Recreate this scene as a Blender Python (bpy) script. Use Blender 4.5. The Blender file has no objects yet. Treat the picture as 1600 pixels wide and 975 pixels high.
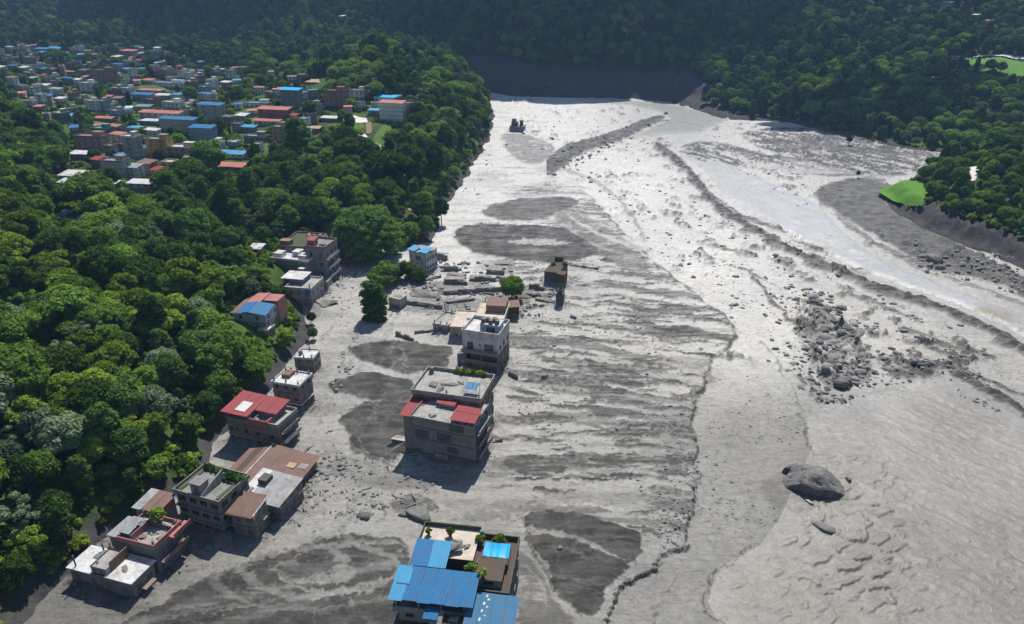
import bpy, math, random
import numpy as np
from mathutils import Vector, Matrix
scene = bpy.context.scene
COL = scene.collection
R = math.radians
SUN_EL, SUN_AZ = 57.0, 12.0            # sun ahead of the camera, a little to the right
CAM_H, PITCH, FPX = 90.0, 25.0, 1150.0   # metres, degrees below the horizon, focal length in photo pixels (1600 wide)

# ---------------------------------------------------------------- camera, sky, sun, exposure
cam = bpy.data.cameras.new('camera')
cam.sensor_width = 36.0
cam.lens = FPX / 1600.0 * 36.0
cam.clip_start = 1.0
cam.clip_end = 12000.0
cam_o = bpy.data.objects.new('camera', cam)
COL.objects.link(cam_o)
cam_o.location = (0, 0, CAM_H)
cam_o.rotation_euler = (R(90 - PITCH), 0, 0)
scene.camera = cam_o
world = bpy.data.worlds.new('World')
scene.world = world
world.use_nodes = True
wn = world.node_tree.nodes
sky = wn.new('ShaderNodeTexSky')
sky.sky_type = 'NISHITA'
sky.sun_disc = False
sky.sun_elevation = R(SUN_EL)
sky.sun_rotation = R(SUN_AZ)
sky.altitude = 1000
wn['Background'].inputs['Strength'].default_value = 0.098
world.node_tree.links.new(sky.outputs[0], wn['Background'].inputs[0])
sun = bpy.data.lights.new('sun', 'SUN')
sun.energy = 5.0
sun.angle = R(0.53)
sun.color = (1.0, 0.95, 0.875)
sun_o = bpy.data.objects.new('sun', sun)
COL.objects.link(sun_o)
_sd = Vector((math.sin(R(SUN_AZ)) * math.cos(R(SUN_EL)), math.cos(R(SUN_AZ)) * math.cos(R(SUN_EL)), math.sin(R(SUN_EL))))
sun_o.rotation_euler = _sd.to_track_quat('Z', 'Y').to_euler()
sun_o.location = _sd * 500
scene.view_settings.view_transform = 'Standard'
scene.view_settings.look = 'None'
scene.view_settings.exposure = 0.26
scene.view_settings.gamma = 1.0
scene.render.engine = 'CYCLES'
scene.cycles.max_bounces = 5
scene.cycles.diffuse_bounces = 2
scene.cycles.glossy_bounces = 2
scene.cycles.transmission_bounces = 2
scene.cycles.volume_bounces = 0
scene.cycles.transparent_max_bounces = 6
scene.cycles.use_denoising = True

# ---------------------------------------------------------------- helpers: noise, rays to the ground, meshes
CP, SP = math.cos(R(PITCH)), math.sin(R(PITCH))

def proj(X, Y, Z):
    """World point(s) -> photo pixels and depth."""
    rz = Z - CAM_H
    d = Y * CP - rz * SP
    up = Y * SP + rz * CP
    d = np.maximum(d, 1e-3)
    return 800 + FPX * X / d, 487.5 - FPX * up / d, d

def ray(u, v):
    a = (u - 800) / FPX
    b = -(v - 487.5) / FPX
    return a, CP + b * SP, -SP + b * CP

def at(u, v, z=0.0):
    """Where the sight line through a photo pixel meets the level z."""
    a, b, c = ray(u, v)
    t = (z - CAM_H) / c
    return np.array([a * t, b * t, z + 0 * t])

_perm = np.random.RandomState(7).permutation(65536).astype(np.int64)
_gang = np.random.RandomState(8).rand(65536) * 2 * np.pi
_gx, _gy = np.cos(_gang), np.sin(_gang)

def noise(x, y, seed=0):
    x = np.asarray(x, float); y = np.asarray(y, float)
    xi = np.floor(x).astype(np.int64); yi = np.floor(y).astype(np.int64)
    fx = x - xi; fy = y - yi
    sx = fx * fx * fx * (fx * (fx * 6 - 15) + 10); sy = fy * fy * fy * (fy * (fy * 6 - 15) + 10)
    def g(ix, iy):
        return _perm[(_perm[(ix + seed * 131) & 65535] + iy * 7 + seed) & 65535]
    def dot(h, dx, dy):
        return _gx[h] * dx + _gy[h] * dy
    a = dot(g(xi, yi), fx, fy); b = dot(g(xi + 1, yi), fx - 1, fy)
    c = dot(g(xi, yi + 1), fx, fy - 1); d = dot(g(xi + 1, yi + 1), fx - 1, fy - 1)
    return ((a + sx * (b - a)) * (1 - sy) + (c + sx * (d - c)) * sy) * 1.55

def fbm(x, y, octv=4, seed=0, gain=0.5):
    s = 0; a = 1.0; t = 0
    for i in range(octv):
        s = s + a * noise(x, y, seed + i * 17); t += a
        x = np.asarray(x) * 2.03 + 3.1; y = np.asarray(y) * 2.03 + 1.7; a *= gain
    return s / t * 1.25

def sst(x, a, b):
    t = np.clip((x - a) / (b - a), 0, 1)
    return t * t * (3 - 2 * t)

def seg_dist(px, py, pts):
    """Distance to an open polyline and the side (+ = on the left of its direction)."""
    best = np.full(np.shape(px), 1e9); side = np.zeros(np.shape(px))
    for (ax, ay), (bx, by) in zip(pts[:-1], pts[1:]):
        dx, dy = bx - ax, by - ay
        L = dx * dx + dy * dy + 1e-9
        t = np.clip(((px - ax) * dx + (py - ay) * dy) / L, 0, 1)
        ex, ey = px - (ax + t * dx), py - (ay + t * dy)
        d = np.hypot(ex, ey)
        cr = dx * (py - ay) - dy * (px - ax)
        m = d < best
        best = np.where(m, d, best); side = np.where(m, np.sign(cr), side)
    return best, side

def poly_sdf(px, py, pts):
    """Signed distance to a closed polygon, negative inside."""
    inside = np.zeros(np.shape(px), bool)
    n = len(pts); best = np.full(np.shape(px), 1e9)
    for i in range(n):
        ax, ay = pts[i]; bx, by = pts[(i + 1) % n]
        dx, dy = bx - ax, by - ay
        L = dx * dx + dy * dy + 1e-9
        t = np.clip(((px - ax) * dx + (py - ay) * dy) / L, 0, 1)
        best = np.minimum(best, np.hypot(px - (ax + t * dx), py - (ay + t * dy)))
        if ay != by:
            c = ((ay > py) != (by > py)) & (px < (bx - ax) * (py - ay) / (by - ay) + ax)
            inside ^= c
    return np.where(inside, -best, best)

def mesh_np(name, verts, faces, mats=(), smooth=True, attrs=None, fmat=None):
    """Mesh from numpy arrays; faces is (n,3) or (n,4)."""
    me = bpy.data.meshes.new(name)
    verts = np.asarray(verts, np.float32); faces = np.asarray(faces, np.int32)
    n, k = faces.shape
    me.vertices.add(len(verts)); me.vertices.foreach_set('co', verts.ravel())
    me.loops.add(n * k); me.loops.foreach_set('vertex_index', faces.ravel())
    me.polygons.add(n)
    me.polygons.foreach_set('loop_start', np.arange(0, n * k, k, dtype=np.int32))
    me.polygons.foreach_set('loop_total', np.full(n, k, np.int32))
    if smooth: me.polygons.foreach_set('use_smooth', np.ones(n, bool))
    for m in mats: me.materials.append(m)
    if fmat is not None: me.polygons.foreach_set('material_index', np.asarray(fmat, np.int32))
    me.update(calc_edges=True)
    for nm, (typ, arr) in (attrs or {}).items():
        a = me.attributes.new(nm, typ, 'POINT')
        a.data.foreach_set('color' if 'COLOR' in typ else ('vector' if typ == 'FLOAT_VECTOR' else 'value'), np.asarray(arr, np.float32 if typ != 'INT' else np.int32).ravel())
    return me

def tag(o, label=None, cat=None, group=None, kind=None):
    if label: o['label'] = label
    if cat: o['category'] = cat
    if group: o['group'] = group
    if kind: o['kind'] = kind
    return o

def link(name, me, parent=None, loc=None, rz=0.0, scale=None):
    o = bpy.data.objects.new(name, me)
    COL.objects.link(o)
    if parent: o.parent = parent
    if loc is not None: o.location = loc
    if rz: o.rotation_euler = (0, 0, rz)
    if scale is not None: o.scale = scale if hasattr(scale, '__len__') else (scale,) * 3
    return o

class MB:
    """Collects boxes, quads, tubes in plain lists and links them as one mesh object."""
    def __init__(s): s.v = []; s.f = []
    def quad(s, *p):
        i = len(s.v); s.v += [tuple(map(float, q)) for q in p]; s.f.append(tuple(range(i, i + len(p)))); return s
    def box(s, x0, y0, z0, x1, y1, z1):
        i = len(s.v)
        s.v += [(x0, y0, z0), (x1, y0, z0), (x1, y1, z0), (x0, y1, z0), (x0, y0, z1), (x1, y0, z1), (x1, y1, z1), (x0, y1, z1)]
        s.f += [tuple(i + k for k in q) for q in ((0, 3, 2, 1), (4, 5, 6, 7), (0, 1, 5, 4), (1, 2, 6, 5), (2, 3, 7, 6), (3, 0, 4, 7))]
        return s
    def slab(s, p, t):
        """A quad sheet p[4] thickened downwards by t."""
        i = len(s.v)
        s.v += [tuple(map(float, q)) for q in p] + [(float(q[0]), float(q[1]), float(q[2]) - t) for q in p]
        s.f += [tuple(i + k for k in q) for q in ((0, 1, 2, 3), (7, 6, 5, 4), (0, 4, 5, 1), (1, 5, 6, 2), (2, 6, 7, 3), (3, 7, 4, 0))]
        return s
    def tube(s, a, b, r0, r1=None, n=8, cap=True):
        r1 = r0 if r1 is None else r1
        a = Vector(a); b = Vector(b); d = (b - a)
        q = d.to_track_quat('Z', 'Y')
        i = len(s.v)
        for c, r in ((a, r0), (b, r1)):
            for k in range(n):
                an = 2 * math.pi * k / n
                s.v.append(tuple(c + q @ Vector((math.cos(an) * r, math.sin(an) * r, 0))))
        for k in range(n):
            s.f.append((i + k, i + (k + 1) % n, i + n + (k + 1) % n, i + n + k))
        if cap:
            s.f.append(tuple(i + n + k for k in range(n))); s.f.append(tuple(i + k for k in reversed(range(n))))
        return s
    def mesh(s, name, mat, smooth=False):
        me = bpy.data.meshes.new(name)
        me.from_pydata(s.v, [], s.f)
        if mat: me.materials.append(mat)
        if smooth: me.polygons.foreach_set('use_smooth', [True] * len(me.polygons))
        me.update()
        return me
    def build(s, name, mat, parent=None, loc=None, rz=0.0, smooth=False):
        return link(name, s.mesh(name, mat, smooth), parent, loc, rz)

def empty(name, loc, rz=0.0):
    o = bpy.data.objects.new(name, None)
    o.empty_display_size = 1.0
    COL.objects.link(o); o.location = loc; o.rotation_euler = (0, 0, rz)
    return o

# ---------------------------------------------------------------- materials
class NT:
    def __init__(s, m):
        m.use_nodes = True; s.t = m.node_tree; s.n = s.t.nodes; s.l = s.t.links
        s.b = s.n['Principled BSDF']
    def node(s, typ, **kw):
        n = s.n.new(typ)
        for k, v in kw.items():
            if hasattr(n, k): setattr(n, k, v)
            else: n.inputs[k].default_value = v
        return n
    def link(s, a, b): s.l.new(a, b)
    def noise(s, scale, detail=4, rough=0.55, vec=None, dist=0.0):
        n = s.node('ShaderNodeTexNoise'); n.inputs['Scale'].default_value = scale
        n.inputs['Detail'].default_value = detail; n.inputs['Roughness'].default_value = rough; n.inputs['Distortion'].default_value = dist
        if vec: s.link(vec, n.inputs['Vector'])
        return n.outputs['Fac']
    def ramp(s, fac, stops):
        r = s.node('ShaderNodeValToRGB')
        e = r.color_ramp.elements
        while len(e) < len(stops): e.new(0.5)
        for k, (p, c) in enumerate(stops):
            e[k].position = p; e[k].color = (c, c, c, 1) if not hasattr(c, '__len__') else (*c, 1)
        s.link(fac, r.inputs[0]); return r.outputs[0]
    def mix(s, fac, a, b, mode='MIX'):
        m = s.node('ShaderNodeMix'); m.data_type = 'RGBA'; m.blend_type = mode
        for sock, val in ((m.inputs[0], fac), (m.inputs[6], a), (m.inputs[7], b)):
            if isinstance(val, (int, float)): sock.default_value = val if sock == m.inputs[0] else (val, val, val, 1)
            elif hasattr(val, '__len__'): sock.default_value = (*val, 1)
            else: s.link(val, sock)
        return m.outputs[2]
    def math(s, op, a, b=0.0):
        m = s.node('ShaderNodeMath', operation=op)
        for k, val in ((0, a), (1, b)):
            if isinstance(val, (int, float)): m.inputs[k].default_value = val
            else: s.link(val, m.inputs[k])
        return m.outputs[0]
    def coords(s, which='Object', scale=(1, 1, 1)):
        c = s.node('ShaderNodeTexCoord'); m = s.node('ShaderNodeMapping'); m.inputs['Scale'].default_value = scale
        s.link(c.outputs[which], m.inputs['Vector']); return m.outputs[0]
    def bump(s, h, strength, dist):
        b = s.node('ShaderNodeBump'); b.inputs['Strength'].default_value = strength; b.inputs['Distance'].default_value = dist
        s.link(h, b.inputs['Height']); s.link(b.outputs[0], s.b.inputs['Normal'])

def mat(name, col, rough=0.7, dirt=0.35, scale=1.0, metal=0.0, stain=(0.10, 0.095, 0.085), streak=True):
    """Weathered painted surface: blotchy grime, vertical runs, fine grain."""
    m = bpy.data.materials.new(name); t = NT(m)
    v1 = t.coords('Object', (0.55 * scale,) * 3)
    big = t.noise(1.0, 5, 0.6, v1, 0.4)
    c = t.mix(t.math('MULTIPLY', t.ramp(big, [(0.42, 0.0), (0.72, 1.0)]), dirt), col, stain)
    if streak:
        v2 = t.coords('Object', (1.9 * scale, 1.9 * scale, 0.16 * scale))
        c = t.mix(t.math('MULTIPLY', t.ramp(t.noise(1.0, 4, 0.6, v2), [(0.5, 0.0), (0.75, 1.0)]), dirt * 0.8), c, stain)
    if streak:
        tc = t.node('ShaderNodeTexCoord'); sx = t.node('ShaderNodeSeparateXYZ'); t.link(tc.outputs['Object'], sx.inputs[0])
        lv = t.math('SUBTRACT', sx.outputs[2], t.math('MULTIPLY', t.noise(0.7, 5, 0.65, tc.outputs['Object']), 2.6))
        c = t.mix(t.math('MULTIPLY', t.ramp(lv, [(0.0, 1.0), (0.35, 0.0)]), 0.8), c, (0.20, 0.19, 0.175))
    v3 = t.coords('Object', (7 * scale,) * 3)
    g = t.noise(1.0, 3, 0.6, v3)
    c = t.mix(1.0, c, t.ramp(g, [(0.25, 0.80), (0.75, 1.12)]), 'MULTIPLY')
    t.link(c, t.b.inputs['Base Color'])
    t.b.inputs['Roughness'].default_value = rough
    t.b.inputs['Metallic'].default_value = metal; t.b.inputs['Specular IOR Level'].default_value = 0.18
    t.bump(g, 0.25, 0.03)
    return m

def attr_mat(name, attr, rough=0.75, grain=(0.82, 1.16), scale=1.0, spec=0.3, bump=0.4, wet=False):
    """Ground: tint from the mesh attribute, grain and fine relief from noise in world metres."""
    m = bpy.data.materials.new(name); t = NT(m)
    a = t.node('ShaderNodeAttribute'); a.attribute_name = attr
    v = t.coords('Object', (1, 1, 1))
    n1 = t.noise(0.9 * scale, 8, 0.68, v, 0.3)
    n2 = t.noise(4.5 * scale, 4, 0.6, v)
    c = t.mix(1.0, a.outputs['Color'], t.ramp(n1, [(0.28, grain[0]), (0.72, grain[1])]), 'MULTIPLY')
    c = t.mix(1.0, c, t.ramp(n2, [(0.3, 0.86), (0.7, 1.12)]), 'MULTIPLY')
    if wet:
        v2 = t.coords('Object', (0.28, 1.5, 1.0))
        n3 = t.noise(1.0, 7, 0.7, v2, 0.8)
        c = t.mix(1.0, c, t.ramp(n3, [(0.33, 0.74), (0.46, 1.0), (0.70, 1.10)]), 'MULTIPLY')
        n4 = t.noise(1.7, 3, 0.5, v)
        c = t.mix(1.0, c, t.ramp(n4, [(0.27, 0.45), (0.34, 1.0)]), 'MULTIPLY')
    t.link(c, t.b.inputs['Base Color'])
    if wet:
        t.link(t.ramp(t.noise(0.12 * scale, 4, 0.6, v), [(0.35, rough - 0.18), (0.65, rough + 0.12)]), t.b.inputs['Roughness'])
    else:
        t.b.inputs['Roughness'].default_value = rough
    t.b.inputs['Specular IOR Level'].default_value = spec
    h = t.math('ADD', t.math('MULTIPLY', n1, 1.0), t.math('MULTIPLY', n2, 0.35))
    t.bump(h, bump, 0.35)
    return m

def leaf_mat(name, dark, light, trans=0.30):
    """Foliage: each tree draws its own green, leaf clumps vary inside it; thin leaves let light through."""
    m = bpy.data.materials.new(name); t = NT(m)
    oi = t.node('ShaderNodeObjectInfo')
    v = t.coords('Object', (0.8, 0.8, 0.8))
    n = t.noise(1.0, 3, 0.6, v)
    f = t.math('ADD', t.math('MULTIPLY', oi.outputs['Random'], 0.95), t.math('MULTIPLY', t.math('SUBTRACT', n, 0.42), 1.0))
    c = t.ramp(f, [(0.0, dark), (0.5, tuple(0.55 * a + 0.45 * b for a, b in zip(dark, light))), (1.0, light)])
    d = t.node('ShaderNodeBsdfDiffuse'); tr = t.node('ShaderNodeBsdfTranslucent'); mx = t.node('ShaderNodeMixShader')
    t.link(c, d.inputs['Color'])
    t.link(t.mix(1.0, c, (1.15, 1.2, 0.6), 'MULTIPLY'), tr.inputs['Color'])
    mx.inputs[0].default_value = trans
    t.link(d.outputs[0], mx.inputs[1]); t.link(tr.outputs[0], mx.inputs[2])
    t.link(mx.outputs[0], t.n['Material Output'].inputs['Surface'])
    t.n.remove(t.b)
    return m

def glass_mat(name, col):
    m = bpy.data.materials.new(name); t = NT(m)
    n = t.noise(0.6, 2, 0.5, t.coords('Object'))
    t.link(t.mix(n, col, tuple(0.4 * k for k in col)), t.b.inputs['Base Color'])
    t.b.inputs['Roughness'].default_value = 0.12
    return m

M = dict(
    concrete=mat('concrete', (0.24, 0.235, 0.225), 0.85, 0.55),
    pale_concrete=mat('pale_concrete', (0.36, 0.35, 0.335), 0.85, 0.6),
    dark_concrete=mat('dark_concrete', (0.115, 0.112, 0.108), 0.9, 0.5, stain=(0.05, 0.048, 0.045)),
    white=mat('white_paint', (0.58, 0.58, 0.575), 0.7, 0.55),
    cream=mat('cream_paint', (0.55, 0.48, 0.40), 0.75, 0.4),
    pink=mat('pink_paint', (0.40, 0.16, 0.15), 0.75, 0.55),
    rose=mat('rose_paint', (0.27, 0.185, 0.17), 0.8, 0.6),
    orange=mat('orange_plaster', (0.30, 0.18, 0.13), 0.8, 0.6),
    green=mat('pale_green_plaster', (0.20, 0.25, 0.19), 0.75, 0.5),
    yellow=mat('ochre_paint', (0.46, 0.24, 0.055), 0.75, 0.4),
    teal=mat('teal_paint', (0.12, 0.25, 0.27), 0.7, 0.4),
    pale_blue=mat('pale_blue_paint', (0.38, 0.46, 0.55), 0.7, 0.35),
    slate=mat('slate_paint', (0.17, 0.21, 0.27), 0.75, 0.4),
    brick=mat('brick_wall', (0.21, 0.12, 0.095), 0.85, 0.5),
    blue_sheet=mat('blue_sheet', (0.014, 0.14, 0.33), 0.6, 0.55, stain=(0.05, 0.11, 0.18)),
    pale_blue_sheet=mat('pale_blue_sheet', (0.045, 0.27, 0.48), 0.6, 0.5, stain=(0.08, 0.17, 0.25)),
    faded_blue_sheet=mat('faded_blue_sheet', (0.05, 0.165, 0.30), 0.5, 0.5, stain=(0.12, 0.16, 0.2)),
    cyan_sheet=mat('cyan_tarp', (0.01, 0.40, 0.75), 0.45, 0.2),
    navy=mat('navy_tarp', (0.012, 0.03, 0.085), 0.6, 0.2),
    red_sheet=mat('red_sheet', (0.29, 0.04, 0.048), 0.6, 0.55, stain=(0.16, 0.06, 0.055)),
    coral_sheet=mat('coral_sheet', (0.44, 0.15, 0.125), 0.6, 0.5),
    grey_sheet=mat('grey_sheet', (0.30, 0.315, 0.33), 0.5, 0.6),
    white_sheet=mat('white_sheet', (0.58, 0.58, 0.585), 0.55, 0.5),
    rust_sheet=mat('rusty_sheet', (0.20, 0.125, 0.10), 0.7, 0.5, stain=(0.11, 0.075, 0.06)),
    tan=mat('tan_roof', (0.42, 0.30, 0.20), 0.8, 0.35),
    frame=mat('window_frame', (0.30, 0.28, 0.26), 0.6, 0.3),
    timber=mat('timber', (0.10, 0.065, 0.04), 0.8, 0.4),
    bark=mat('bark', (0.09, 0.07, 0.05), 0.9, 0.4),
    tank=mat('tank_plastic', (0.015, 0.015, 0.017), 0.5, 0.2),
    blue_tank=mat('blue_tank', (0.02, 0.09, 0.25), 0.5, 0.2),
    cloth_white=mat('cloth_white', (0.6, 0.6, 0.6), 0.9, 0.2),
    cloth_red=mat('cloth_red', (0.42, 0.05, 0.05), 0.9, 0.2),
    moss=mat('moss', (0.06, 0.085, 0.03), 0.95, 0.6),
    soil=mat('soil', (0.10, 0.075, 0.055), 0.95, 0.4),
    town_grey=mat('town_grey_plaster', (0.43, 0.42, 0.41), 0.85, 0.4),
    town_dark=mat('town_dark_plaster', (0.25, 0.235, 0.235), 0.85, 0.4),
    town_slate=mat('town_slate_paint', (0.24, 0.33, 0.44), 0.8, 0.3),
    town_brick=mat('town_brick', (0.34, 0.215, 0.18), 0.85, 0.4),
    town_rose=mat('town_rose_paint', (0.52, 0.29, 0.27), 0.8, 0.3),
    town_white=mat('town_white_paint', (0.78, 0.78, 0.78), 0.75, 0.25),
    town_cream=mat('town_cream_paint', (0.72, 0.65, 0.54), 0.75, 0.3),
    town_ochre=mat('town_ochre_paint', (0.62, 0.36, 0.08), 0.75, 0.3),
    glass=glass_mat('dark_glass', (0.022, 0.027, 0.032)),
    blue_glass=glass_mat('blue_glass', (0.06, 0.11, 0.16)),
    void=mat('painted_dark_interior', (0.025, 0.024, 0.023), 0.95, 0.3),  # near-black: the shade inside openings is put into this colour
    path=mat('pale_path', (0.62, 0.60, 0.58), 0.85, 0.3, 0.3, streak=False),
)
def rock_mat(name, c1, c2):
    m = bpy.data.materials.new(name); t = NT(m)
    v = t.coords('Object', (1, 1, 1))
    n = t.noise(1.6, 8, 0.65, v, 0.5)
    oi = t.node('ShaderNodeObjectInfo')
    c = t.ramp(n, [(0.32, c1), (0.62, c2), (0.75, tuple(min(1, 1.5 * k) for k in c2))])
    c = t.mix(1.0, c, t.ramp(oi.outputs['Random'], [(0.0, 0.72), (1.0, 1.3)]), 'MULTIPLY')
    t.link(c, t.b.inputs['Base Color']); t.b.inputs['Roughness'].default_value = 0.85
    t.bump(n, 0.6, 0.25)
    return m
M['rock'] = rock_mat('river_rock', (0.075, 0.073, 0.07), (0.19, 0.185, 0.18))
M['pale_rock'] = rock_mat('silted_rock', (0.15, 0.147, 0.142), (0.32, 0.315, 0.305))
M['leaf_a'] = leaf_mat('leaf_mid', (0.030, 0.063, 0.011), (0.181, 0.300, 0.053))
M['leaf_b'] = leaf_mat('leaf_deep', (0.019, 0.047, 0.011), (0.119, 0.215, 0.049))
M['leaf_c'] = leaf_mat('leaf_yellow', (0.052, 0.094, 0.011), (0.261, 0.373, 0.053))
M['leaf_d'] = leaf_mat('leaf_grey', (0.044, 0.067, 0.036), (0.222, 0.292, 0.172))
# ---------------------------------------------------------------- terrain: the foot of the hills, traced on the valley floor
FOOT_LEFT = [(-60, 1120), (10, 1010), (85, 915), (150, 850), (240, 800), (325, 742), (338, 690), (392, 640), (436, 590), (460, 555), (478, 525),
             (476, 490), (500, 452), (508, 420), (520, 395), (585, 372), (640, 385), (676, 378), (690, 330), (722, 286), (742, 252),
             (766, 215), (772, 180), (764, 152), (748, 139)]
FOOT_FAR = [(800, 148.5), (900, 151), (1000, 153), (1040, 157), (1085, 168), (1130, 184), (1180, 186), (1240, 190), (1335, 215), (1420, 231), (1502, 238)]
FOOT_RIGHT = [(1500, 246), (1445, 272), (1380, 300), (1395, 322), (1440, 350), (1490, 372), (1550, 392), (1600, 415), (1690, 470), (1850, 600), (2100, 900), (2300, 1300)]
VALLEY = [tuple(at(u, v)[:2]) for u, v in FOOT_LEFT + FOOT_FAR + FOOT_RIGHT]
VALLEY = [(-75.0, -160.0)] + VALLEY + [(210.0, -160.0)]

def hill(X, Y):
    X = np.asarray(X, float); Y = np.asarray(Y, float)
    wa = 2.2 - 1.7 * sst(Y, 480, 570) * sst(X, -40, 0)
    wx = wa * fbm(X / 14, Y / 14, 3, 3); wy = wa * fbm(X / 14, Y / 14, 3, 5)
    s = poly_sdf(X + wx, Y + wy, VALLEY)
    sp = np.maximum(s, 0)
    # left bench and slopes
    zp = 13 + 0.030 * np.clip(Y - 300, 0, 480)
    zp = zp + 6 * (1 - sst(Y, 200, 300))
    hl = zp * (1 - np.exp(-sp / (24 - 8 * sst(Y, 280, 400))))
    X0 = -(20 + 0.56 * np.clip(Y, 90, 700))
    hl = hl + 0.42 * np.maximum(0, X0 - X) * (1 - 0.9 * sst(Y, 360, 520)) * sst(sp, 10, 50)
    hl = hl + 15 * np.exp(-((X + 62) / 62) ** 2 - ((Y - 470) / 120) ** 2) * sst(sp, 0, 30)
    hl = hl + 8 * np.exp(-((X + 118) / 45) ** 2 - ((Y - 545) / 90) ** 2)
    # far wall and right-hand side
    near = 1 - sst(Y, 330, 410)
    u = 800 + FPX * X / np.maximum(Y * CP + CAM_H * SP, 1)
    cliff = 11 * sst(u, 640, 760) * (1 - sst(u, 1060, 1210)) * (1 + .35 * fbm(X / 40, Y / 60, 2, 15)) + 1.5
    hr = (cliff * (0.25 * sst(sp, 0, 5) + .75 * sst(sp, 4, 26)) + np.maximum(0, sp - 14) * (0.42 - 0.13 * sst(u, 1150, 1450)))
    hn = 5.5 * sst(sp, 0, 7) + 0.40 * np.maximum(0, sp - 12)
    hr = hr * (1 - near) + hn * near
    w = sst(X, -70, 20)
    w = np.where(Y < 560, (X > 20).astype(float), w)
    h = hl * (1 - w) + hr * w
    # mountains closing the valley
    Yb = 610 + 190 * sst(-X, 40, 480) + 40 * fbm(X / 160, Y / 400, 2, 11)
    hm = 0.46 * np.maximum(0, Y - Yb) * (1 - sst(X, 40, 260))
    h = np.maximum(h, hm + 0.0) + 0.22 * np.minimum(h, hm)
    big = fbm(X / 120, Y / 120, 4, 21)
    h = h + big * np.minimum(14, 0.22 * sp) * sst(Y, 380, 620) + 1.6 * fbm(X / 26, Y / 26, 3, 31) * sst(sp, 6, 40)
    h = np.where(h > 100, 100 + 70 * np.tanh((h - 100) / 70), h)
    return np.where(s > 0, h, -4.0 * sst(-s, 0, 5)), s

def hit(u, v, lift=0.0):
    """Sight line through a photo pixel against the hills (or the valley floor)."""
    a, b, c = ray(u, v)
    t = np.concatenate([np.arange(60, 420, 1.0), np.arange(420, 1500, 2.5)])
    X, Y, Z = a * t, b * t, CAM_H + c * t
    H = np.maximum(hill(X, Y)[0], 0.0) + lift
    k = int(np.argmax(Z <= H)) if (Z <= H).any() else len(t) - 1
    return np.array([X[k], Y[k], H[k] - lift])

# ---------------------------------------------------------------- the mud: zones traced on the floor, relief and tint per vertex
def P(s):
    n = [float(k) for k in s.replace(',', ' ').split()]
    return list(zip(n[0::2], n[1::2]))
def curvy(pts, closed=True):
    p = list(pts)
    for _ in range(2):
        q = [] if closed else [p[0]]
        for i in range(len(p) if closed else len(p) - 1):
            a, b = p[i], p[(i + 1) % len(p)]
            q += [(a[0] * .75 + b[0] * .25, a[1] * .75 + b[1] * .25), (a[0] * .25 + b[0] * .75, a[1] * .25 + b[1] * .75)]
        p = q if closed else q + [p[-1]]
    return p
def local(fn, U, V, pts, pad=60):
    a = np.array(pts); m = (U > a[:, 0].min() - pad) & (U < a[:, 0].max() + pad) & (V > a[:, 1].min() - pad) & (V < a[:, 1].max() + pad)
    out = np.full(U.shape, 1e3)
    if m.any():
        r = fn(U[m], V[m], pts); out[m] = r[0] if isinstance(r, tuple) else r
    return out
DARK = [  # (outline, darkness, edge width) of the dry dark gravel lobes
    ('708 360 730 349 800 350 870 352 920 372 942 396 900 410 850 413 780 405 735 393 712 379', 1.0, 5),
    ('742 331 790 312 850 306 905 309 902 322 840 346 780 347', 0.92, 4),
    ('798 297 850 293 880 299 840 303', 0.8, 3),
    ('535 546 600 529 655 534 712 541 706 575 668 586 610 580 566 562', 1.0, 5),
    ('506 601 560 582 610 586 655 592 648 630 590 625 532 616', 1.0, 5),
    ('534 657 556 626 604 622 652 628 650 690 622 727 582 718 546 697', 1.0, 5),
    ('150 985 250 942 330 898 430 855 560 829 640 842 650 880 640 925 620 990 400 1040 200 1040', 0.97, 14),
    ('818 801 870 793 940 810 998 838 1008 860 965 902 935 948 915 965 880 935 852 888 828 842', 1.0, 6),
    ('778 717 830 704 862 727 905 719 960 708 1030 700 1078 722 1072 745 1000 742 920 738 850 748 798 742', 0.85, 7),
    ('905 575 1000 573 1062 584 1096 602 1040 605 960 592', 0.7, 6),
    ('600 782 640 770 690 790 670 806 620 800', 0.75, 5),
    ('1250 296 1340 268 1404 286 1444 346 1502 378 1600 424 1700 480 1700 520 1600 462 1540 434 1470 424 1400 388 1330 346', 0.91, 10),
    ('1140 206 1240 190 1340 212 1424 230 1510 240 1452 264 1390 278 1300 264 1215 244', 0.88, 9),
    ('1050 226 1110 214 1180 232 1250 252 1290 272 1240 272 1150 258 1090 258', 0.85, 9),
    ('856 282 850 248 880 224 960 204 1024 177 1046 180 1010 200 980 216 900 241 880 262', 0.95, 5),
    ('775 212 800 205 860 216 870 240 840 262 800 250', 0.6, 8),
    ('855 330 900 318 950 352 1000 388 1030 425 985 430 930 400 880 372', 0.62, 14),
    ('610 470 700 462 830 470 845 480 730 492 640 492', 0.5, 10),
    ('640 440 760 436 780 455 700 466 640 462', 0.6, 8),
    ('790 850 830 860 870 930 900 975 940 1020 820 1020 800 930', 0.55, 12),
    ('1236 478 1300 470 1345 520 1374 575 1330 612 1290 600 1262 560', 0.5, 8), ('1376 560 1420 556 1480 566 1440 592 1392 588', 0.8, 6), ('690 815 800 812 830 800 800 790 720 800', 0.35, 8),
    ('530 700 600 725 660 745 700 770 650 772 560 760 500 740', 0.3, 16),
]
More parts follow.
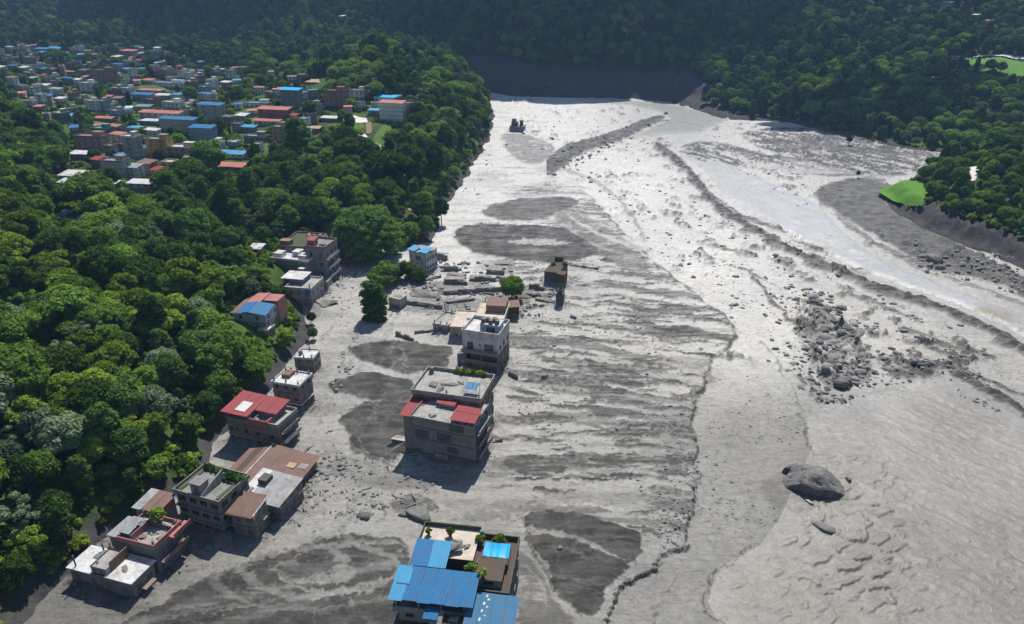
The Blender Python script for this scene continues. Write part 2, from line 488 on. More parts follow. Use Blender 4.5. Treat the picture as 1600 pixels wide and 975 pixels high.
RIDGES = [  # (line, width, height m, darkness): levees, ledges and cracks
    ('1028 226 1060 251 1088 280 1112 314 1158 346 1218 380 1268 405 1330 431 1398 456 1452 472 1502 492 1560 520 1605 545 1700 600', 7.0, 1.3, 1.0),
    ('1290 312 1338 356 1398 396 1452 424 1530 446 1620 480', 3.0, 0.35, 0.6),
    ('1178 430 1198 455 1216 472 1236 498 1262 520', 2.6, 0.4, 0.9),
    ('1408 582 1450 562 1490 572 1536 600 1570 618 1605 642', 5.0, 0.7, 0.95),
    ('1412 508 1440 520 1480 538 1512 540 1550 556', 4.0, 0.5, 0.8),
    ('1250 642 1260 660 1266 690 1270 712', 1.6, 0.2, 0.7),
    ('1190 530 1212 556 1238 592 1252 640', 1.4, 0.2, 0.5),
    ('1132 980 1106 935 1118 890 1150 866 1180 850', 1.5, 0.2, 0.8),
    ('1018 990 1030 940 1050 905 1062 880', 1.5, 0.2, 0.4),
    ('1080 225 1100 245 1120 270 1150 300 1190 320', 2.0, 0.3, 0.6),
    ('1290 295 1320 285 1350 276 1380 280', 3.0, 0.3, 0.6),
    ('880 262 940 282 985 330 1010 372', 3.0, 0.4, 0.5),
    ('535 655 545 695 582 718 622 730', 1.4, 0.3, 0.75),
    ('820 800 830 842 852 888 882 936 915 966', 1.6, 0.3, 0.6),
    ('1480 560 1530 586 1600 612', 3, 0.5, 0.85),
    ('1180 235 1260 262 1340 268', 2, 0.2, 0.5),
]
FAN_EDGE = P('880 262 905 288 958 345 1002 388 1050 430 1100 466 1132 492 1152 522 1140 541 1112 560 1094 585 1102 605 1078 627 1088 655 1085 692 1097 732 1082 762 1070 808 1082 846 1022 872 986 912 952 950 935 990 900 1100 880 1300')
TURB = P('1258 700 1268 668 1290 640 1360 640 1420 612 1480 596 1540 628 1620 668 1900 820 2200 1400 1060 1400 1112 960 1126 895 1190 848 1225 800')
RIVER = P('1130 980 1108 935 1120 890 1152 866 1190 846 1222 800 1252 735 1268 700 1262 650 1300 622 1380 612 1440 590 1490 588 1560 628 1620 662 1760 740 2000 900 2300 1400 1050 1400')
CHANNEL = P('1052 232 1100 262 1130 300 1180 332 1250 372 1330 412 1420 446 1500 472 1600 522 1750 600 1750 560 1600 488 1500 452 1430 424 1360 392 1310 352 1280 318 1240 300 1180 272 1120 244')
POND = P('930 158 985 163 1030 172 1050 184 1010 202 980 214 1040 208 1090 206 1122 194 1134 186 1105 176 1060 164 1000 157')
TINT = [(100, 960, .15), (300, 930, .20), (520, 760, .27), (560, 480, .36), (500, 600, .30), (850, 600, .35), (700, 500, .36), (850, 480, .40), (750, 290, .54), (980, 280, .56), (1100, 400, .55), (1230, 330, .46),
        (850, 180, .55), (1180, 520, .50), (1160, 700, .27), (1300, 720, .22), (1330, 650, .26), (1400, 850, .19), (1500, 640, .23), (1000, 900, .25), (1450, 430, .38), (1300, 220, .36), (1050, 185, .36), (750, 850, .25),
        (900, 700, .33), (1350, 560, .42), (1200, 250, .48), (1550, 560, .34), (1250, 950, .21), (1580, 900, .19), (740, 330, .53), (720, 400, .52), (950, 460, .42)]  # mud's own tones; far values also carry wet sheen and haze as colour

def flow_slope(u, v):
    """How the fan's streaks run down the picture of the floor: fall per unit across."""
    return 0.42 * (1 - sst(v, 330, 430)) * sst(u, 840, 930) + 0.14 * sst(v, 380, 450) * (1 - sst(v, 600, 690)) + 0.02 + 0.45 * sst(v, 780, 880) * sst(u, 790, 880)
def make_strokes():
    r = random.Random(5); out = []
    for k in range(150):
        v = r.uniform(322, 850); u = r.uniform(790, 1080)
        if v > 780 and r.random() < .6: continue
        L = r.uniform(40, 230) * (.7 if v < 420 else 1); w = r.uniform(1.6, 6.5) * (.75 + .5 * (v - 320) / 400)
        pts = [(u, v)]; n = 7
        for i in range(n):
            a, b = pts[-1]; sl = flow_slope(a, b) + r.uniform(-.05, .05)
            pts.append((a + L / n, b + sl * L / n))
        out.append((pts, w, r.uniform(.55, 1.0) if k % 3 else -r.uniform(.5, .9)))
    for k in range(46):                 # the street side: streaks run down towards the lower left
        u = r.uniform(500, 640); v = r.uniform(430, 800); L = r.uniform(20, 80); pts = [(u, v)]
        for i in range(5):
            a, b = pts[-1]; dx = -.45 + .9 * sst(b, 560, 800) * r.uniform(-1, 1); pts.append((a + dx * L / 5, b + L / 5 * .8))
        out.append((pts, r.uniform(1.0, 2.6), r.choice((-.6, .3, .45))))
    for s_, w, k in (('621 541 632 560 634 574', 1.4, -.9), ('556 650 557 688 572 714 604 730', 1.8, -.9), ('600 628 585 650 590 680', 1.0, -.7), ('800 798 826 818 815 846 842 866 858 892 862 920 884 950', 5, -.95), ('880 330 905 350 950 372 1004 394', 3, -.9), ('892 325 925 344 975 363', 2.4, -.9), ('868 338 890 360 930 384 1000 408', 2.5, -.8),
                     ('845 752 900 738 980 735 1060 748', 5, -.8), ('780 770 860 752 940 770 1040 800', 9, -.9), ('700 742 760 728 830 770', 6, -.5), ('820 890 870 900 930 905', 2, -.6), ('845 850 900 868 960 880', 2, -.5), ('860 950 840 905 812 880', 3, -.7), ('652 795 700 780 760 770 830 778', 6, -.7),
                     ('455 870 520 850 600 846 640 856', 4, -.7), ('440 900 470 930 540 925 615 900', 5, -.75), ('470 880 520 870 580 872 610 884', 2, -.55), ('330 965 420 935 480 940 590 920', 4, -.6), ('540 935 560 950 570 975', 2, -.7), ('500 945 490 975', 1.6, -.6), ('240 980 330 950 410 945', 3, -.5),
                     ('1000 458 1060 458 1112 470', 6, .9), ('900 500 960 512 1040 520 1092 526', 6, .9), ('830 558 900 566 987 582 1077 603', 8, .95), ('890 602 987 615 1079 636', 7, .95), ('800 606 822 608 845 616', 6, .9), ('923 680 990 676 1056 690', 7, .9), ('817 542 880 548 940 556', 4, .8), ('865 411 900 416 935 425', 3, .95), ('925 425 1000 432 1050 442', 3, .8),
                     ('1160 245 1230 262 1300 272 1360 270', 4, .8), ('1120 225 1180 240 1260 250 1330 246', 3, .7), ('1200 215 1280 224 1360 236 1440 242', 5, .8), ('1300 330 1350 370 1420 402 1500 430', 4, .8), ('1330 300 1370 340 1430 384 1490 410', 3, .75), ('1350 292 1400 335 1460 380', 3, .6), ('1120 232 1200 262 1330 268', 6, -.9), ('1140 330 1180 342 1230 360', 4, .9), ('1190 300 1240 318 1290 340', 3, .8), ('1110 300 1150 330 1200 352', 3, .8), ('1240 372 1300 392 1350 410', 3.5, .85), ('1320 452 1380 474 1440 500', 4, .8), ('1130 410 1170 420 1200 436', 3, .8), ('1420 520 1470 548 1540 560', 4, .9), ('1480 574 1540 606 1600 636', 6, .95), ('1060 330 1100 345 1130 352', 3, .8), ('980 300 1010 306 1050 312', 3.5, .85), ('1010 340 1050 346 1080 358', 3, .8), ('1100 380 1130 384 1160 392', 3, .85), ('940 262 980 270 1020 272', 3, .8), ('1300 225 1360 232 1430 240', 3, .9), ('1180 218 1230 228 1290 232', 3, .9)):
        out.append((curvy(P(s_), False), w, k))
    return out
def mud_fields(U, V, X, Y):
    """Relief (m), albedo and wetness of the valley floor; U,V only name the traced outlines."""
    n1 = fbm(X / 9, Y / 9, 4, 41); n2 = fbm(X / 2.6, Y / 2.6, 4, 43)
    lens = np.clip(9000 / np.maximum(Y, 50) / 90, 0.25, 1.2)
    Uw = U + 13 * n1 * lens * 1.5 + 5.0 * n2 * lens; Vw = V + 6.5 * fbm(X / 7, Y / 7, 4, 47) * lens + 3.2 * fbm(X / 2.2, Y / 2.2, 3, 49) * lens
    n0 = fbm(X / 0.95, Y / 0.95, 3, 53)
    Uw = Uw + 6 * n0 * lens; Vw = Vw + 4 * n0 * lens
    w = 0; t = 0
    for u, v, a in TINT:
        k = 1 / (((U - u) / 1.3) ** 2 + (V - v) ** 2 + 500) ** 1.4
        w = w + k; t = t + a * k
    alb = t / w
    z = 0.30 * fbm(X / 22, Y / 22, 4, 51)
    wet = np.zeros_like(X)
    sd, side = seg_dist(Uw, Vw, FAN_EDGE)
    onfan = sst(np.where(side > 0, 1, -1) * sd, -3, 2)
    # flow streaks: long along the flow, narrow across it
    bend = 0.0011 * (X - 20) ** 2
    lower = sst(V, 640, 900)
    A = X - 0.15 * Y; Bc = Y + 0.05 * X + np.where(X > 10, -0.6 * bend, 0.3 * bend) * (0.4 + 0.9 * lower)
    st = fbm(A / 30 + 0.8 * n1, Bc / 4.4 + 1.3 * fbm(X / 26, Y / 26, 2, 57), 4, 59, 0.6)
    st2 = fbm(A / 13, Bc / 1.1 + 0.6 * n1, 4, 61, 0.6)
    al = 0.35 * X - 0.94 * Y; ac = 0.94 * X + 0.35 * Y
    st3 = fbm(ac / 3.4 + 0.9 * n1, al / 17 + .5 * n1, 5, 58, 0.62)
    fanmask = np.clip(sst(U, 690, 830) * (1 - sst(np.abs(V - 545), 190, 330)), 0, 1) * onfan
    patch = fbm(X / 24, Y / 13, 3, 60)
    streak = sst(st + 0.20 * st2 + 0.5 * patch, 0.06, 0.2) * fanmask
    thin = sst(st2 + 0.35 * st, 0.16, 0.5) * (0.25 + 0.6 * fanmask) * onfan
    gravel = 0.50 + 0.5 * sst(fbm(X / 1.3, Y / 1.3, 4, 63, .6), -0.4, 0.35)
    dark = np.clip(0.82 * streak * gravel + 0.26 * thin, 0, 0.95)
    raise_ = 0.22 * streak
    edgey = 0.75 + 0.5 * sst(n2, -0.4, 0.5)
    for pts, k, e in DARK:
        sdp = local(poly_sdf, Uw, Vw, curvy(P(pts)))
        m = sst(-sdp, -0.5, max(2.2, e * 0.5)) 
        if k > 0.9:
            vein = sst(np.abs(fbm(X / 16, Y / 9, 4, 65 + int(k * 100) % 7)), 0.0, 0.035)
            mm = m * k * (0.82 + 0.18 * vein) * (0.84 + 0.16 * sst(st2 + .4 * n2, -0.5, 0.3)) * (0.86 + 0.14 * sst(fbm(X / 6, Y / 3.5, 4, 77), -.3, .3))
        else:
            mm = m * k * sst(np.where(U > 1040, 1.25 * st3 + .3 * n1, st2 * 0.8 + 0.35 * n1) + 0.4 * n2, np.where(U > 1040, -0.42, -.6), np.where(U > 1040, 0.10, .02))
        dark = np.maximum(dark, mm)
        raise_ = np.maximum(raise_, 0.34 * m * k)
    light = np.zeros_like(X)
    for pts, wd, k in make_strokes():
        a_ = np.array(pts); pad = wd + 14
        b_ = (U > a_[:, 0].min() - pad) & (U < a_[:, 0].max() + pad) & (V > a_[:, 1].min() - pad) & (V < a_[:, 1].max() + pad)
        if not b_.any(): continue
        u_, v_ = Uw[b_], Vw[b_]
        d, _ = seg_dist(u_, v_, pts)
        t_ = np.clip((u_ - a_[0, 0]) * (a_[-1, 0] - a_[0, 0]) + (v_ - a_[0, 1]) * (a_[-1, 1] - a_[0, 1]), 0, None) / ((a_[-1] - a_[0]) ** 2).sum()
        tp = np.clip(np.sin(np.pi * np.clip(t_, 0.02, 0.98)), 0.05, 1) ** .6
        m = 1 - sst(d / (wd * tp * edgey[b_]), .7, 1.1)
        if k > 0:
            m = m * onfan[b_] if a_[0, 0] < 1090 else m
            dark[b_] = np.maximum(dark[b_], m * k * (.55 + .45 * sst(st2[b_], -.4, .3))); raise_[b_] = np.maximum(raise_[b_], .28 * m)
        else: light[b_] = np.maximum(light[b_], -k * m * (1 if wd > 2.6 else .45) * (.6 + .4 * sst(n2[b_], -.4, .2)))
    dark = dark * (1 - light); raise_ = raise_ * (1 - .8 * light)
    # swirl: rings around (480, 895)
    rr = np.hypot((Uw - 478) / 2.6, (Vw - 893) / 1.0) ; ang = np.arctan2(Vw - 893, (Uw - 478) / 2.6)
    ring = np.sin(rr / 3.4 + 1.3 * ang + 2.2 * n1) 
    inlobe = sst(-poly_sdf(Uw, Vw, P(DARK[6][0])), 0, 12) * sst(rr, 8, 20) * (1 - sst(rr, 46, 80))
    dark = dark * (1 - 0.6 * inlobe * sst(ring + 0.5 * st2, 0.2, 0.8))
    for ctr in ('60 945 220 905 330 878 430 848 560 826', '180 985 330 940 450 915 560 900 625 868', '300 990 420 955 540 925 610 905'):
        d = local(seg_dist, Uw, Vw, curvy(P(ctr), False))
        dark = dark * (1 - 0.6 * (1 - sst(d, 2, 11)) * sst(fbm(A / 20, Bc / 0.9, 3, 67), -0.5, 0.3))
    bar = np.maximum(local(poly_sdf, Uw, Vw, curvy(P('856 282 850 248 880 224 960 204 1024 177 1046 180 1010 200 980 216 900 241 880 262'))) * -1, 0)
    z = z + sst(bar, 0, 5) * (0.7 + 1.6 * np.abs(fbm(X / 4, Y / 8, 4, 79)))
    z = z + raise_ * (0.8 + 0.4 * n2)
    # river side lies lower, with a torn ledge along the fan
    z = z - 0.75 * (1 - onfan)
    ledge = np.exp(-(sd / 2.6) ** 2) * sst(Vw, 270, 330) * sst(fbm(X / 8, Y / 8, 2, 69), -0.35, 0.1)
    dark = np.maximum(dark, 0.85 * ledge)
    for pts, wd, hh, k in RIDGES:
        d = local(seg_dist, Uw, Vw, curvy(P(pts), False))
        wv = wd * (0.65 + 0.7 * sst(n1, -0.4, 0.5))
        m = 1 - sst(d, wv * 0.55, wv * 1.35)
        z = z + m * hh * (0.7 + 0.6 * n2)
        dark = np.maximum(dark, k * m * (0.70 + 0.3 * sst(st2 + n2, -0.3, 0.3)))
    # silt bars and lumps on the bright flood plain
    plain = (1 - onfan) * (1 - sst(V, 560, 640))
    lump = fbm((X * 0.9 + Y * 0.2) / 7.0, (Y - 0.3 * X) / 7.0, 5, 71, 0.6)
    patchy = sst(fbm(X / 30, Y / 45, 3, 73), -0.12, 0.25)
    lm = sst(lump, 0.17, 0.32) * plain * patchy
    z = z + 1.1 * lm + 0.25 * plain * lump
    dark = np.maximum(dark, 0.8 * lm * sst(n2, -0.3, 0.15))
    for hp, hk in (('1226 470 1300 462 1350 520 1376 576 1330 614 1286 600 1256 556', 2.1), ('1376 560 1420 556 1480 566 1440 594 1392 590', 1.4), ('1404 506 1470 532 1550 548 1540 562 1450 545', 1.2), ('1236 560 1290 600 1340 628 1300 640 1250 612', .9)):
        jm = sst(-local(poly_sdf, Uw, Vw, curvy(P(hp))), 0, 9)
        jag = np.abs(fbm(X / 3.1, Y / 3.1, 4, 121, .6)); z = z + jm * hk * (jag * 1.9 - .25) * sst(fbm(X / 9, Y / 9, 2, 123), -.5, .2)
        dark = np.maximum(dark, .8 * jm * sst(jag, .12, .34))
    # turbulent water
    tz = sst(-poly_sdf(Uw, Vw, TURB), -2, 22)
    ca, sa = math.cos(R(24)), math.sin(R(24))
    a1 = X * ca + Y * sa; b1 = -X * sa + Y * ca
    right = sst(X - 0.35 * Y + 6 * n1, 24, 42)
    wav = fbm(a1 / 5 + 0.5 * n1, b1 / 2.6 + 0.5 * n1, 4, 81)
    train = np.exp(-((U - 1390) / 140) ** 2 - ((V - 850) / 125) ** 2)
    ph = b1 / 3.1 + 1.1 * fbm(a1 / 10, b1 / 10, 3, 84) + 0.3 * n2
    fr = ph - np.floor(ph)
    saw = (1 - fr) * sst(fr, 0.0, 0.17)          # steep towards the camera side of each wave
    brk = sst(fbm(a1 / 4.2 + .5 * n2, b1 / 2.2 + 3, 4, 85), 0.02, 0.2)
    a2 = X * 0.62 - Y * 0.78; b2 = X * 0.78 + Y * 0.62
    wav2 = fbm(a2 / 9 + .6 * n1, b2 / 1.7 + .5 * n2, 5, 83, .6)
    chop = fbm(a1 / 1.7 + n2, b1 / 1.0, 3, 86)
    crest = 1 - np.abs(wav) * 2.2
    calm = (1 - right)
    z = z + tz * (calm * (0.13 * wav + (0.08 + 0.58 * train) * saw * brk) + 0.20 * wav2 * (0.25 + 0.75 * right) + 0.04 * n2 + 0.055 * chop)
    dark = np.maximum(dark, 0.4 * tz * calm * brk * train * (1 - sst(np.abs(fr - 0.06), 0.03, 0.08)))  # shade of each wave's steep face is also painted into the tint
    foam = sst(np.where(right > 0.5, wav2, .6 * wav + .5 * chop), 0.26, 0.6) * tz
    alb = alb * (1 + 0.22 * foam)
    ch = sst(-poly_sdf(Uw, Vw, CHANNEL), -1, 6); pd = sst(-poly_sdf(Uw, Vw, POND), -1, 4)
    wet = np.clip(0.75 * tz + ch + pd, 0, 1)
    z = z * (1 - 0.75 * np.clip(ch + pd, 0, 1)) - 0.5 * np.clip(ch + pd, 0, 1) * onfan
    alb = alb * (1 - 0.13 * (1 - onfan) * sst(V, 540, 660))
    dark = dark * (1 - 0.92 * np.clip(ch, 0, 1) * (dark < 0.85)) 
    cr1 = 1 - sst(np.abs(fbm(A / 22 + .3 * n2, Bc / 5.5 + .3 * n2, 4, 93, .62)), 0.0, 0.022)
    cr2 = 1 - sst(np.abs(fbm(ac / 6 + .3 * n2, al / 18, 4, 95, .62)), 0.0, 0.02)
    crk = np.where(onfan > .5, cr1, cr2) * (1 - tz) * (1 - ch) * (1 - pd) * sst(fbm(X / 17, Y / 17, 2, 97), -.1, .2)
    dark = np.maximum(dark, 0.55 * crk); z = z - 0.18 * crk
    # fine relief: rills, pebbly crust
    z = z + 0.035 * st2 * (1 - tz) + 0.05 * fbm(X / 0.9, Y / 0.9, 3, 87) * (1 - 0.6 * tz)
    z = z + 0.07 * dark * fbm(X / 0.7, Y / 0.7, 2, 89)
    alb = alb * (1 + 0.10 * n1 + 0.07 * st2) * (1 - 0.10 * sst(n2, 0.1, 0.5))
    damp = sst(fbm(A / 26, Bc / 6, 4, 91), 0.05, 0.45) * onfan
    alb = alb * (1 - 0.22 * damp)
    dkc = 0.034 * (0.85 + 0.4 * sst(n2 + st2, -0.4, 0.6)) + 0.012 * sst(V, 500, 200)
    alb = alb * (1 - dark) + dkc * dark
    warm = np.stack([np.ones_like(X), np.full_like(X, 0.972), np.full_like(X, 0.905)], -1)
    cold = np.array([0.97, 1.0, 1.03])
    far = sst(V, 560, 300)[..., None]
    tint = warm * (1 - far) + np.broadcast_to([1.0, 0.99, 0.965], warm.shape) * far
    tint = tint * (1 - 0.6 * ch[..., None]) + cold * 0.6 * ch[..., None]
    tan = (0.9 * tz + 0.25 * sst(fbm(X / 30, Y / 30, 3, 99), 0, .4))[..., None]
    tint = tint * (1 - tan) + np.array([1.05, 0.975, 0.86]) * tan
    pool = np.clip((1 - sst(np.hypot((U - 1250) / 62, (V - 762) / 34), .8, 1.1)), 0, 1)
    alb = alb * (1 - .22 * pool); tint = tint * (1 - .6 * pool[..., None]) + np.array([1.04, .985, .89]) * .6 * pool[..., None]
    brown = (1 - sst(np.hypot((U - 1530) / 70, (V - 497) / 22), 0.5, 1.1)) * ch
    rgb = alb[..., None] * tint
    rgb = rgb * (1 - brown[..., None]) + np.array([0.27, 0.245, 0.19]) * brown[..., None]
    rgb = rgb * (1 - 0.5 * pd[..., None]) + np.array([0.26, 0.29, 0.26]) * 0.5 * pd[..., None]
    return z, np.clip(rgb, 0.02, 0.8), wet

def mud_grid():
    us = np.concatenate([np.linspace(-900, -80, 40)[:-1], np.linspace(-80, 1680, 880), np.linspace(1680, 2600, 44)[1:]])
    vs = np.concatenate([np.linspace(121, 200, 66)[:-1], np.linspace(200, 1000, 560), np.linspace(1000, 1900, 60)[1:]])
    U, V = np.meshgrid(us, vs)
    X, Y, _ = at(U, V)
    z, rgb, wet = mud_fields(U, V, X, Y)
    return U, V, X, Y, z, rgb, wet
U_, V_, X_, Y_, Z_, RGB_, WET_ = mud_grid()
mud_m = attr_mat('mud', 'silt', 0.75, (0.76, 1.2), 1.0, 0.08, 0.7, wet=True)
river_m = attr_mat('silty_water', 'silt', 0.27, (0.84, 1.14), 0.8, 0.25, 0.6)
_nr, _nc = X_.shape
_idx = np.arange(_nr * _nc).reshape(_nr, _nc)
# row order runs from far to near, so this winding faces up
_quads = np.stack([_idx[1:, :-1], _idx[1:, 1:], _idx[:-1, 1:], _idx[:-1, :-1]], -1).reshape(-1, 4)
_inr = np.minimum(poly_sdf(U_, V_, RIVER), np.minimum(poly_sdf(U_, V_, CHANNEL), poly_sdf(U_, V_, POND))) < 0
_fr = _inr.ravel()[_quads].sum(1) >= 2
def mud_z(u, v):
    """Height of the mud at a photo pixel (nearest grid vertex)."""
    us = U_[0]; vs = V_[:, 0]
    j = int(np.clip(np.searchsorted(us, u), 0, _nc - 1)); i = int(np.clip(np.searchsorted(vs, v), 0, _nr - 1))
    return float(Z_[i, j])

# hills: one sheet to the horizon, finest where the camera looks
FIELDS = [P('1370 303 1390 293 1414 286 1440 287 1448 308 1440 328 1412 326 1390 316'), P('1502 98 1530 94 1620 98 1700 100 1700 124 1600 124 1545 118 1514 116')]
def hill_sheet():
    th = np.concatenate([np.linspace(-math.pi, -0.72, 50)[:-1], np.linspace(-0.72, 0.72, 560), np.linspace(0.72, math.pi, 50)[1:]])
    rr = np.concatenate([np.linspace(0, 80, 12)[:-1], np.linspace(80, 420, 190)[:-1], np.linspace(420, 900, 150)[:-1], np.geomspace(900, 3500, 45)])
    T, RR = np.meshgrid(th, rr)
    X = RR * np.sin(T); Y = RR * np.cos(T)
    Z, s = hill(X, Y)
    n = fbm(X / 12, Y / 12, 4, 101); n2 = fbm(X / 3, Y / 3, 3, 103)
    u, v, d = proj(X, Y, Z)
    u = np.where(Y * CP + 90 * SP < 5, -9999, u)
    grass = np.array([0.050, 0.095, 0.018]) * (1 + 0.5 * n[..., None]) + np.array([0.035, 0.03, 0.0]) * sst(n2, 0, 0.5)[..., None]
    litter = np.array([0.030, 0.040, 0.016])
    lit = sst(fbm(X / 30, Y / 30, 3, 105), -0.1, 0.3)[..., None]
    c = grass * (1 - 0.6 * lit) + litter * 0.6 * lit
    fl = sst(Y, 500, 580)[..., None]; c = c * (1 - fl) + np.array([0.026, 0.040, 0.014]) * fl * (1 + .4 * n[..., None])
    rock = np.array([0.058, 0.056, 0.057]) * (1 + 0.45 * n2[..., None])
    near_right = (X > 100) & (Y < 345)
    bw = np.where(near_right, 11 + 5 * n, np.where((X < 25) & (Y < 560), 3.0 + 2 * n, 4 + 1.5 * (14 * sst(u, 640, 760) * (1 - sst(u, 1060, 1210))) + 6 * n))
    rk = (1 - sst(s, bw - 1.5, bw + 2.5))[..., None]
    c = c * (1 - rk) + rock * rk
    stp = (near_right & (s > -1)) * sst(s, 0, 3) * (1 - sst(s, 11, 16)); Z = Z + stp * (.9 * (np.floor(Z / 1.5) * 1.5 + 1.5 * sst(Z / 1.5 - np.floor(Z / 1.5), .55, .95) - Z))
    rough = (near_right & (s > 0)) * sst(s, 0, 3) * (1 - sst(s, 10, 16))
    Z = Z + 2.3 * rough * (np.abs(fbm(X / 5, Y / 5, 4, 107)) * 2.2 - 0.5)
    cf = ((Y > 480) & (s > 0)) * sst(s, 0, 3) * (1 - sst(s, 20, 34)) * sst(u, 640, 760) * (1 - sst(u, 1060, 1210))
    Z = Z + 1.2 * cf * fbm(X / 20, Y / 11, 5, 109) + 1.4 * cf * sst(X, 60, 160) * np.abs(fbm(X / 6, Y / 6, 3, 111))
    nr, nc = X.shape
    idx = np.arange(nr * nc).reshape(nr, nc)
    q = np.stack([idx[:-1, :-1], idx[1:, :-1], idx[1:, 1:], idx[:-1, 1:]], -1).reshape(-1, 4)[:, ::-1]
    me = mesh_np('hillside', np.stack([X, Y, Z], -1).reshape(-1, 3), q, [attr_mat('hillside_soil', 'cover', 0.95, (0.7, 1.25), 0.7, 0.15, 0.8)], True,
                 {'cover': ('FLOAT_COLOR', np.concatenate([c.reshape(-1, 3), np.ones((nr * nc, 1))], 1))})
    tag(link('hillside', me), kind='structure')
hill_sheet()

def drape(name, pts, material, dz=0.25, n=14, kind='structure'):
    """A sheet laid over the hill inside a traced outline (world outline from photo pixels)."""
    w = np.array([hit(u, v)[:2] for u, v in pts])
    lo, hi = w.min(0), w.max(0)
    gx, gy = np.meshgrid(np.linspace(lo[0], hi[0], n * 2), np.linspace(lo[1], hi[1], n * 2))
    ins = poly_sdf(gx, gy, [tuple(k) for k in w])
    H = np.maximum(hill(gx, gy)[0], 0) + dz + 0.05 * fbm(gx / 2, gy / 2, 2, 5)
    idx = np.arange(gx.size).reshape(gx.shape)
    q = np.stack([idx[:-1, :-1], idx[:-1, 1:], idx[1:, 1:], idx[1:, :-1]], -1).reshape(-1, 4)
    keep = (ins.ravel()[q] < 0.6).all(1)
    used, inv = np.unique(q[keep], return_inverse=True)
    if not len(used): return None
    o = link(name, mesh_np(name, np.stack([gx, gy, H], -1).reshape(-1, 3)[used], inv.reshape(-1, 4), [material]))
    return tag(o, kind=kind)
M['rice'] = mat('young_rice', (0.085, 0.21, 0.022), 0.9, 0.35, 0.6, stain=(0.05, 0.14, 0.02), streak=False)
M['grass'] = mat('meadow_grass', (0.075, 0.14, 0.022), 0.95, 0.5, 0.4, stain=(0.06, 0.09, 0.02), streak=False)
M['dirt'] = mat('dirt_track', (0.24, 0.17, 0.12), 0.95, 0.4, 0.5, streak=False)
# ---------------------------------------------------------------- plants: leaf-clump crowns and limbed trunks
_ico = None
def ico(sub):
    import bmesh
    bm = bmesh.new(); bmesh.ops.create_icosphere(bm, subdivisions=sub, radius=1.0)
    v = np.array([k.co[:] for k in bm.verts]); f = np.array([[q.index for q in k.verts] for k in bm.faces]); bm.free()
    return v, f
ICO1, ICO2, ICO3 = ico(1), ico(2), ico(3)

def crown_np(seed, lobes, leaf, per, flat=0.35):
    """Leaf quads over lobes (x,y,z,r), with a rough solid heart in each lobe. Returns verts, quads."""
    rs = np.random.RandomState(seed)
    V, F = [], []; base = 0
    for (cx, cy, cz, r) in lobes:
        n = int(per * (r / np.mean([k[3] for k in lobes])) ** 2) + 8
        e = rs.normal(size=(n, 3)); e /= np.linalg.norm(e, axis=1, keepdims=True)
        e[:, 2] = np.where(e[:, 2] < -0.35, -e[:, 2] * 0.6, e[:, 2]); e /= np.linalg.norm(e, axis=1, keepdims=True)
        rad = r * rs.uniform(0.78, 1.12, (n, 1))
        p = np.array([cx, cy, cz]) + e * rad * np.array([1, 1, 0.86])
        nn = e + 0.55 * rs.normal(size=(n, 3)) + np.array([0, 0, flat]); nn /= np.linalg.norm(nn, axis=1, keepdims=True)
        t = np.cross(nn, rs.normal(size=(n, 3))); t /= np.linalg.norm(t, axis=1, keepdims=True)
        b = np.cross(nn, t)
        sz = leaf * rs.uniform(0.55, 1.25, (n, 1)); sz2 = sz * rs.uniform(0.6, 1.0, (n, 1))
        q = np.stack([p - t * sz, p - b * sz2 + nn * sz * 0.2, p + t * sz, p + b * sz2 - nn * sz * 0.15], 1).reshape(-1, 3)
        V.append(q); F.append(np.arange(base, base + 4 * n).reshape(-1, 4)); base += 4 * n
        iv, jf = ICO1
        k = iv * r * 0.80 * (1 + 0.12 * rs.normal(size=(len(iv), 1))) * np.array([1, 1, 0.86]) + np.array([cx, cy, cz])
        V.append(k); F.append(np.concatenate([jf, jf[:, 2:3]], 1) + base); base += len(iv)
    return np.concatenate(V), np.concatenate(F)

def tri_quads_mesh(name, V, F, m):
    me = bpy.data.meshes.new(name)
    me.from_pydata(V.tolist(), [], [f[:3] if f[2] == f[3] else f for f in F.tolist()])
    me.materials.append(m); me.update()
    return me

def lobes_round(seed, R0, H0, z0, n, spread=0.62):
    """Lobes over a rounded crown of radius R0, height H0, base at z0."""
    rs = np.random.RandomState(seed); out = []
    for k in range(n):
        f = (k + 0.5) / n; ph = k * 2.399963 + rs.uniform(-0.5, 0.5)
        cz = 1 - 1.45 * f
        rr = math.sqrt(max(0.05, 1 - cz * cz)) if cz > -0.2 else math.sqrt(max(.05, 1 - cz * cz)) * 0.8
        k1 = spread * rs.uniform(0.74, 1.34)
        r = R0 * rs.uniform(0.19, 0.40) * (1.0 if n > 24 else 1.25)
        out.append((R0 * k1 * rr * math.cos(ph), R0 * k1 * rr * math.sin(ph), z0 + H0 * 0.46 + H0 * 0.40 * cz * rs.uniform(0.85, 1.1), r))
    out.append((0, 0, z0 + H0 * 0.42, R0 * 0.5))
    return out

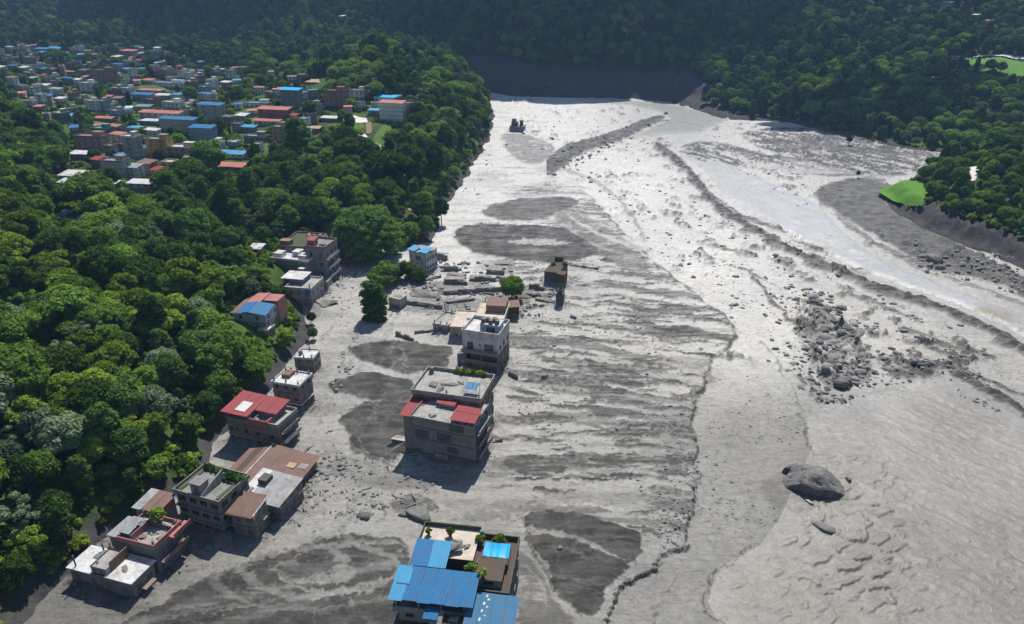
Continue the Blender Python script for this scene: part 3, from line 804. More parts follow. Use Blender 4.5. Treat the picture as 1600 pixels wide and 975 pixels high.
def trunk_mesh(name, seed, h, r, crown_r, limbs=4):
    rs = random.Random(seed); b = MB()
    x = y = 0.0; pts = [(0, 0, -1.0, r * 1.35), (0, 0, 0.3, r * 1.05)]
    for k in range(1, 4):
        x += rs.uniform(-.08, .08) * h * .3; y += rs.uniform(-.08, .08) * h * .3
        pts.append((x, y, h * k / 3 * 0.85, r * (1 - 0.25 * k)))
    for p, q in zip(pts[:-1], pts[1:]): b.tube(p[:3], q[:3], p[3], q[3], 7, False)
    for k in range(limbs):
        a = 2 * math.pi * (k + rs.random() * .6) / limbs
        s = pts[3 if k % 2 else 2]
        e = (s[0] + math.cos(a) * crown_r * .6, s[1] + math.sin(a) * crown_r * .6, s[2] + h * rs.uniform(.15, .35))
        b.tube(s[:3], e, r * .42, r * .14, 5, False)
    return b.mesh(name, M['bark'], True)

TREES = []   # dict(look, crown mesh, trunk mesh, radius, height)
def add_tree(look, seed, R0, H0, zb, n, leaf, per, m, spread=0.62, r=0.22, fn=None):
    lob = fn(seed) if fn else lobes_round(seed, R0, H0, zb, n, spread)
    V, F = crown_np(seed, lob, leaf, per)
    TREES.append(dict(look=look, crown=tri_quads_mesh('crown', V, F, M[m]), trunk=trunk_mesh('trunk', seed, zb + H0 * 0.55, r, R0), R=R0, H=zb + H0))
add_tree('round mid-green tree', 1, 3.5, 7.4, 1.6, 58, 0.25, 84, 'leaf_a')
add_tree('broad mid-green tree', 2, 4.1, 6.4, 1.8, 66, 0.26, 84, 'leaf_a', 0.70)
add_tree('deep green tree', 3, 3.3, 8.4, 1.6, 60, 0.25, 80, 'leaf_b')
add_tree('tall deep green tree', 4, 2.7, 9.5, 2.2, 56, 0.24, 80, 'leaf_b', 0.64)
add_tree('bright yellow-green tree', 5, 3.2, 6.2, 1.4, 52, 0.26, 78, 'leaf_c')
add_tree('grey-green tree', 6, 3.4, 6.0, 1.5, 50, 0.25, 74, 'leaf_d', 0.68)
def _umb(seed):
    rs = np.random.RandomState(seed); out = []
    for k in range(26):
        a = k * 2.4; q = math.sqrt((k + .5) / 26)
        out.append((4.2 * q * math.cos(a), 4.2 * q * math.sin(a), 6.0 + 1.6 * (1 - q * q) + rs.uniform(-.5, .5), rs.uniform(0.95, 1.5)))
    for k in range(9):
        a = k * 2.1; out.append((2.0 * math.cos(a), 2.0 * math.sin(a), 4.0 + rs.uniform(-1, .8), rs.uniform(.8, 1.2)))
    return out
add_tree('spreading flat-topped tree', 7, 4.6, 5.0, 3.0, 0, 0.33, 92, 'leaf_a', fn=_umb)
def _col(seed):
    rs = np.random.RandomState(seed); out = []
    for k in range(30):
        z = 1.6 + 8.6 * (k + .5) / 30; q = 1.7 * math.sqrt(max(0.1, 1 - ((z - 4.6) / 6.2) ** 2)); a = k * 2.4
        out.append((q * math.cos(a) * .75, q * math.sin(a) * .75, z, rs.uniform(.75, 1.15)))
    return out
add_tree('narrow dark green tree', 8, 2.3, 9.0, 1.4, 0, 0.27, 84, 'leaf_b', fn=_col)
def _clumpy(seed):
    rs = np.random.RandomState(seed); out = []
    for k in range(9):
        a = k * 2.4 + rs.uniform(-.3, .3); q = 2.6 * math.sqrt((k + .4) / 9); cz = 6.2 - 0.28 * q * q + rs.uniform(-.8, .6); rb = rs.uniform(1.1, 1.7)
        for j in range(4):
            e = rs.normal(size=3); e /= np.linalg.norm(e)
            out.append((q * math.cos(a) + e[0] * rb * .6, q * math.sin(a) + e[1] * rb * .6, cz + abs(e[2]) * rb * .5, rb * rs.uniform(.5, .75)))
        out.append((q * .8 * math.cos(a), q * .8 * math.sin(a), cz - 1.2, rb * .8))
    return out
add_tree('lumpy yellow-green tree', 9, 3.6, 6.8, 1.4, 0, 0.30, 88, 'leaf_c', fn=_clumpy)
add_tree('lumpy deep green tree', 10, 3.6, 6.8, 1.4, 0, 0.30, 88, 'leaf_a', fn=_clumpy)
def _thin(seed):
    rs = np.random.RandomState(seed); out = []
    for k in range(22):
        a = k * 2.4; q = 2.6 * math.sqrt((k + .5) / 22); out.append((q * math.cos(a), q * math.sin(a), 5.2 + rs.uniform(-1.6, 2.6) - .2 * q, rs.uniform(.45, .8)))
    return out
add_tree('thin pale half-bare tree', 11, 3.0, 6.8, 1.6, 0, 0.17, 44, 'leaf_d', fn=_thin, r=.16)
def _huge(seed):
    rs = np.random.RandomState(seed); out = []
    for k in range(100):
        f = (k + .5) / 100; cz = 1 - 1.35 * f; a = k * 2.4; q = math.sqrt(max(.04, 1 - cz * cz)) * rs.uniform(.78, 1.0)
        out.append((3.2 * q * math.cos(a), 3.2 * q * math.sin(a), 4.4 + 3.6 * cz * rs.uniform(.88, 1.06), rs.uniform(.5, .85)))
    out.append((0, 0, 4.4, 2.4)); out.append((0, 0, 6.0, 1.8))
    return out
add_tree('huge dark domed tree', 12, 3.7, 8.0, 0.6, 0, 0.125, 170, 'leaf_b', fn=_huge, r=0.2)
BV, BF = crown_np(21, lobes_round(21, 1.25, 1.7, -0.25, 11, 0.6), 0.26, 46)
BUSH = tri_quads_mesh('foliage', BV, BF, M['leaf_c'])
BUSH2 = tri_quads_mesh('foliage', *crown_np(22, lobes_round(22, 1.25, 1.9, -0.25, 12, 0.66), 0.26, 46), M['leaf_a'])

def place_tree(k, x, y, z, rz, sc, label, group, name='tree', sz=None):
    T = TREES[k]
    o = empty(name, (x, y, z), rz); o.scale = (sc, sc, sz or sc)
    tag(o, label, 'tree', group)
    link('crown', T['crown'], o); link('trunk', T['trunk'], o)
    return o
# ---------------------------------------------------------------- buildings
FOOTPRINTS = []
OCC = []       # (x, y, radius): ground taken by buildings
SHOW = []      # photo-pixel boxes with the depth of what stands there, kept clear of forest
LAND = []      # landmarks for telling look-alikes apart: (x, y, phrase)

def height_for(a, z0, vtop):
    lo, hi = 0.0, 60.0
    for _ in range(40):
        m = (lo + hi) / 2
        if proj(a[0], a[1], z0 + m)[1] > vtop: lo = m
        else: hi = m
    return lo

_cache = {}
def shared(key, fn):
    if key not in _cache: _cache[key] = fn()
    return _cache[key]

def win_meshes(w, h, style):
    def frame():
        b = MB(); t = 0.07
        b.box(0, 0.02, 0, w, 0.12, t).box(0, 0.02, h - t, w, 0.12, h).box(0, 0.02, t, t, 0.12, h - t).box(w - t, 0.02, t, w, 0.12, h - t)
        n = max(1, int(round(w / 0.7)))
        for k in range(1, n): b.box(w * k / n - 0.025, 0.03, t, w * k / n + 0.025, 0.11, h - t)
        b.box(-0.08, -0.09, -0.09, w + 0.08, 0.02, -0.005)
        return b.mesh('window', M['frame'])
    def pane(m):
        return MB().box(0.03, 0.13, 0.03, w - 0.03, 0.16, h - 0.03).mesh('pane', M[m])
    return shared(('wf', round(w, 2), round(h, 2)), frame), shared(('wp', round(w, 2), round(h, 2), style), lambda: pane({'win': 'glass', 'blue': 'blue_glass', 'void': 'void', 'far': 'void'}[style]))

class House:
    def __init__(s, name, label, cat, A, B, top=None, h=None, back=None, depth=None, z0=0.0, group=None, sink=1.5, mark=None, keep=None):
        if z0 is None:
            a, b = hit(*A), hit(*B); z0 = float(min(a[2], b[2]))
        a, b = at(*A, z0), at(*B, z0)
        s.a, s.b, s.z0 = a, b, z0
        d = b[:2] - a[:2]; s.w = float(np.hypot(*d)); s.rz = math.atan2(d[1], d[0])
        s.h = height_for(a, z0, top) if top is not None else h
        nrm = np.array([-math.sin(s.rz), math.cos(s.rz)])
        s.d = abs(float(((at(*back, z0 + s.h)[:2] - b[:2]) * nrm).sum())) if back is not None else depth
        s.root = empty(name, (a[0], a[1], z0), s.rz)
        tag(s.root, label, cat, group)
        s.sink = sink; s.name = name
        c = (a[:2] + b[:2]) / 2 + nrm * s.d / 2
        s.c = c
        OCC.append((c[0], c[1], 0.5 * math.hypot(s.w, s.d) * 0.92 + 0.8))
        _, _, dep = proj(a[0], a[1], z0)
        vt = proj(a[0], a[1], z0 + s.h)[1]
        if keep is not False:
            m = keep if keep is not None else 0.8
            SHOW.append((min(A[0], B[0]), vt - 2, max(A[0], B[0]), vt + (max(A[1], B[1]) - vt) * m, float(dep)))
        if z0 == 0.0: FOOTPRINTS.append((a[0], a[1], s.rz, s.w, s.d))
        if mark: LAND.append((c[0], c[1], mark))
    def world(s, x, y, z):
        c, n = math.cos(s.rz), math.sin(s.rz)
        return (s.a[0] + x * c - y * n, s.a[1] + x * n + y * c, s.z0 + z)
    def part(s, name, mb, m, parent=None, smooth=False, label=None):
        o = mb.build(name, M[m] if isinstance(m, str) else m, parent or s.root, smooth=smooth)
        if label: o['label'] = label
        return o
    def wall(s, m, x0, y0, x1, y1, z0, z1, holes=None, style='win', name='wall', rev=0.2, top=False):
        """Four walls with real openings; every opening gets its own window part."""
        holes = holes or {}
        mb = MB()
        sides = {'f': ((x0, y0), (1, 0), x1 - x0, 0.0), 'r': ((x1, y0), (0, 1), y1 - y0, math.pi / 2),
                 'b': ((x1, y1), (-1, 0), x1 - x0, math.pi), 'l': ((x0, y1), (0, -1), y1 - y0, -math.pi / 2)}
        for sd, (o, t, L, rz) in sides.items():
            hs = [tuple(k) for k in holes.get(sd, []) if k[0] > 0.05 and k[1] < L - 0.05 and k[1] - k[0] > 0.2 and k[2] > z0 - 1e-6 and k[3] < z1 + 1e-6]
            ni = (-t[1], t[0])     # inward
            def p(a, z, dd=0.0): return (o[0] + t[0] * a + ni[0] * dd, o[1] + t[1] * a + ni[1] * dd, z)
            xs = sorted({0.0, L, *[k[0] for k in hs], *[k[1] for k in hs]}); zs = sorted({z0, z1, *[k[2] for k in hs], *[k[3] for k in hs]})
            for i in range(len(xs) - 1):
                for j in range(len(zs) - 1):
                    cx, cz = (xs[i] + xs[i + 1]) / 2, (zs[j] + zs[j + 1]) / 2
                    if any(k[0] < cx < k[1] and k[2] < cz < k[3] for k in hs): continue
                    mb.quad(p(xs[i], zs[j]), p(xs[i + 1], zs[j]), p(xs[i + 1], zs[j + 1]), p(xs[i], zs[j + 1]))
            for k in hs:
                a, b, c, e = k[:4]; st = k[4] if len(k) > 4 else style
                mb.quad(p(a, c), p(b, c), p(b, c, rev), p(a, c, rev)); mb.quad(p(b, e), p(a, e), p(a, e, rev), p(b, e, rev))
                mb.quad(p(a, e), p(a, c), p(a, c, rev), p(a, e, rev)); mb.quad(p(b, c), p(b, e), p(b, e, rev), p(b, c, rev))
                q = p(a, c)
                fm, pm = win_meshes(round(b - a, 2), round(e - c, 2), st)
                if st in ('win', 'blue'):
                    wo = link('window', fm, s.root, q, rz); link('pane', pm, wo)
                else:
                    link('window' if st == 'far' else 'opening', pm, s.root, q, rz)  # dark panel closing the hole, unlit inside painted by its colour
        if top: mb.quad((x0, y0, z1), (x1, y0, z1), (x1, y1, z1), (x0, y1, z1))
        return s.part(name, mb, m)
    def slab(s, x0, y0, x1, y1, z, t=0.25, m='concrete', name='floor_slab', over=0.2):
        return s.part(name, MB().box(x0 - over, y0 - over, z - t, x1 + over, y1 + over, z), m)
    def parapet(s, x0, y0, x1, y1, z, hgt=0.8, t=0.2, m='concrete', sides='fblr'):
        mb = MB(); q = 0.003
        if 'f' in sides: mb.box(x0, y0, z, x1, y0 + t, z + hgt)
        if 'b' in sides: mb.box(x0, y1 - t, z, x1, y1, z + hgt)
        if 'l' in sides: mb.box(x0 + q, y0 + t, z, x0 + t, y1 - t, z + hgt - q)
        if 'r' in sides: mb.box(x1 - t, y0 + t, z, x1 - q, y1 - t, z + hgt - q)
        return s.part('parapet', mb, m)
    def sheet(s, p, n, m, name='roof_panel', ribs=7, amp=0.035, seed=0, mats=None):
        """Corrugated sheets side by side on a sloping quad p (eave left, eave right, ridge right, ridge left)."""
        p = [Vector(k) for k in p]; rnd = random.Random(seed)
        nrm = (p[1] - p[0]).cross(p[3] - p[0]).normalized()
        for k in range(n):
            f0, f1 = (k + (0.012 if k else 0)) / n, (k + 1) / n
            lift = nrm * (0.025 * (k % 2) + rnd.uniform(0, 0.03))
            ext = rnd.uniform(-0.12, 0.12)
            mb = MB(); cols = 2 * ribs + 1
            for r in range(3):
                for c in range(cols):
                    f = f0 + (f1 - f0) * c / (cols - 1)
                    e = p[0].lerp(p[1], f); g = p[3].lerp(p[2], f)
                    e = e + (e - g).normalized() * ext
                    q = e.lerp(g, r / 2.0) + nrm * (amp * (c % 2)) + lift
                    mb.v.append(tuple(q))
            for r in range(2):
                for c in range(cols - 1):
                    i = r * cols + c
                    mb.f.append((i, i + 1, i + cols + 1, i + cols))
            mm = mats[k % len(mats)] if mats else m
            s.part(name, mb, mm)
    def hipbox(s, x0, y0, x1, y1, z, hh, m, over=0.3, ridge=0.35, name='roof'):
        x0 -= over; y0 -= over; x1 += over; y1 += over; r = (y1 - y0) * 0.5; ym = (y0 + y1) / 2
        q = (x1 - x0) * ridge if ridge else 0.0
        mb = MB()
        a, b, c, d = (x0, y0, z), (x1, y0, z), (x1, y1, z), (x0, y1, z); e, f = (x0 + q, ym, z + hh), (x1 - q, ym, z + hh)
        mb.quad(a, b, f, e); mb.quad(c, d, e, f); mb.quad(b, c, f); mb.quad(d, a, e); mb.quad(d, c, b, a)
        return s.part(name, mb, m)

def grid_holes(L, z0s, n, ww, wh, sill=0.9, skip=(), style=None, margin=None):
    """Evenly spaced openings on a wall of length L for floors starting at z0s."""
    out = []
    for j, z in enumerate(z0s):
        for i in range(n):
            if (i, j) in skip: continue
            c = L * (i + 0.5) / n
            t = (c - ww / 2, c + ww / 2, z + sill, z + sill + wh)
            out.append(t + (style,) if style else t)
    return out
# ---------------------------------------------------------------- things on roofs and terraces
def tank(pos, r, h, m, label, group=None):
    o = empty('water_tank', pos)
    tag(o, label, 'water tank', group)
    b = MB().tube((0, 0, 0), (0, 0, h), r, r, 14)
    for k in range(4): b.tube((0, 0, h * (.15 + .22 * k)), (0, 0, h * (.15 + .22 * k) + .06), r * 1.04, r * 1.04, 14)
    b.build('body', M[m], o)
    MB().tube((0, 0, h), (0, 0, h + .16 * r), r * .96, r * .5, 14).tube((0, 0, h + .16 * r), (0, 0, h + .3 * r), r * .3, r * .26, 10).build('lid', M[m], o)
def potted(pos, sc, label, group=None, mesh=None):
    o = empty('potted_plant', pos); tag(o, label, 'potted plant', group)
    MB().tube((0, 0, 0), (0, 0, .45 * sc), .22 * sc, .32 * sc, 10).build('pot', M['brick'], o)
    link('foliage', mesh or BUSH, o, (0, 0, .75 * sc), random.random() * 6, .55 * sc)
def lump_mesh(name, seed, sx, sy, sz, m):
    rs = np.random.RandomState(seed); v, f = ICO2
    n = v + 0.22 * rs.normal(size=v.shape) * np.array([1, 1, .7])
    n = n * np.array([sx, sy, sz]); n[:, 2] = np.maximum(n[:, 2], -0.03) 
    me = bpy.data.meshes.new(name); me.from_pydata(n.tolist(), [], f.tolist()); me.materials.append(M[m]); me.update(); return me
def pile(name, pos, s, m, label, cat, seed=1, group=None):
    o = link(name, lump_mesh(name, seed, *s, m), None, pos, seed * 1.3); tag(o, label, cat, group)
def canopy(name, pos, rz, w, d, h, m, label, cat, sag=.15, tilt=.0):
    o = empty(name, pos, rz); tag(o, label, cat)
    b = MB(); n = 8
    for i in range(n + 1):
        for j in range(n + 1):
            x, y = w * i / n, d * j / n
            b.v.append((x, y, h + tilt * y - sag * math.sin(math.pi * i / n) * math.sin(math.pi * j / n) + .10 * math.sin(i * 2.6) * .6))
    for i in range(n):
        for j in range(n):
            k = i * (n + 1) + j; b.f.append((k, k + n + 1, k + n + 2, k + 1))
    b.build('cover', M[m], o)
    for x, y in ((.06, .06), (w - .06, .06), (.06, d - .06), (w - .06, d - .06)):
        MB().tube((x, y, 0), (x, y, h + tilt * y - .02), .045, .045, 6).build('pole', M['timber'], o)
    return o

def storeys(H, mats, zs, nf, nr, ww=1.3, wh=1.35, nl=0, x0=0, y0=0, x1=None, y1=None, band='concrete', style='win', over=.18, sill=.9, skipf=(), skipr=(), skipl=(), nb=0):
    """Stacked storeys: one wall per floor, openings at the front, right and left, a projecting slab between floors."""
    x1 = H.w if x1 is None else x1; y1 = H.d if y1 is None else y1
    for j in range(len(zs) - 1):
        a, b = zs[j], zs[j + 1]
        hh = min(wh, b - a - sill - .25)
        ho = {}
        if hh > .35:
            if nf: ho['f'] = grid_holes(x1 - x0, [a], nf, ww, hh, sill, {i for i, q in skipf if q == j})
            if nr: ho['r'] = grid_holes(y1 - y0, [a], nr, ww, hh, sill, {i for i, q in skipr if q == j})
            if nl: ho['l'] = grid_holes(y1 - y0, [a], nl, ww, hh, sill, {i for i, q in skipl if q == j})
            if nb: ho['b'] = grid_holes(x1 - x0, [a], nb, ww, hh, sill)
        for k in ho: ho[k] = [(t[0] + (0), t[1], max(t[2], a + .05), t[3]) for t in ho[k]]
        st = style if isinstance(style, str) else style[j]
        H.wall(mats[j % len(mats)], x0, y0, x1, y1, a if j else -H.sink, b - (.002 if j < len(zs) - 2 else 0), ho, st)
        if band and j < len(zs) - 2: H.slab(x0, y0, x1, y1, b + .08, .22, band, over=over)
def stubs(H, z, hgt=1.3, n=2, x0=0.2, x1=None, y0=.2, y1=None):
    """Column stubs with rusty bars, left for a storey never built."""
    x1 = H.w - .5 if x1 is None else x1; y1 = H.d - .5 if y1 is None else y1
    r = random.Random(int(H.w * 100))
    for i in range(n + 1):
        for y in (y0, y1):
            if r.random() < .3: continue
            x = x0 + (x1 - x0) * i / n; k = hgt * r.uniform(.5, 1.1)
            b = MB().box(x, y, z, x + .26, y + .26, z + k)
            for a in (.05, .18): b.box(x + a, y + a, z + k, x + a + .04, y + a + .04, z + k + .55)
            H.part('column_stub', b, 'concrete')
def flat_top(H, z=None, m='concrete', par=.7, pm=None, x0=0, y0=0, x1=None, y1=None, sides='fblr', over=.15):
    z = H.h if z is None else z
    x1 = H.w if x1 is None else x1; y1 = H.d if y1 is None else y1
    H.slab(x0, y0, x1, y1, z, .2, m, 'roof', over)
    if m in ('concrete', 'pale_concrete', 'white') and x0 == 0: stubs(H, z)
    if par: H.parapet(x0 - over + .01, y0 - over + .01, x1 + over - .01, y1 + over - .01, z, par, .18, pm or m, sides)

# ---------------------------------------------------------------- buildings standing in the mud, near to far
# the big blue-roofed block at the bottom edge of the photograph
H = House('apartment_building', 'big apartment building covered with blue sheet roofs and a roof garden', 'building', (628, 1010), (723, 1022), h=10.2, depth=12.0, mark='the big blue-roofed building')
zs = [0, 2.6, 5.2, 7.8]
storeys(H, ['rose', 'concrete', 'concrete'], zs, 3, 4, 1.3, 1.2, nl=4, over=.7, band='dark_concrete', x1=9.4, y1=8.4)
H.slab(0, 0, 9.4, 8.4, 7.88, .22, 'concrete', 'floor_slab', .7)
H.parapet(-.65, -.65, 10.05, 9.0, 7.88, .8, .15, 'concrete', 'fl')
H.wall('void', 1.2, 1.6, 9.2, 8.2, 7.9, 10.0, {'f': grid_holes(8, [7.9], 3, 1.4, 1.2, .5)}, name='wall')
for x in (-.3, 3.0, 6.2, 9.5):
    H.part('column', MB().box(x, -.45, 7.9, x + .25, -.2, 10.25), 'concrete')
# long blue sheet over the whole front
H.sheet([(-1.1, -1.0, 10.25), (11.0, -1.0, 10.25), (11.0, 4.7, 11.15), (-1.1, 4.7, 11.15)], 6, 'blue_sheet', seed=2, ribs=6, mats=[M['pale_blue_sheet'], M['blue_sheet'], M['blue_sheet'], M['blue_sheet'], M['blue_sheet'], M['blue_sheet']])
H.part('roof_patch', MB().slab([(-.55, 1.6, 10.80), (1.3, 1.6, 10.80), (1.3, 4.2, 11.2), (-.55, 4.2, 11.2)], .03), 'pale_blue_sheet')
H.part('purlin', MB().box(-.9, -.7, 10.0, 10.8, -.55, 10.15).box(-.9, 4.0, 10.80, 10.8, 4.15, 10.92), 'timber')
# rear wing and its two blue sheets
H.wall('dark_concrete', .2, 8.4, 9.0, 15.2, -1.5, 9.4, {'l': grid_holes(6.8, [2.8, 5.6], 2, 1.1, 1.2)})
H.sheet([(.1, 5.6, 10.3), (5.6, 5.6, 10.3), (5.6, 10.6, 11.0), (.1, 10.6, 11.0)], 2, 'blue_sheet', seed=4, ribs=9, mats=[M['blue_sheet'], M['pale_blue_sheet']])
H.part('roof', MB().box(.1, 8.41, 9.4, 9.1, 15.3, 9.6), 'cream')
H.parapet(.05, 8.45, 9.15, 15.35, 9.6, .7, .2, 'moss', 'bl')
# right-hand block with roof garden
H.wall('dark_concrete', 9.1, 3.2, 15.2, 14.6, -1.5, 8.6, {'r': grid_holes(11.4, [2.6, 5.4], 4, 1.1, 1.2), 'f': [(2.2, 4.6, 6.0, 7.2)]})
H.part('roof', MB().box(8.9, 3.1, 8.6, 15.4, 14.8, 8.8), 'soil')
H.parapet(8.9, 3.1, 15.4, 14.8, 8.8, .8, .2, 'dark_concrete', 'bfr')
H.wall('concrete', 10.4, 4.4, 14.0, 8.2, 8.8, 10.4, {'f': [(.9, 2.6, 9.3, 10.1)]})
H.part('roof', MB().box(10.2, 4.2, 10.4, 14.2, 8.4, 10.55), 'soil')
# faded blue sheets on the right, with the light scrape marks
H.sheet([(9.9, -4.6, 8.9), (17.0, -4.6, 8.9), (17.0, 2.7, 9.6), (9.9, 2.7, 9.6)], 4, 'faded_blue_sheet', seed=6, ribs=10)
H.wall('rose', 10.0, -4.2, 16.6, 2.4, -1.5, 8.6, {'r': grid_holes(6.6, [2.6, 5.4], 2, 1.1, 1.2), 'f': grid_holes(6.6, [2.6, 5.4], 2, 1.2, 1.2)})
for k, (x, y, L) in enumerate(((12.3, 1.9, .9), (12.6, 1.4, .7), (12.1, .6, 1.0), (12.6, .2, .6), (12.0, -.6, .9), (12.5, -1.2, .5), (11.9, -2.0, 1.0), (12.2, -2.9, .8))):
    zz = 8.9 + (y + 4.6) / 7.3 * .7 + .11
    H.part('roof_patch', MB().slab([(x, y, zz), (x + .28, y + .02, zz), (x + .3, y + .5 * L, zz + .05 * L), (x + .02, y + .5 * L, zz + .05 * L)], .02), 'white_sheet')
# stair wing between the sheets
H.wall('concrete', 6.4, -4.8, 9.6, -1.0, -1.5, 8.2, {'f': grid_holes(3.2, [2.6, 5.4], 1, 1.1, 1.3)})
H.sheet([(5.2, -5.4, 7.6), (6.9, -5.4, 7.6), (6.9, -1.0, 9.3), (5.2, -1.0, 9.3)], 1, 'grey_sheet', seed=9, ribs=6)
H.sheet([(7.0, -6.4, 7.9), (9.8, -6.4, 7.9), (9.8, -3.0, 8.4), (7.0, -3.0, 8.4)], 2, 'faded_blue_sheet', seed=10)
H.sheet([(4.2, -2.6, 9.1), (6.3, -2.6, 9.1), (6.3, -.8, 9.5), (4.2, -.8, 9.5)], 1, 'blue_sheet', seed=11)
H.part('floor_slab', MB().box(6.2, -4.9, 8.2, 9.8, -.9, 8.35), 'soil')
blueB = H
canopy('tarp_shelter', H.world(10.6, 8.6, 8.8), H.rz, 3.9, 2.4, 2.0, 'cyan_sheet', 'bright cyan tarp shelter on the roof garden of the big blue-roofed building', 'tarp', .12, .22)
pile('tarp', H.world(5.9, 10.6, 10.3), (1.3, 1.2, .55), 'navy', 'dark navy tarp heaped beside the blue sheets on the big building', 'tarp', 3)
tank(H.world(9.5, 14.2, 9.0), .35, 1.5, 'teal', 'narrow teal tank at the back parapet of the roof garden')
for k, (x, y, sc, lb) in enumerate(((12.4, 12.6, 1.5, 'widest leafy shrub in a pot behind the cyan tarp shelter'), (9.4, 6.4, 1.4, 'dense leafy potted shrub at the edge of the blue sheet'), (9.3, 13.0, 1.1, 'small potted plant beside the narrow teal tank'), (4.6, 13.2, 1.0, 'lone tall potted plant on the cream rear terrace'), (1.2, 13.0, .8, 'smallest potted plant at the rear corner of the cream terrace'), (11.4, 4.6, 1.0, 'potted plant on the little roof in front of the cyan tarp'))):
    potted(H.world(x, y, 8.8 if x > 9 else 9.6) if k != 5 else H.world(x, y, 10.55), sc, lb)
for k, (x, y, z, s, m, lb) in enumerate(((7.6, 11.4, 9.6, (.6, .5, .4), 'cloth_white', 'pale bundle of cloth on the cream terrace beside the navy tarp'), (9.9, 9.4, 8.8, (.5, .7, .5), 'tank', 'black plastic heap beside the pale cloth on the roof garden'), (8.4, -1.6, 8.35, (.6, .5, .4), 'cloth_white', 'pale cloth bundle in the stair gap between the blue sheets'))):
    pile('bundle', H.world(x, y, z), s, m, lb, 'bundle', 20 + k)

# the tall bare-walled building in the middle, and the one behind it
H = House('apartment_building', 'tall grey bare-walled building with red sheet roofs, standing alone in the mud', 'building', (648, 715), (742, 735), top=649, back=(757, 632), mark='the bare-walled building')
zs = [0, 2.4, 5.1, 7.8, H.h]
storeys(H, ['dark_concrete', 'concrete', 'concrete', 'concrete'], zs, 0, 3, 1.1, 1.2, nl=2, over=.03, band='dark_concrete')
for x0, x1, z0, z1, m in ((1.6, 4.4, 1.9, 3.2, 'concrete'), (4.6, 7.4, 1.0, 2.2, 'pale_concrete'), (0.3, 2.2, 3.4, 5.0, 'concrete'), (7.2, 9.6, 3.0, 4.4, 'dark_concrete'), (9.8, 12.7, 2.6, 4.9, 'concrete'), (5.2, 8.2, 5.4, 7.3, 'dark_concrete'), (.5, 3.4, 5.4, 7.2, 'dark_concrete'), (9.0, 12.4, 5.5, 7.4, 'concrete'), (2.6, 6.0, 8.1, 9.8, 'concrete'), (7.9, 11.0, 8.2, 10.0, 'dark_concrete'), (8.6, 9.3, 6.4, 6.8, 'rose')):
    H.part('plaster_patch', MB().box(x0, -.035, z0, x1, -.002, z1), m)
H.slab(0, 0, H.w, H.d, H.h, .2, 'pale_concrete', 'roof', .12)
H.parapet(-.1, -.1, H.w + .1, H.d + .1, H.h, .5, .15, 'concrete', 'lr')
W, D, Z = H.w, H.d, H.h
H.sheet([(W * .62, -.2, Z + .9), (W + .25, -.2, Z + .9), (W + .25, D * .52, Z + 1.5), (W * .62, D * .52, Z + 1.5)], 3, 'red_sheet', seed=3)
H.part('post', MB().box(W * .64, 0, Z, W * .64 + .15, .15, Z + .9).box(W - .2, 0, Z, W - .05, .15, Z + .9).box(W * .82, 0, Z, W * .82 + .15, .15, Z + .9), 'concrete')
H.wall('rose', W * .64, D * .3, W - .1, D * .5, Z, Z + 1.35)
H.sheet([(W * .24, D * .55, Z + .9), (W * .55, D * .55, Z + .9), (W * .55, D * .98, Z + 1.3), (W * .24, D * .98, Z + 1.3)], 2, 'red_sheet', seed=5)
H.wall('cream', W * .27, D * .6, W * .53, D * .95, Z, Z + .95)
H.wall('concrete', -2.6, 1.2, -.02, D * .8, -1.5, Z - 1.4, {'l': grid_holes(D * .8 - 1.2, [2.4, 5.1], 2, 1.0, 1.1)})
H.sheet([(-2.9, .2, Z - .5), (.9, .2, Z - .5), (.9, D * .82, Z + .35), (-2.9, D * .82, Z + .35)], 2, 'red_sheet', seed=8)
for j in range(3): H.part('balcony', MB().box(W + .01, .6, 2.4 + 2.7 * j, W + .9, D - .4, 2.55 + 2.7 * j).box(W + .8, .6, 2.55 + 2.7 * j, W + .9, D - .4, 3.2 + 2.7 * j), ['concrete', 'rose', 'concrete'][j])
pile('bundle', H.world(W * .30, 1.2, Z), (.8, .6, .5), 'cloth_white', 'white cloth heap on the terrace between the red roofs', 'bundle', 31)
pile('bundle', H.world(-.4, 1.0, Z - 1.4), (.6, .5, .8), 'cloth_red', 'red cloth hanging at the corner under the red sheet roof', 'bundle', 32)
mainB = H
H = House('apartment_building', 'grey terrace building with littered flat roof and balconies, behind the bare-walled building', 'building', (650, 686), (752, 702), top=612, back=(768, 590), mark='the littered-roof building')
zs = [0, 2.8, 5.8, 8.8, H.h]
storeys(H, ['concrete', 'orange', 'concrete', 'orange'], zs, 5, 4, 1.2, 1.3, nl=3, over=.35, band='pale_concrete', style=['win', 'win', 'win', 'void'])
flat_top(H, par=.75, m='pale_concrete', over=.3)
H.wall('concrete', H.w * .42, -.5, H.w * .62, 0.0, H.h - 2.4, H.h + .1, {'f': grid_holes(H.w * .2, [H.h - 2.2], 2, .7, .9, .6)}, 'void')
for k, (x, y, s, m, lb) in enumerate(((3.0, 3.6, (1.4, .9, .5), 'tank', 'long dark tarpaulin heap across the littered flat roof'), (6.4, 4.6, (1.8, .6, .35), 'soil', 'brown scrap heap on the littered flat roof'), (5.2, 2.2, (1.6, .5, .4), 'tank', 'dark scrap heap close to the front parapet of the littered roof'), (8.4, 5.8, (1.2, .5, .3), 'pale_concrete', 'pale broken slab heap on the littered flat roof'))):
    pile('scrap_heap', H.world(x, y, H.h), s, m, lb, 'scrap heap', 40 + k)
canopy('tarp_shelter', H.world(H.w * .72, 1.0, H.h), H.rz, 2.9, 2.6, 1.7, 'faded_blue_sheet', 'faded blue tarp shelter on the corner of the littered flat roof', 'tarp', .2, .1)
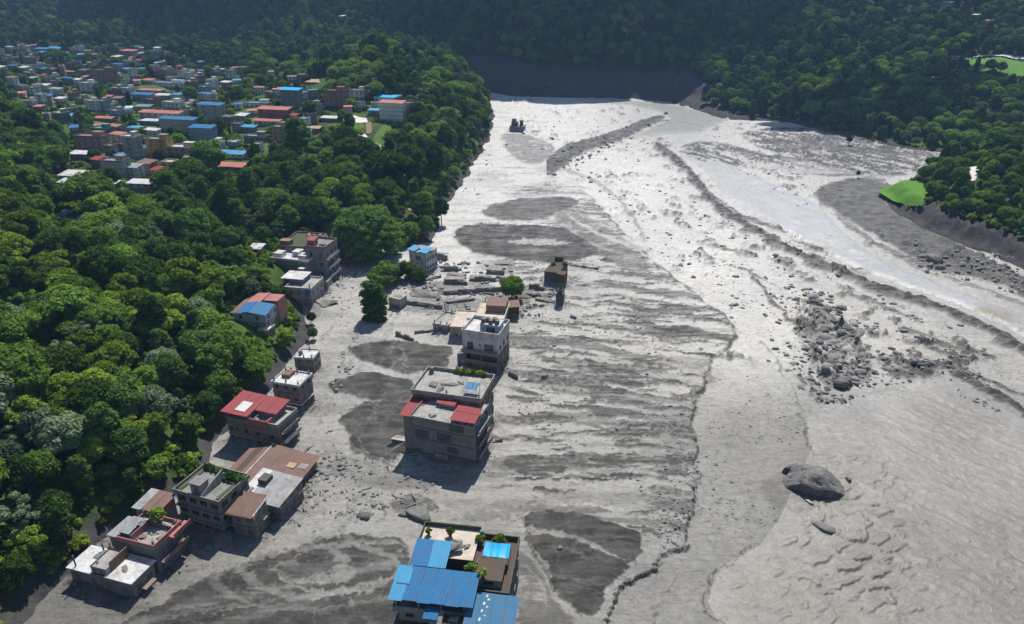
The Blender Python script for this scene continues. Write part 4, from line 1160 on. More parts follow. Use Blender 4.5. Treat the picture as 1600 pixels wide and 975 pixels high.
tank(H.world(1.0, H.d - 1.2, H.h), .5, 1.3, 'blue_tank', 'upright blue tank at the back corner of the littered flat roof')
for k in range(6): link('moss_strip' if k == 0 else 'hedge_plant', BUSH, H.root, (H.w * .45 + k * 1.15, H.d + .2, H.h + .15), k, .62)
litterB = H
# the white house
H = House('house', 'white and maroon four-level house with open verandas and rooftop tanks', 'house', (724, 579), (779, 588), top=519, back=(785, 503), mark='the white tank-topped house')
zs = [0, 2.6, 5.6, H.h]
W, D, Z = H.w, H.d, H.h
H.wall('dark_concrete', 0, 1.2, W, D, -1.5, 2.6, {'f': [(.9, 2.6, .2, 2.1, 'void'), (3.4, 5.0, .3, 2.0, 'void'), (6.0, 8.4, .3, 2.1, 'void')], 'r': grid_holes(D - 1.2, [0], 3, 1, 1.2)})
H.wall('rose', 0, 1.2, W, D, 2.6, 5.6, {'f': [(.5, 1.6, 3.0, 5.0), (2.0, 4.0, 2.9, 5.1, 'void'), (5.0, 8.6, 2.9, 5.1, 'void')], 'r': grid_holes(D - 1.2, [2.6], 3, 1, 1.2)})
H.wall('white', 0, 0, W, D, 5.6, Z, {'f': [(1.2, 2.9, 6.5, 8.3), (4.2, 4.7, 7.4, 8.0, 'void'), (5.6, 8.0, 6.6, 8.3, 'blue')], 'r': grid_holes(D, [5.8], 3, 1.1, 1.3), 'l': grid_holes(D, [5.8], 3, 1.1, 1.3)})
H.slab(0, 0, W, D, 2.7, .25, 'rose', over=.2); H.slab(0, 0, W, D, 5.62, .3, 'brick', over=.25)
for x in (.1, 4.5, W - .35): H.part('column', MB().box(x, .05, -1.5, x + .25, .3, 5.5), 'rose')
H.part('balcony', MB().box(-.15, -.7, 5.55, W + .15, -.02, 5.7).box(-.15, -.7, 5.7, W + .15, -.6, 6.4), 'concrete')
H.part('balcony', MB().box(0, .0, 2.7, W, .1, 3.5), 'rose')
flat_top(H, par=.85, m='white', over=.12)
H.wall('pale_blue', W * .44, D * .18, W - .3, D * .58, Z, Z + 2.2, {'f': [(.4, .9, Z + .7, Z + 1.3, 'void'), (1.6, 3.8, Z + .2, Z + 1.7, 'blue')]})
H.slab(W * .44, D * .18, W - .3, D * .58, Z + 2.3, .15, 'white', 'roof', .15)
for k, (x, y) in enumerate(((W * .5, 2.4), (W * .6, 3.2), (W * .72, 2.2), (W * .78, 3.5), (W * .88, 2.5))):
    tank(H.world(x, y, Z + 2.3), .55, 1.0, 'tank', 'black water tank among the five on the white house roof', 'black tanks on the white house')
H.part('lean_to', MB().slab([(-2.4, 2.0, 3.2), (-.1, 2.0, 4.0), (-.1, 7.0, 4.2), (-2.4, 7.0, 3.4)], .12).box(-2.4, 2.1, -1.5, -2.25, 7.0, 3.2).box(-2.24, 2.1, -1.5, -.1, 2.25, 3.2), 'slate')
whiteB = H
def lowhouse(label, A, B, top, back, wm, rm, mark, z0=0, cols=3, par=.3, pm='cream', hole='void', nm='house', rows=1):
    H = House(nm, label, 'house', A, B, top=top, back=back, z0=z0, mark=mark)
    n = max(1, rows); zs = [H.h * k / n for k in range(n + 1)]
    storeys(H, [wm], zs, cols, max(1, int(H.d / 3)), 1.0, 1.2, nl=max(1, int(H.d / 4)), style=hole, sill=.8)
    flat_top(H, par=par, m=rm, pm=pm)
    return H
H = lowhouse('low house with a broad cream roof, buried to its windows beside the white house', (704, 531), (740, 533), 511, (738, 487), 'pale_concrete', 'cream', 'the cream-roofed low house', cols=2)
pile('scrap_heap', H.world(4.4, 5.4, H.h), (.8, .6, .3), 'tank', 'dark scrap left on the cream roof', 'scrap heap', 51)
H = House('house', 'peach-roofed low house with a red-brown roof room, behind the white house', 'house', (741, 520), (786, 523), top=499, back=(785, 474), mark='the peach-roofed house')
storeys(H, ['concrete'], [0, H.h], 3, 3, 1.1, 1.3, nl=2, style='void'); flat_top(H, par=.3, m='cream')
H.wall('orange', H.w * .30, H.d * .45, H.w - .2, H.d * .95, H.h, H.h + 2.0, {'f': [(.8, 1.3, H.h + .9, H.h + 1.3, 'void'), (2.6, 3.2, H.h + .9, H.h + 1.3, 'void')]}); H.slab(H.w * .30, H.d * .45, H.w - .2, H.d * .95, H.h + 2.1, .12, 'rust_sheet', 'roof', .1)
lowhouse('small pale flat-roofed house, outermost beside the cream-roofed low house', (677, 519), (700, 523), 506, (702, 489), 'pale_concrete', 'pale_concrete', 'the small pale flat-roofed house', cols=1, par=.4, pm='white')
H = House('shed', 'dark timber shed with a flat sheet roof beside the peach-roofed house', 'shed', (788, 499), (811, 498), top=480, back=(811, 471), mark='the dark timber shed')
H.wall('timber', 0, 0, H.w, H.d, -1, H.h, {'f': [(.3, 1.6, .3, 1.7, 'void'), (2.2, 4.0, .1, 2.2, 'void')]}); H.sheet([(-.3, -.4, H.h), (H.w + .3, -.4, H.h), (H.w + .3, H.d + .2, H.h + .4), (-.3, H.d + .2, H.h + .4)], 2, 'rust_sheet')

# the row along the foot of the wooded slope, near to far
H = House('house', 'low house with a broad white concrete roof slab, lowest of the row under the forest', 'house', (116, 912), (213, 938), top=886, back=(240, 888), mark='the low white-roofed house')
W, D, Z = H.w, H.d, H.h
D = H.d = 4.7
storeys(H, ['concrete'], [0, Z], 4, 2, 1.0, 1.2, nl=1, style='void', sill=1.2)
H.slab(0, 0, W * .36, D, Z + .1, .2, 'white_sheet', 'roof', .3); H.slab(W * .62, 0, W, D, Z + .25, .22, 'white', 'roof', .35)
H.wall('pale_concrete', W * .36, .2, W * .61, D * .9, Z, Z + 1.3, {'f': [(.4, 1.1, Z + .4, Z + .9, 'void'), (1.6, 2.3, Z + .4, Z + .9, 'void')]}); H.part('roof', MB().box(W * .36 + .1, .3, Z + 1.0, W * .61 - .1, D * .88, Z + 1.1), 'pale_concrete')
H.part('broken_wall', MB().box(W * .61, 1.0, Z + .1, W * .61 + .2, D, Z + 2.1), 'brick'); H.part('broken_wall', MB().box(W * .3, D - .2, Z + .1, W * .62, D, Z + 1.2), 'brick')
for x, y, h in ((1.0, .3, 2.3), (W * .40, 1.0, 1.6), (W * .35, D - .3, 2.2), (2.6, D - .3, 1.8)): H.part('column', MB().box(x, y, Z, x + .18, y + .18, Z + h), 'concrete')
H.part('awning', MB().slab([(W + .05, 1.2, 1.6), (W + 1.2, 1.2, 1.4), (W + 1.2, 3.6, 1.4), (W + .05, 3.6, 1.6)], .08), 'orange')
pile('bundle', H.world(3.0, 3.6, Z + .1), (.9, .7, .3), 'pale_blue_sheet', 'blue cloth lying on the low white roof', 'bundle', 61); pile('scrap_heap', H.world(W * .75, 2.0, Z + .25), (.9, .5, .12), 'soil', 'brown twigs scattered on the broad white roof slab', 'scrap heap', 62)
H = House('house', 'pink-trimmed house with a cluttered roof terrace, next to the low white-roofed house', 'house', (196, 884), (252, 899), top=842, back=(290, 820), mark='the pink-trimmed house')
W, D, Z = H.w, H.d, H.h
storeys(H, ['concrete', 'concrete'], [0, 2.5, Z], 0, 3, 1.5, 1.3, band=None, style='void', sill=.7)
H.part('facade', MB().box(W + .01, .05, 2.3, W + .12, D - .05, 2.6).box(W + .01, .05, Z - .5, W + .1, D - .05, Z), 'pink')
flat_top(H, m='pale_concrete', par=.6, pm='pink')
H.part('balcony', MB().box(W + .01, .3, 2.55, W + 1.2, D, 2.72).box(W + 1.1, .3, 2.72, W + 1.2, D, 3.4), 'rose'); H.part('balcony', MB().box(W + .01, D * .5, Z - .25, W + 1.4, D + 1.0, Z - .1).box(W + 1.3, D * .5, Z - .1, W + 1.4, D + 1.0, Z + .6), 'pink')
H.part('door', MB().box(W + .02, 1.0, 0, W + .07, 2.2, 2.1), 'timber')
H.wall('concrete', -4.2, 2.0, -.05, 6.4, -1.5, 3.8, {'f': [(1.4, 2.6, 2.2, 3.2, 'void')]}); H.part('roof', MB().box(-4.5, 1.7, 3.8, .0, 6.7, 3.95), 'grey_sheet')
H.wall('concrete', -2.2, 6.5, 2.4, 10.6, -1.5, 6.6, {'f': [(1.6, 2.8, 4.9, 5.9, 'void')]}); H.sheet([(-2.6, 6.1, 6.7), (2.8, 6.1, 6.7), (2.8, 11, 7.1), (-2.6, 11, 7.1)], 3, 'rust_sheet', seed=12, mats=[M['grey_sheet'], M['rust_sheet'], M['rust_sheet']])
H.part('wall_panel', MB().box(2.41, 6.55, 5.0, 2.47, 10.5, 6.6), 'pink')
H.sheet([(.0, .6, Z + 1.0), (2.0, .6, Z + 1.0), (2.0, 4.0, Z + 1.5), (.0, 4.0, Z + 1.5)], 1, 'grey_sheet', seed=13); H.wall('blue_sheet', .2, .8, 1.9, 3.8, Z, Z + 1.0)
H.part('partition', MB().box(2.6, .2, Z, 2.75, D, Z + 1.2).box(2.76, D - 1.8, Z, W - .3, D - 1.65, Z + .8), 'pink')
for k, (x, y, s, m, lb) in enumerate(((3.6, 1.6, (.7, .6, .4), 'cloth_red', 'red bundle nearest the edge of the pink terrace'), (4.8, 3.0, (.6, .8, .4), 'cloth_white', 'white bundle in the middle of the pink terrace'), (5.6, 4.4, (.9, .6, .5), 'navy', 'dark blue bundle towards the back of the pink terrace'), (4.0, 4.6, (.6, .5, .5), 'tank', 'black bundle by the partition of the pink terrace'), (6.6, 2.2, (.5, .5, .3), 'tank', 'small black bundle at the corner of the pink terrace'), (6.8, 6.0, (.7, .5, .6), 'cloth_red', 'red cloth over the far rail of the pink terrace'))):
    pile('bundle', H.world(x, y, Z), s, m, lb, 'bundle', 70 + k)
potted(H.world(4.0, D - 1.0, Z), 1.9, 'bright green potted tree on the pink terrace', mesh=BUSH)
canopy('tarp_shelter', H.world(2.0, 2.6, Z), H.rz, .9, 1.4, 1.2, 'cyan_sheet', 'small bright blue tarp beside the grey sheet on the pink terrace', 'tarp')
H = House('house', 'grey three-storey house with mossy roof terraces and dark open balconies', 'house', (287, 820), (353, 840), top=767, back=(374, 758), mark='the mossy grey house')
W, D, Z = H.w, H.d, H.h
D = H.d = 7.5
storeys(H, ['dark_concrete', 'concrete', 'concrete'], [0, 2.4, 5.0, Z], 4, 3, 1.55, 1.4, nl=2, over=.55, band='concrete')
flat_top(H, m='concrete', par=.6, over=.3)
H.wall('pale_concrete', W * .34, .4, W * .58, 2.4, Z, Z + 2.3, {'f': [(.9, 1.7, Z + .7, Z + 1.7, 'void')]}); H.slab(W * .34, .4, W * .58, 2.4, Z + 2.4, .14, 'concrete', 'roof', .15)
H.part('broken_wall', MB().quad((W * .6, 0, Z), (W * .6, 5.5, Z), (W * .6, 5.5, Z + 2.2), (W * .6, 0, Z + .7)).quad((W * .6 + .2, 0, Z + .7), (W * .6 + .2, 5.5, Z + 2.2), (W * .6 + .2, 5.5, Z), (W * .6 + .2, 0, Z)).quad((W * .6, 0, Z + .7), (W * .6, 5.5, Z + 2.2), (W * .6 + .2, 5.5, Z + 2.2), (W * .6 + .2, 0, Z + .7)).quad((W * .6, 0, Z), (W * .6, 0, Z + .7), (W * .6 + .2, 0, Z + .7), (W * .6 + .2, 0, Z)), 'pale_concrete')
for q in ((.3, .25, Z, .9, D - .3, Z + .22), (W - 1.1, .3, Z, W - .3, D - 2.7, Z + .2), (W * .65, D - 2.6, Z, W - .3, D - .3, Z + .3)): H.part('moss_bed', MB().box(*q), 'moss')
for k in range(4): link('hedge_plant', BUSH2, H.root, (W * .68 + k * .9, D - 1.4, Z + .3), k, .6)
for k in range(3): link('hedge_plant', BUSH2, H.root, (1.0 + k * 1.3, D - .5, Z + .2), k + 4, .5)
greyB = H
canopy('tarp_shelter', tuple(np.array(H.world(-3.4, 1.6, 0)) - np.array([0, 0, 0])), H.rz, 3.0, 3.0, 4.2, 'blue_sheet', 'deep blue tarp shelter between the forest and the grey mossy house', 'tarp', .3, .25)
canopy('tarp_shelter', H.world(-2.6, 4.8, 0), H.rz, 2.4, 2.4, 5.6, 'navy', 'upper blue tarp cover tucked behind the grey mossy house', 'tarp', .3, .15)
H = House('house', 'small brown-roofed house with open ground floor, wedged below the long brown hall', 'house', (368, 836), (403, 843), top=800, back=(412, 783), mark='the small brown-roofed house')
W, D, Z = H.w, H.d, H.h
storeys(H, ['rose', 'concrete'], [0, 2.5, Z], 2, 2, 1.0, 1.2, over=.3, style='void'); H.sheet([(-.7, -.7, Z + .1), (W + .5, -.7, Z + .1), (W + .5, D + .5, Z + 1.0), (-.7, D + .5, Z + 1.0)], 4, 'rust_sheet', seed=15)
H.part('fascia', MB().box(-.8, -.8, Z - .15, W + .6, -.7, Z + .15), 'brick'); H.part('rail', MB().tube((W + .2, -.6, Z + .4), (W + .6, D, Z + 1.4), .14, .14, 6), 'white')
H = House('house', 'grey-roofed annex with patched metal sheets, in front of the long brown hall', 'house', (384, 800), (441, 816), top=773, back=(452, 748), mark='the grey-sheeted annex')
W, D, Z = H.w, H.d, H.h
storeys(H, ['dark_concrete', 'concrete'], [0, 2.2, Z], 3, 3, 1.2, 1.2, over=.2, style='void')
H.sheet([(-.6, -.8, Z + .1), (W + .5, -.8, Z + .1), (W + .5, D, Z + 1.0), (-.6, D, Z + 1.0)], 4, 'grey_sheet', seed=16, mats=[M['white_sheet'], M['grey_sheet'], M['grey_sheet'], M['pale_concrete']])
H.wall('dark_concrete', 1.2, D * .45, 3.0, D * .75, Z + .4, Z + 1.6, {'f': [(.4, 1.3, Z + .75, Z + 1.3, 'void')]}, top=True)
H = House('hall', 'long hall under a rust-brown patched metal roof, beside the forest edge', 'hall', (352, 762), (452, 782), top=748, back=(471, 712), mark='the long brown-roofed hall')
W, D, Z = H.w, H.d, H.h
storeys(H, ['brick'], [0, Z], 4, 3, 1.2, .9, style='void', sill=.8)
H.sheet([(-.7, -.7, Z), (W * .30, -.7, Z + .9), (W * .30, D + .5, Z + 1.3), (-.7, D + .5, Z + .3)], 3, 'rust_sheet', seed=17, mats=[M['rust_sheet'], M['soil'], M['rust_sheet']])
H.sheet([(W * .305, -.7, Z + .9), (W + .7, -.7, Z - .1), (W + .7, D + .5, Z + .3), (W * .305, D + .5, Z + 1.3)], 7, 'rust_sheet', seed=18)
H.part('ridge_cap', MB().tube((W * .30, -.75, Z + 1.0), (W * .30, D + .55, Z + 1.4), .12, .12, 6), 'white_sheet')
for k, (x, y) in enumerate(((W * .72, D * .55), (W * .82, D * .2), (W * .88, D * .6), (W * .6, D * .1))):
    zz = Z + .9 - (x - W * .305) / (W * .7) * 1.0 + .4 * (y + .7) / (D + 1.2) + .16
    H.part('roof_patch', MB().slab([(x, y, zz), (x + 1.6, y, zz - .11), (x + 1.6, y + 1.5, zz - .05), (x, y + 1.5, zz + .06)], .03), ['tan', 'soil', 'grey_sheet', 'rust_sheet'][k])
H = House('apartment_building', 'long green and orange apartment house with crimson sheet roofs, against the forest', 'building', (361, 690), (440, 709), top=650, back=(457, 652), mark='the green and orange house')
W, D, Z = H.w, H.d, H.h
D = H.d = 6.5
for j, (a, b) in enumerate(((-1.5, 2.3), (2.3, 4.6), (4.6, Z))):
    for k, (x0, x1, m) in enumerate(((0, W * .26, 'green'), (W * .26, W * .46, 'orange' if j != 0 else 'green'), (W * .46, W * .72, 'orange' if j else 'pale_concrete'), (W * .72, W, 'concrete' if j == 2 else 'orange'))):
        f = grid_holes(x1 - x0, [max(a, 0)], 2 if k == 0 else 1, 1.0, 1.05, .75)
        H.wall(m, x0 + .002 * k, .003 * k, x1 - .002, D - .003 * k, a, b - .003, {'f': f, 'r': grid_holes(D, [max(a, 0)], 2, 1.2, 1.1, .7) if k == 3 else []})
for z in (2.35, 4.65): H.slab(0, 0, W, D, z, .14, 'pale_concrete', over=.12)
H.slab(0, 0, W, D, Z + .05, .16, 'pale_concrete', 'roof', .25); H.parapet(W * .8, -.2, W + .2, D + .2, Z + .05, .7, .15, 'pale_concrete', 'frb')
H.wall('slate', .4, .6, W * .42, D - .4, Z + .05, Z + 1.5, {'f': grid_holes(W * .42 - .4, [Z], 3, 1.1, .8, .4)})
H.sheet([(-.8, -.5, Z + 1.35), (W * .46, -.5, Z + 1.35), (W * .46, D + .4, Z + 2.1), (-.8, D + .4, Z + 2.1)], 5, 'red_sheet', seed=20)
H.part('roof_patch', MB().slab([(1.9, .6, Z + 1.62), (4.4, .6, Z + 1.62), (4.4, 3.6, Z + 1.98), (1.9, 3.6, Z + 1.98)], .03), 'cloth_white')
H.part('fascia', MB().box(-.85, -.6, Z + 1.0, W * .46, -.5, Z + 1.4), 'red_sheet')
H.wall('rose', W * .5, D * .35, W * .82, D - .2, Z + .05, Z + 1.6)
H.sheet([(W * .47, D * .3, Z + 1.6), (W * .88, D * .3, Z + 1.6), (W * .88, D + .4, Z + 2.2), (W * .47, D + .4, Z + 2.2)], 4, 'coral_sheet', seed=21, mats=[M['red_sheet'], M['red_sheet']])
H.part('parapet', MB().box(W * .44, -.22, Z + .05, W * .8, -.06, Z + .9).box(W * .8, -.2, Z - .9, W * .8 + .25, D * .3, Z + 1.0), 'coral_sheet')
pile('bundle', H.world(W * .56, 1.0, Z + .05), (1.0, .6, .4), 'cloth_white', 'white bundle on the balcony under the crimson roofs', 'bundle', 81)
H.part('balcony', MB().box(W + .01, .4, 4.55, W + 1.0, D - .4, 4.7).box(W + .9, .4, 4.7, W + 1.0, D - .4, 5.4), 'concrete')
H.part('balcony', MB().box(W + .01, .4, 2.25, W + 1.0, D - .4, 2.4).box(W + .9, .4, 2.4, W + 1.0, D - .4, 3.1), 'white')
H = House('house', 'square grey three-storey house with a bright flat roof, alone at the slope foot', 'house', (432, 640), (473, 647), top=597, back=(479, 588), mark='the square grey house')
H.d = 5.4
storeys(H, ['void', 'rose', 'concrete'], [0, 2.3, 5.0, H.h], 3, 2, 1.0, 1.1, over=.12, skipf=((0, 2),), sill=.8); flat_top(H, m='white', par=.35, pm='white', over=.25)
H.slab(0, 0, H.w, H.d, 2.5, .16, 'white', over=.3); H.wall('brick', .9, H.d * .45, 2.9, H.d * .9, H.h, H.h + .8, top=True)
H = House('house', 'small two-storey house with white and blue roof clutter, beyond the square grey house', 'house', (463, 584), (492, 586), top=559, back=(498, 552), mark='the small two-storey house')
H.d = 4.5
storeys(H, ['brick', 'concrete'], [0, 2.4, H.h], 2, 2, .8, .9, style='void', over=.1); flat_top(H, m='white', par=.3)
tank(H.world(.9, 2.0, H.h), .5, 1.0, 'blue_tank', 'blue tank on the small two-storey house')
H = House('house', 'pale house under bright blue and faded red sheet roofs, in the trees', 'house', (367, 516), (418, 520), top=488, back=(432, 464), z0=None, mark='the blue and red roofs')
W, D, Z = H.w, H.d, H.h
storeys(H, ['pale_concrete', 'pale_blue'], [0, 2.6, Z], 2, 3, .9, 1.0, nl=1, over=.05)
H.sheet([(1.4, -.5, Z), (W * .52, -.5, Z + .6), (W * .52, D * .46, Z + 1.2), (1.4, D * .46, Z + .6)], 2, 'blue_sheet', seed=23); H.sheet([(W * .525, -.5, Z + .6), (W + .5, -.5, Z + .1), (W + .5, D * .46, Z + .7), (W * .525, D * .46, Z + 1.2)], 2, 'blue_sheet', seed=24)
H.sheet([(-.4, -.3, Z), (1.3, -.3, Z + .1), (1.3, D, Z + .5), (-.4, D, Z + .3)], 1, 'rust_sheet', seed=25); H.sheet([(1.4, D * .47, Z + .5), (W * .6, D * .47, Z + 1.1), (W * .6, D, Z + 1.2), (1.4, D, Z + .6)], 3, 'coral_sheet', seed=26)
H.wall('pink', W * .5, D * .6, W + .4, D, 0, Z + .9, {'f': [(1.4, 2.0, Z - .3, Z + .4, 'void'), (2.6, 3.2, Z - .3, Z + .4, 'void')]}, top=True)
lowhouse('tiny grey hut with a white roof, below the blue and red roofed house', (405, 526), (420, 528), 515, (422, 508), 'concrete', 'white', 'the tiny grey hut', z0=None, cols=1, nm='hut')
H = House('apartment_building', 'stepped grey house with bright white roof slabs, beside the forest gully', 'building', (429, 436), (484, 442), top=404, back=(487, 388), z0=None, mark='the stepped grey house')
W, D, Z = H.w, H.d, H.h
storeys(H, ['concrete', 'concrete'], [0, 3.2, Z], 2, 3, .8, .9, style='void', band=None, skipf=((0, 1), (1, 0))); flat_top(H, m='white', par=.5, pm='white')
for x, y in ((.2, 1.0), (W * .42, 3.5), (W * .7, 1.0)): H.wall('white', x, y, x + 2.6, y + 3, Z, Z + 1.5, top=True)
H.wall('concrete', W - 1.8, -2.4, W - .2, -.05, -1.5, Z - 1.4); H.slab(W - 1.8, -2.4, W - .2, 0 - .3, Z - 1.3, .12, 'white', 'roof', .15)
H.wall('concrete', -1.8, -2.6, .9, -.1, -1.5, 2.4); H.slab(-1.8, -2.6, .9, -.5, 2.5, .12, 'white', 'roof', .2)
H = House('apartment_building', 'tall grey-green block with a red roof shelter, at the end of the flooded street', 'building', (484, 446), (514, 449), top=386, back=(518, 374), z0=None, mark='the red-shelter block')
W, D, Z = H.w, H.d, H.h
storeys(H, ['dark_concrete', 'slate', 'concrete', 'concrete'], [0, 3, 6, 9, Z], 2, 3, 1.1, 1.2, over=.08, skipf=((0, 3), (1, 2), (0, 1))); flat_top(H, m='concrete', par=.6, pm='rose')
H.sheet([(.2, .8, Z + 1.9), (2.8, .8, Z + 1.9), (2.8, 3.8, Z + 2.3), (.2, 3.8, Z + 2.3)], 2, 'red_sheet', seed=28); H.wall('pink', .4, 1.0, 2.6, 3.6, Z, Z + 1.9)
H.part('door', MB().box(.5, -.06, 4.2, 2.4, -.005, 5.9), 'blue_sheet')
for j in range(3): H.part('balcony', MB().box(W + .01, .4, 3 * j + 3, W + .8, D - .4, 3 * j + 3.15).box(W + .72, .4, 3 * j + 3.15, W + .8, D - .4, 3 * j + 3.8), 'white')
pile('scrap_heap', H.world(4.6, 3.0, Z), (1.4, 1.2, .5), 'tank', 'dark coiled heap on the roof beside the red shelter', 'scrap heap', 91)
H = House('apartment_building', 'weathered grey block with a moss-stained dark roof, hidden behind the stepped house', 'building', (440, 420), (486, 424), top=384, back=(512, 367), z0=None, mark='the moss-stained dark roof block')
W, D, Z = H.w, H.d, H.h
storeys(H, ['concrete'], [0, 3, 6, Z], 3, 2, .9, 1); flat_top(H, m='moss', par=.5, pm='rose'); H.wall('orange', .2, .6, 3.6, 3.0, Z, Z + 1.6, {'f': [(1.2, 1.9, Z + .6, Z + 1.2, 'void')]}, top=True)
for k in range(4): pile('scrap_heap', H.world(4.5 + 2.0 * k, D - 1.5, Z), (1.1, .7, .5), ['rose', 'soil', 'tank', 'cream'][k], ['pinkish', 'brown', 'black', 'cream'][k] + ' heap in the row along the moss-stained roof', 'scrap heap', 93 + k)
H = House('house', 'grey house with a blue awning and white roof sheet, where forest meets mud', 'house', (450, 480), (489, 483), top=450, back=(491, 434), z0=None, mark='the blue-awning house')
W, D, Z = H.w, H.d, H.h
storeys(H, ['concrete', 'pale_concrete'], [0, 3, Z], 3, 3, .9, .9, style='void', over=.05, skipf=((0, 0), (2, 0))); flat_top(H, m='pale_concrete', par=.5, pm='white')
H.wall('slate', -2.2, 3.4, 3.8, D - .2, 0, Z + 1.6, {'f': [(.6, 1.8, Z + .1, Z + 1.1, 'void')]}); H.slab(-2.2, 3.4, 3.8, D - .2, Z + 1.75, .15, 'white', 'roof', .5)
H.part('awning', MB().slab([(W - 1.6, -1.0, Z - 1.1), (W + .3, -1.0, Z - 1.1), (W + .3, .0, Z - .5), (W - 1.6, .0, Z - .5)], .06), 'blue_sheet')
H = House('ruined_house', 'mud-caked roofless ruin with two round holes, beside the house with the blue awning', 'ruin', (492, 455), (514, 456), top=439, back=(517, 432), z0=0, mark='the mud-caked roofless ruin')
H.wall('concrete', 0, 0, H.w, 3.5, -1, H.h, {'f': [(.7, 1.5, 1.6, 2.4, 'void'), (2.6, 3.6, 1.6, 2.5, 'void')]}, top=True)
H = House('house', 'spotted white house under blue roof sheets, between the flood and the trees', 'house', (641, 425), (667, 431), top=391, back=(679, 387), mark='the spotted white house')
W, D, Z = H.w, H.d, H.h
W = H.w; 
hs = [(.5, 1.1, 5.4, 6.3, 'void'), (2.6, 4.6, 4.9, 6.3, 'void'), (.8, 1.5, 3.5, 4.2, 'void'), (2.6, 3.3, 3.4, 4.1, 'void'), (4.6, 5.2, 3.9, 4.6, 'void'), (1.6, 2.6, 1.8, 2.9, 'void'), (3.8, 4.8, 1.2, 2.4, 'void')]
H.wall('white', 0, 0, W, D, -1.5, Z, {'f': hs, 'r': grid_holes(D, [1.2, 4.0], 4, .9, 1.1)}); H.slab(0, 0, W, D, Z, .18, 'pale_concrete', 'roof', .1)
H.sheet([(-.6, -.4, Z + .3), (W * .4, -.4, Z + .3), (W * .4, D * .6, Z + .7), (-.6, D * .6, Z + .7)], 2, 'pale_blue_sheet', seed=30); H.sheet([(W * .55, -.4, Z + .3), (W + .4, -.4, Z + .3), (W + .4, D * .6, Z + .7), (W * .55, D * .6, Z + .7)], 2, 'pale_blue_sheet', seed=31)
H = House('ruined_house', 'dark collapsed block with greenery on its broken roof, isolated in the flood plain', 'ruin', (850, 443), (882, 448), top=420, back=(888, 409), mark='the dark collapsed block')
W, D, Z = H.w, H.d, H.h
H.wall('dark_concrete', 0, 0, W * .72, D, -1, Z - .8, {'f': [(.8, 2.0, .8, 2.4, 'void')]}); H.part('roof', MB().slab([(-.1, -.1, Z - .8), (W * .72, -.1, Z - .6), (W * .72, D, Z + .2), (-.1, D, Z - .3)], .25), 'soil')
H.wall('timber', W * .68, -1.6, W + .3, 1.6, -1, Z - .4, top=True); H.part('broken_wall', MB().box(.5, D - .3, Z - .5, W * .5, D, Z + 1.3), 'dark_concrete')
link('hedge_plant', BUSH2, H.root, (1.2, D * .6, Z - .3), 0, .6); link('hedge_plant', BUSH, H.root, (4.6, D * .7, Z), 1, .5)
H = House('ruined_tower', 'narrow dark leaning stump of a building, below the dark collapsed block', 'ruin', (868, 480), (880, 481), top=456, back=(881, 452), mark='the leaning stump')
H.d = 2.6
H.wall('dark_concrete', 0, 0, H.w, H.d, -1, H.h - .6, {'f': [(.6, 1.2, 2.6, 3.4, 'void')]}, top=True); H.part('broken_wall', MB().box(.3, .2, H.h - .6, H.w - .4, H.d - .4, H.h + .5), 'dark_concrete'); link('hedge_plant', BUSH, H.root, (1.2, 1.2, H.h + .5), 0, .45)
H = House('ruined_house', 'lone dark ruin with rusty roof remains, farthest on the pale mud', 'ruin', (796, 206), (818, 207), top=197, depth=6, mark='the lone ruin')
H.wall('slate', 0, 0, H.w, H.d, -1, H.h, top=True); H.wall('brick', .8, 1.5, 4.6, 4.5, H.h, H.h + 2.2, {'f': [(.8, 1.8, H.h + .6, H.h + 1.6, 'void')]}, top=True); H.wall('dark_concrete', 6.0, 1.8, 7.6, 4.8, H.h, H.h + 3.0, top=True)
H.part('broken_wall', MB().box(1.0, 2.0, H.h + 2.2, 3.6, 4.0, H.h + 4.0), 'slate')
# ---------------------------------------------------------------- the mud sheet itself, heaped against the walls that stand in it
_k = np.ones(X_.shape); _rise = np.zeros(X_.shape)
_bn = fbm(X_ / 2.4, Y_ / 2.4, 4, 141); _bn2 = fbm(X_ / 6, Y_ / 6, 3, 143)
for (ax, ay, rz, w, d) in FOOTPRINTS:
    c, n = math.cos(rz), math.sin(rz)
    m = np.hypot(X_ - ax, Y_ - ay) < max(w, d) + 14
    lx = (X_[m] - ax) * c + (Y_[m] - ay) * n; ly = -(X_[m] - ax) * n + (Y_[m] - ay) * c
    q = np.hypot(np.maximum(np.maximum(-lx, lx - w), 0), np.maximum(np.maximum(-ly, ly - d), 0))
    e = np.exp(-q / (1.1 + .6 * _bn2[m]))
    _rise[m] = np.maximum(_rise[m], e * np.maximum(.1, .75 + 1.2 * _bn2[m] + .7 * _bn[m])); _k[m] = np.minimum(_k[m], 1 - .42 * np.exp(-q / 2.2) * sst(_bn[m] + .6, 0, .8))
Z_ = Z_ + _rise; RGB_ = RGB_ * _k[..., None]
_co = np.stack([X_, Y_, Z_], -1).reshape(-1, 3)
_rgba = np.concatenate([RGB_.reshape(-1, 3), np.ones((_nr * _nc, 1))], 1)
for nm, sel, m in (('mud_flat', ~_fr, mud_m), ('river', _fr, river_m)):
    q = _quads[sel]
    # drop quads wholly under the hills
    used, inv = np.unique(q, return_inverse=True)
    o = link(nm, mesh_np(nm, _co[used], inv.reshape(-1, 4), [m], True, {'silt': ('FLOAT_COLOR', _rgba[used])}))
    tag(o, kind='structure')

